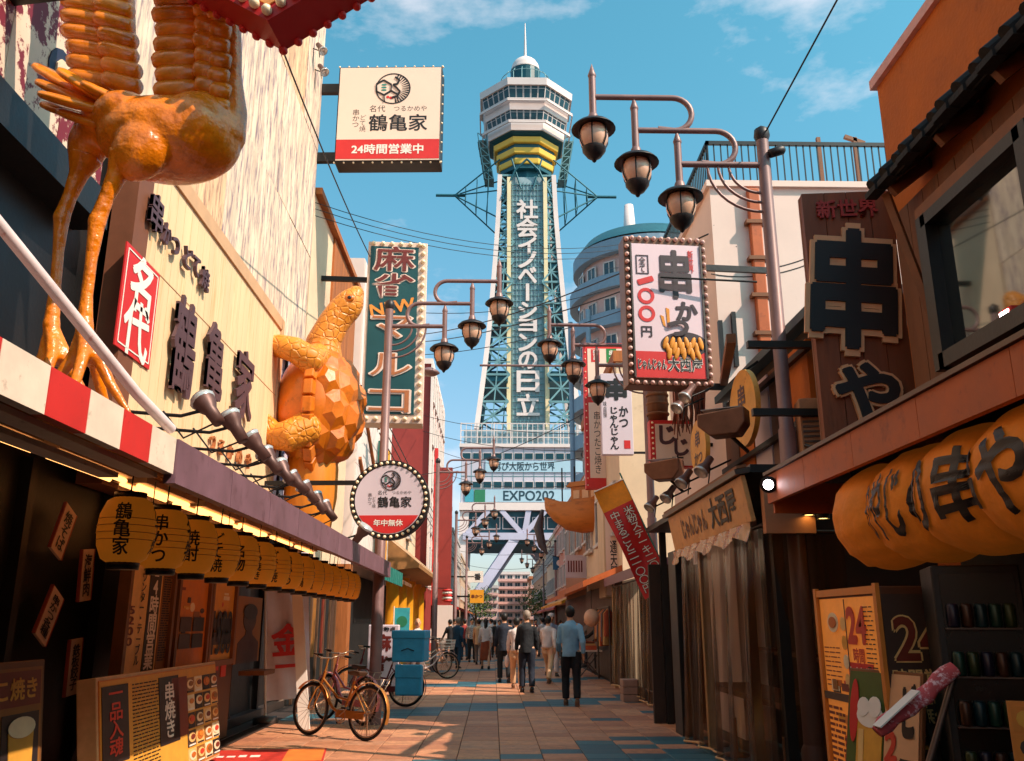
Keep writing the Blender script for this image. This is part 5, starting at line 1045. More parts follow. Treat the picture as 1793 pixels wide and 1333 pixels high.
text('円', m_pur, t, -w_*.27, -h_*.155, -.036, w=w_*.13, bold=.02); text('新世界', m_red, t, w_*.30, h_*.33, -.036, h=h_*.16, w=w_*.07, vert=True, bold=.02)
for a, b, d_, e_ in ((-.36, .30, .012, .13), (-.22, .30, .012, .13), (-.29, .362, .15, .006), (-.29, .238, .15, .006)): rect(t, a*w_, b*h_, d_*w_ if d_ < .1 else d_*w_, e_*h_, -.034, m_pur, 'thin_frame')
text('全て', m_pur, t, -w_*.29, h_*.30, -.036, h=h_*.11, w=w_*.08, vert=True, bold=.01)
disc(t, w_*.17, -h_*.235, w_*.28, -.033, m_pur, 'plate', rz=h_*.085, d=.003)
rg = random.Random(6)
for i in range(16):
    b = MB(); b.ell((0, 0, 0), (.035, .012, .095), 10, 7); o = b.build('fried_skewer', m_food, t, (w_*(-.06+.028*i+rg.uniform(-.01, .01)), -.04-.002*(i % 4), -h_*(.225+.035*(i % 3)))); o.rotation_euler = (0, rg.uniform(-.5, .5), 0)
for k in range(2): poly(t, [(-.10*w_+.07*k*w_, -.04*h_+.05*k*h_), (-.06*w_+.07*k*w_, -.05*h_+.05*k*h_), (-.04*w_+.05*k*w_, -.12*h_), (-.07*w_+.05*k*w_, -.11*h_)], -.034, m_food, 'steam_mark')
for z_ in (h_*.33, -h_*.48): MB().bar((w_/2, .15, z_), (w_/2+1.0, .15, z_), .05, .09).build('bracket', m_black, t)
MB().tube([(-w_*.1, -.12, h_*.20), (w_/2+.65, -.2, h_*.18)], .016, 8).build('stay_rod', m_rod, t)

# ------------------------------------------------------------ white block behind, with roof railing
m_wblk = mat('white_stucco', (236, 210, 198), .8, var=.06, vs=.8, c2=(196, 166, 150), c2pos=(.62, .85))
o = thing('white_block', 'plain white block with a black roof railing and an orange pipe', 'building', (3.35, 14.5, 0)); zt = oY(1400, 330, 12.3).z
MB().box(0, 8, -2.2, 1.6, 0, zt).build('wall', m_wblk, o); MB().box(-.06, 8, -2.26, 1.66, zt, zt+.1).build('coping', m_wblk, o)
rl = MB(); m_railm = mat('rail_black', (20, 34, 40), .5, .3)
for i in range(60): x = .0+i*.11; rl.box(x-.009, x+.009, -2.2, -2.182, zt+.1, zt+.75)
for i in range(34): y = -2.2+i*.11; rl.box(0, .018, y-.009, y+.009, zt+.1, zt+.75)
rl.build('railing_bars', m_railm, o); MB().box(-.02, 8, -2.22, -2.17, zt+.75, zt+.81).build('handrail', m_railm, o); MB().box(-.02, .03, -2.22, 1.6, zt+.75, zt+.81).build('handrail', m_railm, o)
c = oY(1332, 500, 12.2)
for k, (za_, zb_) in enumerate(((oY(1332, 690, 12.2).z, oY(1322, 330, 12.2).z),)):
    MB().box(c.x-3.35-.09, c.x-3.35+.09, -2.32, -2.21, za_, zb_).build('orange_pipe', m_forange, o, bevel=.02)
    for q_ in range(5): MB().box(c.x-3.35-.15, c.x-3.35+.15, -2.34, -2.2, za_+.3+.6*q_, za_+.36+.6*q_).build('pipe_clip', m_trim, o)
MB().box(1.5, 2.0, -2.26, -2.2, zt-.55, zt-.15).build('vent', m_metal, o)
for px, py in ((1433, 240), (1497, 240)):
    p = oY(px, py, 12.6); MB().box(p.x-3.35-.03, p.x-3.35+.03, -1.9, -1.84, zt, p.z).build('roof_post', m_trim, o)
MB().bar((oY(1490, 238, 12.6).x-3.35-.1, -1.87, oY(1490, 238, 12.6).z), (oY(1515, 252, 12.6).x-3.35, -1.87, oY(1515, 250, 12.6).z), .06).build('roof_post_arm', m_trim, o)
for px, y0_, y1_ in ((1262, 560, 720), (1285, 545, 640)):
    p = oY(px, y0_, 12.2); q_ = oY(px, y1_, 12.2); MB().box(p.x-3.35-.03, p.x-3.35+.03, -2.28, -2.2, q_.z, p.z).build('cable_duct', m_black, o)
p = oY(1424, 745, 8.4); t = thing('air_conditioner', 'rusty beige wall unit behind the tall wooden sign', 'air conditioner', p, R(-10)); MB().box(-.12, .12, 0, .3, -.3, .28).build('case', mat('ac_beige', (170, 120, 84), .6, var=.2), t, bevel=.01); [MB().box(-.10, .10, -.012, -.001, -.22+.05*k, -.20+.05*k).build('louvre', m_metal, t) for k in range(7)]; MB().tube([(-.1, -.02, -.2), (0, -.06, -.26), (.1, -.02, -.2), (.12, .05, -.3)], .02, 6).build('pipe', m_metal, t)
MB().bar((.0, .15, -.3), (.0, .15, -.45), .1).build('bracket', m_metal, t); MB().bar((.1, .2, .0), (.5, .3, .0), .06).build('bracket', m_metal, t)
# curved apartment tower
o = thing('curved_apartments', 'rounded apartment building with curved balconies behind the 100 yen sign', 'building', (11.6, 62, 0))
prof = [(5.9, 0), (5.9, 24), (5.75, 26.5), (5.35, 28.2), (4.6, 29.2), (3.4, 29.6), (0, 29.8)]
m_cub = mat('curve_blue', (120, 146, 166), .6, var=.08); MB().lathe([(r_-.7, z_) for r_, z_ in prof[:-1]]+[(0, 29.6)], 40).build('wall', mat('curve_wall', (206, 168, 160), .7, var=.1), o)
for k in range(9):
    z_ = 5+2.75*k; r_ = 5.9 if z_ < 25 else 5.6
    MB().lathe([(r_-.6, z_), (r_, z_), (r_, z_+1.0), (r_-.12, z_+1.0), (r_-.12, z_+.15), (r_-.6, z_+.15)], 40, sm=False).build('balcony', m_cub, o)
    for j in range(10 if k < 8 else 0):
        a = PI+.2+j*.33; window(o, ((r_-.68)*math.cos(a), (r_-.68)*math.sin(a), z_+1.7), a+PI/2, .9, 1.0)
MB().lathe([(r_+.08, z_) for r_, z_ in prof[3:]], 40, a0=PI*.9, a1=PI*2.1).build('roof_shell', mat('roof_teal', (56, 110, 122), .4, .4), o)
for j in range(4): MB().tube([(6.0*math.cos(PI+.1+j*.5), 6.0*math.sin(PI+.1+j*.5), 4), (6.0*math.cos(PI+.1+j*.5), 6.0*math.sin(PI+.1+j*.5), 23)], .18, 8).build('rib', m_cub, o)
MB().lathe([(.5, 0), (.34, 2.5), (.3, 2.5), (0, 2.6)], 10).build('roof_chimney', twhite, o, (-1.5, -2, 29.4))

# ------------------------------------------------------------ second stall, signs and shops further on
S2 = thing('plum_roof_stall', 'stall with plum roof edge and pleated amber curtains past the black post', 'stall', (3.0, 19.3, 0))
MB().box(.6, .7, -2.8, 2.8, 0, 2.5).build('back_wall', m_stallw, S2); MB().prism([(-.25, 2.35), (1, 2.75), (1, 2.85), (-.25, 2.55)], -2.9, 2.9).build('roof', m_fpur, S2)
for y in (-2.7, 2.7): MB().box(-.08, .0, y-.04, y+.04, 0, 2.35).build('post', m_hem, S2)
curtain('vinyl_curtain', 'pleated amber vinyl curtain under the plum roof edge', 2.93, 16.7, 21.9, .08, 2.33, .045, 12, 8)
t = thing('crate_stack', 'stack of grey plastic boxes at the foot of the pleated curtain', 'crates', (2.72, 18.3, 0))
for k in range(3): MB().box(-.16, .16, -.22, .22, .0+.14*k, .13+.14*k).build('box', mat('box_grey', (170, 130, 112), .6, var=.15), t, bevel=.01)
t = thing('menu_stand', 'folding amber menu stand with bottle picture beside the black post', 'menu board', (2.98, 15.6, 0), R(-35))
MB().box(-.3, .32, 0, .03, .2, 1.65).build('panel', m_hood, t); MB().box(-.26, .28, -.008, -.001, .9, 1.6).build('sheet', PC[7], t); MB().box(-.26, .1, -.008, -.001, .25, .85).build('sheet', PC[3], t); MB().box(.05, .3, -.02, -.009, .9, 1.45).build('strip', PC[9], t); MB().box(.1, .34, -.02, -.009, .3, .86).build('strip', PC[9], t); text('100', m_ink, t, .17, 1.3, -.024, w=.2, bold=.04)
for s in (-1, 1): MB().bar((s*.27, .02, .6), (s*.27, .02, 0), .03).build('leg', m_metal, t); MB().bar((s*.27, .05, 1.4), (s*.27, .45, 0), .03).build('leg', m_metal, t)
# red nobori banner
A_, B_, C__, D_ = oY(1040, 862, 15), oY(1090, 840, 15), oY(1175, 1022, 15), oY(1130, 1050, 15)
t = thing('red_banner', 'tilted red banner with orange head and white letters 串かつ ステーキ 二千円', 'banner', (B_+C__)/2); o0 = t.location
vs = []; nU, nV = 8, 20
for j in range(nV+1):
    for i in range(nU+1):
        u, v = i/nU, j/nV; p = (A_.lerp(B_, u)).lerp(D_.lerp(C__, u), v)-o0; vs.append((p.x, .05*math.sin(v*9+u*3), p.z))
b = MB()
b.add(vs, [(j*(nU+1)+i, j*(nU+1)+i+1, (j+1)*(nU+1)+i+1, (j+1)*(nU+1)+i) for j in range(nV) for i in range(nU)], sm=True); b.m = [1 if k < nU*4 else 0 for k in range(nU*nV)]; b.build('cloth', [m_red, mat('banner_orange', (236, 150, 30), .7, var=.15, vs=8)], t)
ang = math.atan2((C__-B_).x, (B_-C__).z); mc = ((A_+B_+C__+D_)/4)-o0; Lb = (C__-B_).length; dv = (C__-B_).normalized(); du = (B_-A_).normalized(); wd = (B_-A_).length
for tx, u in (('中まるごと二一〇〇円', -.24), ('米粉ステーキ二〇〇円', .22)):
    q_ = mc+du*wd*u+dv*Lb*.10; text(tx, m_ink, t, q_.x, q_.z, -.07, h=Lb*.76, w=wd*.34, vert=True, bold=.04, rot=-ang); text(tx, m_white, t, q_.x, q_.z, -.08, h=Lb*.75, w=wd*.32, vert=True, bold=.008, rot=-ang)
MB().tube([B_-o0+Vector((-.04, .03, .12)), C__-o0+Vector((.1, .03, -.2)), Vector((C__.x-o0.x+.55, .03, -o0.z+.02))], .014, 6).build('pole', m_teal, t); MB().tube([A_-o0, B_-o0+Vector((.02, 0, .01))], .012, 6).build('rod', m_white, t)
def facing(name, label, px0, py0, px1, py1, Y, rz=0):
    p0, p1 = oY(px0, py0, Y), oY(px1, py1, Y); return thing(name, label, 'sign', (p0+p1)/2, rz), p1.x-p0.x, p0.z-p1.z
t, w_, h_ = facing('box_sign', 'tall cream box sign with black letters beside the red banner', 1058, 868, 1112, 1046, 23.2)
MB().box(-w_/2-.05, w_/2, 0, 1.3, -h_/2, h_/2).build('case', mat('box_wood', (214, 184, 150), .7, var=.15, vs=2, st=(1, 1, .2)), t, bevel=.02); MB().box(-w_/2, w_/2-.02, -.01, 0, -h_/2+.05, h_/2-.05).build('face', m_face, t); text('り専門店', m_ink, t, w_*.2, .0, -.014, h=h_*.88, w=w_*.38, vert=True, bold=.03); text('通天閣店', m_ink, t, -w_*.22, -h_*.2, -.014, h=h_*.5, w=w_*.25, vert=True, bold=.015); MB().bar((w_/2, .6, 0), (w_/2+.8, .6, 0), .1).build('bracket', m_rod, t)
t, w_, h_ = facing('bulb_board', 'tall red framed bulb sign reading たこ焼き below a green 串 plate', 1021, 601, 1104, 856, 25)
MB().box(-w_/2, w_/2, 0, .3, -h_/2, h_/2).build('case', m_fred, t)
for za_, zb_ in ((.12, .46), (-.43, .08)): MB().box(-w_/2+.12, w_/2-.12, -.012, 0, za_*h_, zb_*h_).build('face', m_face, t)
rect(t, -w_*.22, h_*.41, w_*.2, h_*.09, -.013, m_red, 'red_plate'); rect(t, w_*.16, h_*.41, w_*.24, h_*.10, -.013, mat('plate_green', (30, 130, 60), .5), 'green_plate'); text('新世界', m_white, t, -w_*.22, h_*.41, -.02, h=h_*.08, w=w_*.12, vert=True, bold=.02); text('串か', m_white, t, w_*.16, h_*.41, -.02, h=h_*.08, w=w_*.12, vert=True, bold=.02); text('大', m_ink, t, w_*.38, h_*.41, -.02, h=h_*.06)
text('串かつたこ焼き', m_ink, t, -w_*.22, -h_*.19, -.014, h=h_*.42, w=w_*.16, vert=True, bold=.0); disc(t, w_*.2, -h_*.30, w_*.14, -.014, m_food, 'food_picture'); rect(t, w_*.06, -h_*.28, w_*.12, h_*.12, -.013, m_red, 'red_tag'); bulbs(t, [(s*(w_/2-.05), -h_/2+h_*(i+.5)/22) for i in range(22) for s in (-1, 1)], -.01, m_bulb, .7); MB().bar((w_/2, .15, h_*.3), (w_/2+1, .15, h_*.3), .1).build('bracket', m_rod, t)
t, w_, h_ = facing('lilac_sign', 'lilac hanging sign with black brush letters 串かつ and a red seal', 1051, 654, 1110, 796, 20.5)
MB().box(-w_/2, w_/2, 0, .2, -h_/2, h_/2).build('case', m_lil, t, bevel=.01); text('串', m_ink, t, 0, h_*.30, -.006, w=w_*.7, h=h_*.28, bold=.05); text('かつ', m_ink, t, w_*.22, -.04*h_, -.006, h=h_*.26, w=w_*.3, vert=True, bold=.03); text('じゃんじゃん', m_ink, t, -w_*.1, -h_*.18, -.006, h=h_*.52, w=w_*.28, vert=True, bold=.03); text('味自慢', m_ink, t, -w_*.38, h_*.05, -.006, h=h_*.2, w=w_*.12, vert=True, bold=0); rect(t, w_*.3, -h_*.38, w_*.2, h_*.1, -.004, m_red, 'red_seal', d=.002); MB().bar((w_/2, .1, -h_*.47), (w_/2+.9, .1, -h_*.47), .05).build('bracket', m_rod, t); MB().bar((w_/2, .1, h_*.4), (w_/2+.9, .1, h_*.4), .05).build('bracket', m_rod, t)
# shop houses to the tower
house('sign_shop', 'pale shop house behind the stacked skewer signs', 1, 3.25, 22.3, 31, 8.2, 7, m_cream, 2, 3, 3.2, 1.4, 1.3, .3, 1, m_wood, m_forange)
house('brown_shop', 'brown fronted shop house behind the wooden ship', 1, 3.5, 31.3, 43, 6.6, 7, mat('brown_wall', (166, 112, 80), .8, var=.15), 1, 4, 3.4, 1.4, 1.2, .3, 1, m_wood, m_forange)
house('pink_shop', 'pinkish shop house with orange awning past the brown one', 1, 4.3, 43.3, 62, 7.4, 7, mat('pink_wall', (206, 160, 148), .8, var=.1), 2, 7, 3.2, 1.3, 1.2, .3, 1, None, m_yel)
house('cream_shop', 'cream shop house with red awning halfway to the tower', 1, 5.2, 62.3, 86, 8.6, 7, m_cream, 2, 9, 3.2, 1.3, 1.2, .3, 1, None, m_fred)
house('tan_shop', 'tan shop house close to the foot of the tower', 1, 5.6, 86.3, 124, 8.6, 7, mat('tan_wall', (180, 140, 110), .8, var=.1), 2, 12, 3.2, 1.3, 1.2, .3, 1, None, m_forange)
# wooden ship on the facade
p = oY(1016, 905, 29); t = thing('ship_model', 'large carved wooden ship model fixed over the brown shop front', 'ship', p, R(-38)); m_ship = mat('ship_wood', (196, 112, 36), .55, var=.2, vs=2, st=(.3, 1, 1), c2=(110, 58, 22), c2pos=(.56, .8))
vs = []; nS = 12
secs = [(-1.35, .12, .25, .75), (-1.0, .34, -.1, .62), (-.5, .52, -.42, .5), (.1, .6, -.55, .42), (.7, .58, -.5, .48), (1.15, .46, -.2, .7)]
for x, hw, zb_, zt_ in secs:
    for k in range(nS+1): a = PI*k/nS; vs.append((x, -hw*math.cos(a), zt_-(zt_-zb_)*math.sin(a)**.7))
MB().add(vs, [(i*(nS+1)+k, i*(nS+1)+k+1, (i+1)*(nS+1)+k+1, (i+1)*(nS+1)+k) for i in range(len(secs)-1) for k in range(nS)]+[tuple(range(nS+1)), tuple(range((len(secs)-1)*(nS+1), len(secs)*(nS+1)))], sm=True).build('hull', m_ship, t)
MB().box(-.9, 1.1, -.45, .45, .38, .44).build('deck', m_ship, t); cb = MB().box(-.1, 1.0, -.38, .38, .44, .95).build('cabin', m_ship, t); MB().prism([(-.25, .95), (1.1, .95), (.95, 1.1), (-.1, 1.1)], -.46, .46).build('cabin_roof', m_ship, t)
for k in range(3): MB().box(.0+.34*k, .24+.34*k, -.40, -.381, .55, .82).build('cabin_window', m_cut, t)
for x in (-.7, -.2): MB().tube([(x, 0, .4), (x, 0, 1.7)], .025, 6).build('mast', m_rod, t)
MB().bar((.9, .3, -.2), (2.3, .5, -.2), .12).build('bracket', m_rod, t)
fs = MB(); fs.tube([(-1.3, -.3, .3), (-1.45, -.35, -.3), (-1.3, -.35, -.9), (-1.1, -.35, -1.2)], [.05, .16, .14, .03], 10); fs.build('hanging_fish', mat('fish_dark', (70, 58, 62), .5, var=.3), t)
# facade sign strips and blue flag
t, w_, h_ = facing('strip_sign', 'long pink shop sign strip with dark letters under the ship', 990, 972, 1026, 1012, 31.1); MB().box(-w_/2, w_/2+.3, 0, .15, -h_/2, h_/2).build('case', m_lil, t); [rect(t, -w_*.35+.13*k*w_, 0, .07*w_, h_*.5, -.002, m_neonr, 'letter_block') for k in range(6)]
t, w_, h_ = facing('blue_flag', 'small blue banner hanging from the dark street lamp', 968, 974, 991, 998, 58); MB().box(-w_/2, w_/2, 0, .04, -h_/2, h_/2).build('cloth', mat('flag_blue', (44, 96, 130), .7), t); disc(t, 0, 0, h_*.22, -.004, m_white, 'emblem'); MB().bar((-w_/2, .02, h_/2), (w_/2+.4, .02, h_/2), .06).build('rod', m_rod, t)
# small signs on the other side of the street
t, w_, h_ = facing('projecting_sign', 'white projecting sign reading 一番 far down the street', 815, 1000, 846, 1020, 60); MB().box(-w_/2, w_/2, 0, .2, -h_/2, h_/2).build('case', m_white, t); text('一番', m_ink, t, 0, 0, -.01, w=w_*.75, bold=.03); MB().bar((-w_/2-1.4, .1, 0), (-w_/2, .1, 0), .1).build('bracket', m_rod, t)
t, w_, h_ = facing('projecting_sign', 'orange projecting sign reading 串かつ far down the street', 823, 1033, 847, 1056, 56); MB().box(-w_/2, w_/2, 0, .2, -h_/2, h_/2).build('case', m_yel, t); text('串かつ', m_neonr, t, 0, 0, -.01, w=w_*.8, bold=.03); MB().bar((-w_/2-1.2, .1, 0), (-w_/2, .1, 0), .1).build('bracket', m_rod, t)
t, w_, h_ = facing('shutter_pillar', 'bright red upright sign pillar before the red tiled building', 764, 830, 788, 1060, 40); MB().box(-w_/2, w_/2, 0, .4, -h_/2, h_/2+.3).build('panel', m_brick, t); MB().box(-w_/2-.1, -w_/2+.05, -.05, .4, -h_/2-1, h_/2+1.2).build('red_column', m_fred, t)
MB().box(-w_/2-.1, w_/2+.1, -.05, .45, -h_/2-1.6, -h_/2-.0).build('plinth', m_white2, t)
p = oY(783, 1043, 36); t = thing('striped_lantern', 'red and white striped lantern beside the red pillar', 'lantern', p); [MB().lathe([(.16, -.25+.1*k), (.22, -.2+.1*k), (.16, -.15+.1*k)], 14).build('band', [m_fred, m_white][k % 2], t) for k in range(5)]; MB().bar((-.9, 0, .3), (0, 0, .28), .03).build('hanger', m_rod, t)
# far buildings beyond the tower
def far_block(name, label, px0, px1, py, Y, m, nf, nw):
    a, b = oY(px0, py, Y), oY(px1, py, Y); o = thing(name, label, 'building', ((a.x+b.x)/2, Y, 0)); w_ = b.x-a.x; h_ = a.z
    MB().box(-w_/2, w_/2, 0, 12, 0, h_).build('wall', m, o); MB().box(-w_/2-.3, w_/2+.3, -.3, 12, h_, h_+.6).build('parapet', m, o)
    for k in range(nf):
        z_ = 2+(h_-2)*(k+.5)/nf; MB().box(-w_/2-.2, w_/2+.2, -1.0, 0, z_-(h_-2)/nf*.45, z_-(h_-2)/nf*.12).build('balcony', mat('balcony_pink', (214, 160, 150), .7), o)
        for i in range(nw): window(o, (-w_/2+w_*(i+.5)/nw, -.05, z_+(h_-2)/nf*.15), 0, w_/nw*.7, (h_-2)/nf*.5)
    return o
far_block('apartment_block', 'pale apartment block with pink balconies seen through the tower arch', 873, 926, 1006, 205, mat('apart_pale', (216, 200, 196), .7), 6, 4)
far_block('brick_block', 'orange brown block beside the apartments beyond the arch', 929, 968, 1014, 190, mat('apart_brown', (176, 104, 62), .7, var=.1), 4, 3)
far_block('grey_block', 'grey white block on the near side of the apartments beyond the arch', 846, 871, 1030, 195, mat('apart_grey', (190, 178, 176), .7), 4, 3)
far_block('low_block', 'long low pale block closing the street beyond the arch', 780, 1040, 1062, 240, mat('apart_low', (170, 150, 144), .7), 2, 16)

# the street goes on behind: plain shop houses either side
house('plain_shop_row', 'plain brown shop row continuing past the skewer restaurant', 1, 3.6, -30, -1.2, 9, 7, MATS['brown_wall'], 2, 8, 3.2, 1.3, 1.2, .3, 0, None, m_forange)
house('plain_shop_row', 'plain cream shop row continuing past the crane restaurant', -1, -3.9, -30, .8, 9, 7, m_cream, 2, 8, 3.2, 1.3, 1.2, .3, 0, None, m_fred)
house('sky_blocker', 'wide brown block added out of view opposite the tower to cut sky light', 1, -14, -52, -42, 11, 30, MATS['brown_wall'], 2, 4, 3.2, 1.3, 1.2, .3, 0)  # unseen block, added to cut fill light from behind the camera
# ------------------------------------------------------------ street lamps
m_pole = mat('pole_taupe', (136, 104, 102), .45, .2, var=.12, vs=4, c2=(104, 74, 68), c2pos=(.62, .85)); m_pole_d = mat('hood_dark', (40, 34, 36), .45, .3, var=.15); m_lglass = mat('lamp_glass', (226, 178, 150), .25, var=.08, vs=6, spec=.6)
def lamp_parts():
    hood = MB().lathe([(.03, .10), (.07, .06), (.20, .0), (.245, -.045), (.25, -.06), (.18, -.04), (.0, -.02)], 22).mesh('hood')
    glass = MB().lathe([(.135, -.04), (.165, -.12), (.16, -.20), (.12, -.29), (.10, -.31)], 22).mesh('glass')
    ribs = MB(); [ribs.tube([(r*math.cos(a), r*math.sin(a), z) for r, z in ((.145, -.03), (.175, -.12), (.168, -.21), (.125, -.305))], .008, 5) for a in [2*PI*i/6+.3 for i in range(6)]]
    fin = MB().lathe([(.135, -.295), (.13, -.33), (.08, -.40), (.03, -.435), (.02, -.46), (0, -.475)], 18).mesh('finial')
    stem = MB(); stem.tube([(0, 0, .02), (0, 0, .62)], .042, 10); stem.lathe([(.045, .62), (.05, .64), (.03, .70), (.0, .80)], 10); stem.lathe([(.07, .05), (.055, .12), (.045, .14)], 12)
    return hood, glass, ribs.mesh('rib_cage'), fin, stem.mesh('stem')
LP = lamp_parts()
def lamp_post(loc, s, label, zarm=6.42, group='street lamps along the pavements', first=[None]):
    t = thing('street_lamp', label, 'street lamp', loc, 0 if s > 0 else PI, group)
    MB().tube([(0, 0, 0), (0, 0, 3.4), (0, 0, 3.42), (0, 0, 6.75)], [.095, .09, .075, .068], 14).build('pole', m_pole, t); MB().lathe([(.068, 6.72), (.09, 6.78), (.08, 6.86), (0, 6.92)], 14).build('pole_cap', m_pole_d, t); MB().lathe([(.12, 0), (.12, .35), (.095, .4)], 14).build('base', m_pole, t)
    A1 = MB(); A1.tube([(0, 0, zarm), (.96, 0, zarm)], .036, 10); A1.build('arm', m_pole, t)
    for k in range(2):
        z0 = zarm+.42*k; x0 = .52-0+.47*k; r_ = .21; xe = .96+.47*(k+1)
        pts = [(x0+.18, 0, z0+.02)]+[(x0+.0-r_*math.sin(a), 0, z0+r_-r_*math.cos(a)) for a in [PI*i/12 for i in range(13)]]+[(xe, 0, z0+2*r_)]
        MB().tube(pts, .034, 10).build('arm', m_pole, t)
    for k, r_ in enumerate((.34, .46, .58)): MB().tube([(r_+.06-(r_)*math.sin(a)*1.0+.0, 0, zarm-.0-r_*(1-math.cos(a))) if False else (.06+r_*math.cos(a), 0, zarm-.02-r_*.95*math.sin(a)) for a in [PI/2*i/9 for i in range(10)]], .017, 7).build('scroll', m_pole, t)
    for k in range(3):
        l_ = obj('lamp', LP[4], m_pole, t, (.96+.47*k, 0, zarm+.42*k-.36)); 
        for nm, me, m in (('hood', LP[0], m_pole_d), ('glass', LP[1], m_lglass), ('rib_cage', LP[2], m_pole_d), ('finial', LP[3], m_pole_d)): obj(nm, me, m, l_)
    return t
lamp_post((-1.82, 14.3, 0), 1, 'street lamp with three lanterns behind the round white sign')
lamp_post((3.0, 8.7, 0), -1, 'street lamp with three lanterns between the stall roof and the tall wooden sign')
lamp_post((3.0, 16.6, 0), -1, 'street lamp with three lanterns behind the big 100 yen sign')
lamp_post((-1.9, 29.5, 0), 1, 'street lamp with three lanterns before the yellow columns')
lamp_post((-1.85, 44, 0), 1, 'street lamp with three lanterns beside the red tiled building')
lamp_post((-1.7, 57, 0), 1, 'street lamp with three lanterns past the red tiled building')
lamp_post((4.2, 60, 0), -1, 'dark street lamp with three lanterns and a blue flag')
lamp_post((4.4, 78, 0), -1, 'distant street lamp near the foot of the tower')
# pole stickers / camera on the near pole
t = thing('security_camera', 'small dark camera on the street lamp beside the white block', 'camera', (3.14, 8.62, 6.55)); MB().lathe([(0, -.1), (.05, -.1), (.055, .05), (.03, .08), (0, .08)], 12, M=Matrix.Rotation(R(70), 3, 'Y')).build('housing', m_pole_d, t); MB().bar((-.14, .06, -.02), (.0, 0, 0), .03).build('bracket', m_pole_d, t)
# dish lamp
p = oY(752, 652, 24); t = thing('street_dish_lamp', 'round dish lamp hanging beside the neon sign', 'street lamp', p); MB().lathe([(0, .14), (.1, .12), (.26, .03), (.3, -.02), (.2, -.08), (0, -.1)], 20).build('shade', m_pole, t); MB().bar((-1.2, .3, .12), (0, 0, .12), .05).build('arm', m_pole, t)
# ------------------------------------------------------------ overhead wires
m_wire = mat('wire', (24, 26, 30), .6, var=0)
def wire(a, b, sag, r_=.009, label='thin black overhead cable', n=14):
    a, b = Vector(a), Vector(b); o = MB().tube([a.lerp(b, i/n)+Vector((0, 0, -sag*4*(i/n)*(1-i/n))) for i in range(n+1)], r_, 5).build('overhead_cable', m_wire); tag(o, label, 'cable', 'overhead cables'); return o
LBL = 'thin black cable strung across the street between the house rows'
for (x0, y0, d0), (x1, y1, d1), s in (((552, 355, 17.3), (1090, 428, 24), .5), ((552, 366, 17.3), (1090, 436, 24), .5), ((552, 378, 17.3), (1100, 445, 24), .5), ((700, 588, 30), (1240, 410, 12.3), .4), ((700, 600, 30), (1290, 432, 12.3), .4), ((690, 622, 34), (1100, 540, 24), .4), ((730, 724, 46), (1040, 760, 30), .3), ((740, 755, 46), (1040, 790, 30), .3), ((770, 790, 50), (1030, 800, 30), .5), ((690, 835, 40), (1030, 720, 26), .5), ((780, 830, 55), (1000, 850, 40), .4), ((800, 935, 70), (985, 945, 60), .4), ((805, 965, 75), (985, 960, 60), .4), ((800, 985, 70), (980, 985, 60), .5), ((695, 545, 20), (1090, 500, 20), .3), ((1060, 470, 24), (1250, 395, 12.3), .2), ((1245, 470, 12.3), (1440, 440, 12.3), .15), ((1245, 480, 12.3), (1440, 452, 12.3), .15)):
    wire(oY(x0, y0, d0), oY(x1, y1, d1), s, .009 if d0 < 28 else .014, LBL)
for sx in (-1, 1):
    for k in range(3): wire((sx*3.2+(.8 if sx > 0 else 0), 24, 6.6+.35*k), (sx*3.0+(2 if sx > 0 else 0), 118, 7.0+.5*k), .6, .018, 'thin black cable running along the house fronts towards the tower', 24)
wire(oY(490, 75, 9), oY(648, 450, 18.2), .1, .012, 'black cable slanting down in front of the stone wall')
A_ = oY(1337, 238, 8.7); E_ = Vector((4.2, -1.28, 9.2))
wire(A_, E_, .05, .010, 'black cable rising from the street lamp over the street')
t = tag(obj('street_banner_bar', MB().tube([(0, 0, 0), (2.4, 0, 0)], .03, 8).mesh('street_banner_bar'), m_pole, None, tuple(oY(840, 640, 22))), 'slim horizontal bar reaching out over the street before the tower', 'bar')

# ------------------------------------------------------------ bicycles
m_tyre = mat('tyre', (24, 20, 20), .8); m_chrome = mat('rim_metal', (176, 150, 130), .3, .8, var=.1); m_sad = mat('saddle_brown', (70, 44, 28), .5)
def wheel_meshes(r):
    ty = MB().tube([((r)*math.cos(2*PI*i/40), 0, r*math.sin(2*PI*i/40)) for i in range(41)], .019, 7, caps=False).mesh('tyre'); ri = MB().tube([((r-.028)*math.cos(2*PI*i/40), 0, (r-.028)*math.sin(2*PI*i/40)) for i in range(41)], .011, 6, caps=False); ri.tube([(0, -.04, 0), (0, .04, 0)], .018, 8)
    sp = MB(); [sp.tube([(.02*math.cos(2*PI*i/24+.5), (-.025 if i % 2 else .025), .02*math.sin(2*PI*i/24+.5)), ((r-.03)*math.cos(2*PI*i/24), 0, (r-.03)*math.sin(2*PI*i/24))], .0024, 4, caps=False) for i in range(24)]
    return ty, ri.mesh('rim'), sp.mesh('spokes')
WH = wheel_meshes(.33)
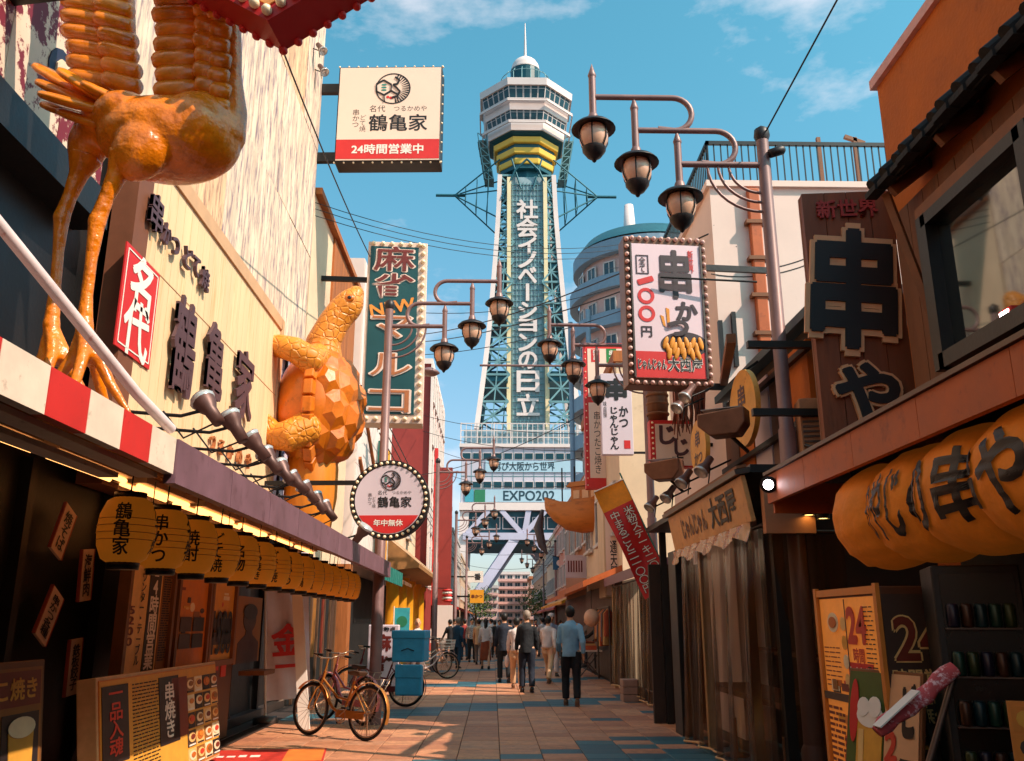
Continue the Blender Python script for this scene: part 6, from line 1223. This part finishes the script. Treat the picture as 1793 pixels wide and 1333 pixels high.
def bicycle(label, loc, rz, fm, lean=0, basket=False, group=None, fen=True, steer=.25):
    t = thing('bicycle', label, 'bicycle', loc, rz, group); t.rotation_euler = (R(lean), 0, rz)
    bx, fx = -.53, .55; wz = .35; bb = Vector((-.08, 0, .29)); st = Vector((-.24, 0, .74)); ht = Vector((.36, 0, .80)); hb = Vector((.40, 0, .66)); rw = Vector((bx, 0, wz)); fw = Vector((fx, 0, wz))
    fr = MB(); fr.tube([bb, st], .017, 8); fr.tube([hb, Vector((.12, 0, .38)), bb], .021, 8); fr.tube([ht-Vector((.0, 0, .06)), Vector((.05, 0, .52)), bb.lerp(st, .45)], .017, 8); fr.tube([ht+Vector((-.02, 0, .05)), hb], .023, 8)
    for s in (-1, 1): fr.tube([bb+Vector((0, s*.02, 0)), rw+Vector((0, s*.05, 0))], .010, 6); fr.tube([st+Vector((0, s*.01, -.06)), rw+Vector((0, s*.05, 0))], .009, 6)
    fr.build('frame', fm, t)
    fk = MB(); [fk.tube([hb, hb+Vector((.03, s*.05, -.05)), fw+Vector((-.02, s*.05, .08)), fw+Vector((0, s*.05, 0))], .011, 6) for s in (-1, 1)]; fk.tube([ht, ht+Vector((-.05, 0, .22))], .013, 8); fk.build('fork', fm, t)
    h = MB(); top = ht+Vector((-.05, 0, .22)); h.tube([top+Vector((-.16, -.27, .03)), top+Vector((.04, -.24, .05)), top+Vector((.05, -.1, .0)), top, top+Vector((.05, .1, .0)), top+Vector((.04, .24, .05)), top+Vector((-.16, .27, .03))], .012, 8); h.build('handlebar', m_chrome, t)
    for s in (-1, 1): MB().tube([top+Vector((-.18, s*.272, .03)), top+Vector((-.06, s*.255, .04))], .018, 8).build('grip', m_tyre, t); MB().tube([top+Vector((.02, s*.2, .03)), top+Vector((-.1, s*.25, -.0))], .006, 5).build('brake_lever', m_chrome, t)
    sd = MB(); sd.add([(-.40, -.09, .86), (-.40, .09, .86), (-.28, .10, .87), (-.28, -.10, .87), (-.10, .025, .86), (-.10, -.025, .86), (-.38, -.07, .80), (-.38, .07, .80), (-.12, .02, .81), (-.12, -.02, .81)], [(0, 1, 2, 3), (3, 2, 4, 5), (0, 6, 7, 1), (1, 7, 8, 4, 2), (0, 3, 5, 9, 6), (4, 8, 9, 5), (6, 9, 8, 7)]); sd.build('saddle', m_sad, t, bevel=.02); MB().tube([st, st+Vector((-.03, 0, .09))], .013, 8).build('seat_post', m_chrome, t)
    for c_ in (rw, fw):
        w_ = obj('wheel', WH[0], m_tyre, t, tuple(c_)); obj('rim', WH[1], m_chrome, w_); obj('spokes', WH[2], m_chrome, w_)
    if fen:
        for c_, a0, a1 in ((rw, 20, 200), (fw, 40, 170)):
            f = MB(); n = 14; vs = []
            for i in range(n+1): a = R(a0+(a1-a0)*i/n); vs += [c_+Vector((.372*math.cos(a), -.028, .372*math.sin(a))), c_+Vector((.382*math.cos(a), 0, .382*math.sin(a))), c_+Vector((.372*math.cos(a), .028, .372*math.sin(a)))]
            f.add(vs, [(i*3+k, i*3+k+1, i*3+k+4, i*3+k+3) for i in range(n) for k in range(2)], sm=True); f.build('fender', fm, t)
    ck = MB(); ck.tube([bb+Vector((.09*math.cos(2*PI*i/24), .04, .09*math.sin(2*PI*i/24))) for i in range(25)], .008, 5, caps=False); ck.tube([bb+Vector((0, -.06, 0)), bb+Vector((.14, -.07, -.1))], .01, 6); ck.tube([bb+Vector((0, .06, 0)), bb+Vector((-.14, .07, .1))], .01, 6); ck = ck.build('crank', m_chrome, t)
    for s in (-1, 1): MB().boxc(bb+Vector((-s*.14, s*.11, s*.1)), (.09, .07, .022)).build('pedal', m_tyre, ck)
    cc = MB(); cc.box(-.5, .02, .03, .045, .26, .36); cc.build('chain_guard', fm, t)
    rk = MB(); [rk.tube([rw+Vector((.05, s*.06, .42)), rw+Vector((-.3, s*.06, .42)), rw+Vector((-.02, s*.055, 0))], .006, 5) for s in (-1, 1)]; rk.tube([rw+Vector((-.3, -.06, .42)), rw+Vector((-.3, .06, .42))], .006, 5); rk.build('rack', m_chrome, t)
    ks = MB(); ks.tube([rw+Vector((.05, -.06, 0)), rw+Vector((.12, -.16, -.34))], .009, 6); ks.build('kickstand', m_chrome, t)
    if basket:
        b = MB(); x0 = fx-.16; z0 = .78
        for zz in (0, .08, .16, .24): k = 1+zz*.6; b.tube([(x0, -.16*k, z0+zz), (x0+.3*k, -.16*k, z0+zz), (x0+.3*k, .16*k, z0+zz), (x0, .16*k, z0+zz), (x0, -.16*k, z0+zz)], .006, 5)
        for u in range(9): y = -.16+.04*u; b.tube([(x0, y, z0), (x0, y*1.14, z0+.24)], .004, 4); b.tube([(x0+.3, y, z0), (x0+.34, y*1.14, z0+.24)], .004, 4); b.tube([(x0, y, z0), (x0+.3, y, z0)], .004, 4)
        b.build('basket', m_chrome if basket is True else basket, t)
    return t
m_bgold = mat('bike_gold', (196, 128, 60), .35, .5, var=.1); m_bpink = mat('bike_pink', (206, 120, 124), .4, .2, var=.1); m_bred = mat('bike_wine', (120, 40, 44), .4, .2); m_bwhite = mat('bike_silver', (200, 180, 176), .35, .5)
a, b = oZ(545, 1287), oZ(632, 1294); mid = (a+b)/2; ang = math.atan2((b-a).y, (b-a).x)
bicycle('gold bicycle parked nearest the red floor mat', tuple(oZ(588, 1293)), PI-R(36), m_bgold, lean=5, steer=0)
bicycle('pink bicycle parked behind the gold one', tuple(oZ(600, 1266)), PI-R(48), m_bpink, lean=4)
dv = bicycle('wine red delivery bicycle loaded with blue boxes', (-2.12, 17.2, 0), PI-R(10), m_bred, lean=3)
bicycle('silver bicycle with wire basket by the sticker covered pole', (-1.75, 25.2, 0), R(22), m_bwhite, basket=m_white, lean=-4)
bicycle('grey bicycle standing behind the silver one', (-2.0, 27.2, 0), R(30), m_chrome, lean=4, basket=True)
m_tarp = mat('tarp_blue', (54, 158, 196), .45, var=.12, vs=5, bump=.5, bs=7)
for z0, z1, w_, lab, dx in ((.80, 1.34, .30, 'blue vinyl box with lid on the rack of the delivery bicycle', .0), (.22, .74, .24, 'blue vinyl saddle bag hanging by the delivery bicycle wheel', .0)):
    x_ = -2.12+.60; t = thing('delivery_box' if z0 > .5 else 'saddle_bag', lab, 'box' if z0 > .5 else 'bag', (x_+dx, 17.0 if z0 > .5 else 16.85, z0), R(-8))
    MB().box(-w_, w_, -.24 if z0 > .5 else -.1, .24 if z0 > .5 else .1, 0, z1-z0-.1 if z0 > .5 else z1-z0).build('body', m_tarp, t, bevel=.03)
    if z0 > .5: MB().box(-w_-.015, w_+.015, -.255, .255, z1-z0-.13, z1-z0+.02).build('lid', m_tarp, t, bevel=.02); MB().tube([(-.12, -.25, .2), (0, -.265, .24), (.12, -.25, .2)], .008, 6).build('handle', m_rod, t)
    else: MB().box(-w_-.008, w_+.008, -.112, -.02, .3, .54).build('flap', m_tarp, t, bevel=.02)
# child seat-like carrier and flag stand sign
t = thing('standing_sign', 'lilac standing sign reading 全自動卓 麻雀 behind the lamp post', 'sign', (-2.35, 19.6, 0), R(-4)); MB().box(-.33, .33, 0, .16, .18, 1.45).build('panel', m_lil, t, bevel=.02); text('全自動卓', m_ink, t, 0, 1.36, -.006, w=.52, h=.1, bold=.02); text('麻', m_neonr, t, 0, 1.08, -.006, h=.36, bold=.04); text('雀', m_neonr, t, 0, .64, -.006, h=.36, bold=.04)
for s in (-1, 1): MB().box(s*.25-.03, s*.25+.03, -.1, .26, 0, .18).build('foot', m_metal, t)
t = thing('teal_flag', 'small teal flag with a green emblem by the yellow columns', 'flag', tuple(oY(704, 1085, 24))); MB().box(-.2, .2, 0, .012, -.3, .3).build('cloth', mat('flag_teal', (50, 160, 170), .7), t); disc(t, 0, -.05, .14, -.002, tgreen, 'emblem'); MB().tube([(-.22, 0, -1.3), (-.22, 0, .34)], .012, 6).build('pole', m_white, t)

# ------------------------------------------------------------ people
m_skin = mat('skin', (206, 150, 116), .55, var=.06, vs=8); m_hairb = mat('hair_black', (20, 16, 16), .55, var=.3, vs=30); m_hairg = mat('hair_grey', (150, 130, 116), .6, var=.2, vs=30); m_shoe = mat('shoe_dark', (30, 24, 24), .5); m_shoeb = mat('shoe_brown', (110, 74, 52), .5)
def cm(n, c, r=.85): return mat('cloth_'+n, c, r, var=.14, vs=6, bump=.35, bs=10)
FOLD = bpy.data.textures.new('cloth_folds', 'CLOUDS'); FOLD.noise_scale = .11
def person(label, loc, rz, top, bot, hair, h=1.72, stride=.16, arms=(0.12, -.12), bend=(.25, .25), skirt=False, long_hair=False, shoe=None, bald=False, sleeve=True, vox=.018, lean=0.0, hem=.0, look=0.0, cap=None, bag=None, loose=1.0, sh=1.0):
    t = thing('person', label, 'person', loc, rz); k = h/1.72
    def V(x, y, z): return Vector((x, y, z))*k
    hip = .92; L_ = []
    for s, st in ((-1, stride), (1, -stride)):
        H = V(s*.09, 0, hip); A = V(s*.10, st*1.6, .085 if st > 0 else .10); Kn = V(s*.10, st*.9+.05, .50); L_.append((H, Kn, A))
    ln = lean; chest = V(0, ln*.8, 1.30); neck = V(0, ln, 1.47); pel = V(0, 0, .96); waist = V(0, ln*.3, 1.10); hd = V(0, ln*1.1+.02, 1.60)
    AR = []
    for s, a, e in ((-1, arms[0], bend[0]), (1, arms[1], bend[1])):
        S_ = V(s*.165, ln*.9, 1.37); E_ = S_+V(s*.05, a*1.0, -.28); W_ = E_+V(s*.01, a*.5+e*.45, -.25+.12*e); AR.append((S_, E_, W_, s))
    b = MB(); b.ell(hd, (.075*k, .095*k, .115*k), 16, 12); b.ell(hd+V(0, .03, -.045), (.058*k, .065*k, .07*k), 12, 8); b.ell(hd+V(0, .105, -.01), (.014*k, .02*k, .025*k), 8, 6)
    for s in (-1, 1): b.ell(hd+V(s*.078, -.005, -.005), (.012*k, .022*k, .032*k), 8, 6)
    b.tube([neck+V(0, 0, -.06), neck+V(0, 0, .05), hd+V(0, 0, -.05)], [.06*k, .052*k, .05*k], 12); b.tube([pel, waist, chest, neck], [(.13*k, .10*k), (.12*k, .09*k), (.15*k, .10*k), (.07*k, .06*k)], 14)
    for (S_, E_, W_, s) in AR:
        b.tube([chest+V(0, 0, .08), S_, E_, W_], [.06*k, .048*k, .04*k, .028*k], 10)
        d = (W_-E_).normalized(); pm = W_+d*.05*k; b.ell(pm, (.022*k, .04*k, .05*k), 10, 8, M=d.to_track_quat('Z', 'Y').to_matrix()); sd = d.cross(Vector((1, 0, 0))).normalized()
        for q_, ln_ in ((-.03, .06), (-.01, .075), (.01, .07), (.03, .055)): b.tube([pm+sd*q_*k+d*.02*k, pm+sd*q_*k+d*(.03+ln_*.6)*k+Vector((-s*.006, 0, 0)), pm+sd*q_*k+d*(.03+ln_)*k+Vector((-s*.018, 0, 0))], [.011*k, .010*k, .008*k], 6)
        b.tube([pm-sd*.025*k, pm-sd*.05*k+d*.035*k, pm-sd*.05*k+d*.06*k], [.012*k, .011*k, .008*k], 6)
    for H, Kn, A in L_: b.tube([pel, H, Kn, A], [.09*k, .08*k, .052*k, .036*k], 12)
    b.build('body', m_skin, t, remesh=vox*.75, smooth=1)
    c = MB(); l = loose; c.tube([V(0, 0, .90-hem), V(0, 0, 1.0), waist, V(0, ln*.6, 1.22), chest+V(0, 0, .02), V(0, ln*.9, 1.385), V(0, ln*.95, 1.435), neck+V(0, 0, .0)], [(.175*k*l, .125*k*l), (.17*k*l, .125*k*l), (.158*k*l, .12*k*l), (.17*k*l, .125*k*l), (.178*k*sh, .13*k*l), (.165*k*sh, .11*k*l), (.105*k, .085*k), (.066*k, .066*k)], 18)
    for (S_, E_, W_, s) in AR:
        en = W_ if sleeve else E_+(S_-E_)*.15; c.ell(S_+V(-s*.012, 0, -.02), (.066*k, .068*k, .066*k), 10, 8); c.tube([S_+V(-s*.05, 0, .0), S_+V(0, 0, -.02), E_, en+(W_-E_)*(-.12)], [.055*k, .062*k*l, .052*k*l, .042*k*l if sleeve else .06*k], 12)
    o = c.build('top', top, t, remesh=vox, smooth=1); o.modifiers.new('folds', 'DISPLACE').strength = .022*k; o.modifiers['folds'].texture = FOLD; o.modifiers['folds'].mid_level = .5
    p = MB()
    if skirt:
        p.tube([V(0, 0, 1.02), V(0, 0, .92), V(0, .01, .65), V(0, .02, .30)], [(.14*k, .11*k), (.175*k, .14*k), (.20*k, .17*k), (.22*k, .20*k)], 20)
    else:
        p.tube([V(0, 0, 1.02), V(0, 0, .95), V(0, 0, .86)], [(.155*k, .115*k), (.165*k, .125*k), (.15*k, .12*k)], 16)
        for H, Kn, A in L_: p.tube([H+V(0, 0, .0), H+V(0, 0, -.12), Kn, A+V(0, -.005, .03)], [.10*k, .10*k, .075*k, .066*k], 14)
    o = p.build('skirt' if skirt else 'trousers', bot, t, remesh=vox, smooth=1); o.modifiers.new('folds', 'DISPLACE').strength = .018*k; o.modifiers['folds'].texture = FOLD; o.modifiers['folds'].mid_level = .5
    for H, Kn, A in L_:
        z_ = A.z-.085*k; q = MB(); q.ell(Vector((A.x, A.y+.055*k, z_+.035*k)), (.046*k, .125*k, .04*k), 14, 8); q.ell(Vector((A.x, A.y-.01*k, z_+.06*k)), (.045*k, .06*k, .06*k), 12, 8); q.box(A.x-.042*k, A.x+.042*k, A.y-.06*k, A.y+.16*k, z_, z_+.022*k); q.build('shoe', shoe or m_shoe, t)
    if not bald:
        hr = MB(); hr.ell(hd+V(0, -.018, .025), (.088*k, .105*k, .108*k), 16, 12); hr.ell(hd+V(0, -.05, -.025), (.076*k, .058*k, .06*k), 12, 8)
        if long_hair: hr.tube([hd+V(0, -.05, .02), hd+V(0, -.085, -.12), hd+V(0, -.10, -.27), hd+V(0, -.095, -.38)], [(.08*k, .055*k), (.085*k, .045*k), (.08*k, .04*k), (.04*k, .02*k)], 12)
        hr.build('hair', hair, t)
    else:
        hr = MB(); hr.lathe([(.079*k, -.02), (.084*k, .02*k), (.078*k, .05*k)], 14, c=hd, a0=PI*1.05, a1=PI*1.95); hr.build('hair', hair, t)
    if cap: MB().lathe([(.095*k, -.0), (.098*k, .05*k), (.07*k, .10*k), (0, .12*k)], 16, c=hd+V(0, 0, .035)).build('cap', cap, t)
    if bag:
        W_ = AR[0][2]; q = MB(); q.ell(W_+V(-.03, .02, -.22), (.06*k, .13*k, .15*k), 14, 8); q.build('bag', bag, t); MB().tube([W_+V(0, .05, -.02), W_+V(-.03, .06, -.12), W_+V(-.03, -.03, -.12), W_+V(0, 0, -.02)], .007, 5).build('bag_handle', bag, t)
    # eyes
    for s in (-1, 1): MB().ell(hd+V(s*.03, .083, .01), (.012*k, .008*k, .007*k), 8, 6).build('eye', m_hairb, t)
    MB().ell(hd+V(0, .093, -.055), (.022*k, .007*k, .006*k), 8, 6).build('mouth', mat('lips', (150, 80, 70), .5), t)
    return t
c_blue = cm('chambray', (132, 176, 204)); c_blk = cm('black', (22, 24, 30)); c_navy = cm('navy', (26, 34, 50)); c_beige = cm('beige', (210, 168, 130)); c_wht = cm('white', (220, 204, 200)); c_rust = cm('rust', (140, 62, 30)); c_jean = cm('jean', (150, 160, 182)); c_red = cm('red', (150, 50, 48)); c_dkblue = cm('dkblue', (28, 62, 84)); c_grey = cm('grey', (120, 108, 104)); c_pat = mat('cloth_pattern', (200, 190, 186), .8, var=.2, vs=20, c2=(50, 44, 60), c2pos=(.5, .56))
G = lambda px, py: tuple(oZ(px, py))
person('man in a light blue chambray shirt and black trousers walking away', G(1001, 1236), R(-4), c_blue, c_blk, m_hairb, 1.80, .06, (.02, -.1), (.7, .2), vox=.016, hem=.06, shoe=m_shoeb, loose=1.05, sh=1.0)
person('grey haired man in a black top and black trousers walking away', G(923, 1213), R(3), c_blk, c_navy, m_hairg, 1.76, .04, (.0, .02), (.15, .15), vox=.016, hem=.08, loose=1.05, sh=1.0)
person('man in a dark navy coat beside the grey haired man', G(883, 1196), R(6), c_navy, c_blk, m_hairb, 1.74, .08, (.03, -.05), (.2, .2), hem=.12, loose=1.08, sh=1.0)
person('woman in a pale top and beige trousers half hidden by the grey haired man', G(905, 1206), R(-3), c_wht, c_beige, m_hairb, 1.62, .12, (.05, -.1), (.2, .2), bag=c_wht, shoe=m_shoeb)
person('striding person in a white shirt and wide beige trousers', G(961, 1196), R(-18), c_wht, c_beige, m_hairb, 1.66, .26, (.2, -.2), (.3, .3), loose=1.1, shoe=m_shoeb)
person('man in a pale denim jacket and white cap walking towards the restaurant', G(966, 1184), PI+R(12), c_jean, c_wht, m_hairb, 1.74, .1, (.1, -.1), (.3, .3), cap=c_wht, loose=1.1)
person('woman with long dark hair, white blouse and rust skirt', G(850, 1172), R(4), c_wht, c_rust, m_hairb, 1.62, .16, (.05, -.05), (.25, .25), skirt=True, long_hair=True)
person('elderly person in a dark blue coat by the bicycles', G(801, 1171), R(-30), c_dkblue, c_dkblue, m_hairg, 1.66, .08, hem=.2, loose=1.15)
person('person in a patterned shirt and dark trousers', G(826, 1160), PI+R(5), c_pat, c_blk, m_hairb, 1.66, .04)
person('person in a red top behind the patterned shirt', G(813, 1156), R(10), c_red, c_dkblue, m_hairb, 1.64, .05)
person('person in a beige coat beside the woman with the rust skirt', G(838, 1164), R(-5), c_beige, c_grey, m_hairb, 1.62, .1, hem=.15)
person('bald man in a white shirt behind the blue delivery box', (oY(731, 1110, 21.5).x, 21.5, 0), PI+R(10), c_wht, c_grey, m_hairg, 1.60, .03, bald=True)
person('dark dressed person at the stall under the plum roof', G(1052, 1178), R(60), c_blk, c_blk, m_hairb, 1.70, .06, (.3, .1), (.8, .5))
person('person in a grey top browsing beside the pleated curtain', G(1030, 1168), R(100), c_grey, c_navy, m_hairb, 1.66, .04, (.3, .3), (.9, .9))
crowd = [(866, 1152, 'c_blk'), (874, 1149, 'c_grey'), (893, 1147, 'c_navy'), (938, 1146, 'c_red'), (950, 1150, 'c_wht'), (982, 1152, 'c_blk'), (787, 1158, 'c_blk'), (795, 1150, 'c_grey'), (860, 1143, 'c_wht'), (912, 1140, 'c_beige'), (905, 1136, 'c_dkblue')]
nm = {'c_blk': 'black', 'c_grey': 'grey', 'c_navy': 'navy', 'c_red': 'red', 'c_wht': 'white', 'c_beige': 'beige', 'c_dkblue': 'dark blue'}
for i, (px, py, c_) in enumerate(crowd):
    o = person('distant walker in a %s top among the crowd towards the tower' % nm[c_], G(px, py), R(180*(i % 2)+7*i), globals()[c_], [c_blk, c_grey, c_navy][i % 3], m_hairb, 1.58+.03*(i % 5), .08+.02*(i % 3), vox=.026); o['group'] = 'distant crowd'

# ------------------------------------------------------------ street trees far off
m_bark = mat('bark', (80, 58, 42), .9); m_leaf = [mat('leaf_%d' % i, c, .7, var=.25, vs=4) for i, c in enumerate([(70, 96, 40), (96, 112, 44), (52, 78, 36)])]
def tree(label, loc, h, r_, seed):
    rg = random.Random(seed); t = thing('street_tree', label, 'tree', loc); tr = MB(); tr.tube([(0, 0, 0), (.1, 0, h*.3), (0, .1, h*.6), (.1, 0, h*.85)], [.2, .15, .1, .04], 8)
    ends = []
    for i in range(9):
        a = i*2.4; z_ = h*(.3+.05*i); e = Vector((r_*.7*math.cos(a), r_*.7*math.sin(a), z_+h*.2)); tr.tube([(0, 0, z_), e*.5+Vector((0, 0, z_*.52)), e], [.07, .05, .02], 6); ends.append(e)
    tr.build('trunk', m_bark, t); cr = [MB(), MB(), MB()]
    for i in range(1500):
        e = rg.choice(ends); p = e+Vector((rg.gauss(0, .33), rg.gauss(0, .33), rg.gauss(0, .28)))*r_; d = Vector((rg.gauss(0, 1), rg.gauss(0, 1), rg.gauss(0, 1))).normalized(); u = d.orthogonal().normalized()*.13; v = d.cross(u)*.8
        cr[i % 3].add([p-u, p-v*.6, p+u, p+v*.6], [(0, 1, 2, 3)])
    for k in range(3): cr[k].build('crown', m_leaf[k], t)
    return t
tree('green street tree beyond the tower arch by the brick block', tuple(oY(942, 1090, 120).to_2d())+(0,), 6.2, 2.3, 1)
tree('low green tree beside the orange projecting sign', tuple(oY(832, 1090, 100).to_2d())+(0,), 5.0, 1.6, 2)
tree('slim green tree in front of the tan shop', tuple(oY(955, 1090, 95).to_2d())+(0,), 5.0, 1.5, 3)

# goods in front of the pale shop, small things on the pavement
m_goods = [cm('goods_%d' % i, c_) for i, c_ in enumerate([(196, 90, 60), (214, 170, 110), (120, 60, 40), (70, 90, 100), (180, 150, 140)])]
t = thing('goods_rack', 'open rack of hanging clothes and bags before the pale shop house', 'rack', (2.95, 24.2, 0))
for y in (-1.3, 1.3): MB().tube([(0, y, 0), (0, y, 1.9)], .025, 8).build('post', m_metal, t)
MB().tube([(0, -1.35, 1.88), (0, 1.35, 1.88)], .02, 8).build('rail', m_metal, t)
rg = random.Random(21)
for i in range(14):
    y = -1.2+i*.185; h_ = rg.uniform(.5, .9); b = MB(); b.tube([(0, y, 1.84), (0, y, 1.72), (0, y, 1.72-h_)], [(.02, .02), (.19, .05), (.22, .06)], 12); b.build('garment', m_goods[i % 5], t)
t = thing('round_lantern', 'pale round paper lantern above the clothes rack', 'lantern', tuple(oY(1036, 1082, 23))); MB().ell((0, 0, 0), (.2, .2, .22), 18, 12).build('paper_body', mat('lantern_pale', (222, 170, 140), .7), t); MB().tube([(0, 0, .22), (0, 0, .7)], .008, 5).build('cord', m_rod, t)
t = thing('trestle_table', 'low trestle table with boxes by the far stall', 'table', (2.75, 26.6, 0)); MB().box(-.35, .35, -.8, .8, .7, .74).build('top', m_white2, t)
for s in (-1, 1): MB().bar((-.3, s*.6, .7), (.3, s*.6, 0), .03).build('leg', m_metal, t); MB().bar((.3, s*.65, .7), (-.3, s*.65, 0), .03).build('leg', m_metal, t)
for i in range(6): MB().box(-.25+.02*i, .2, -.7+.24*i, -.5+.24*i, .741, .86+.05*(i % 3)).build('box', m_goods[i % 5], t)
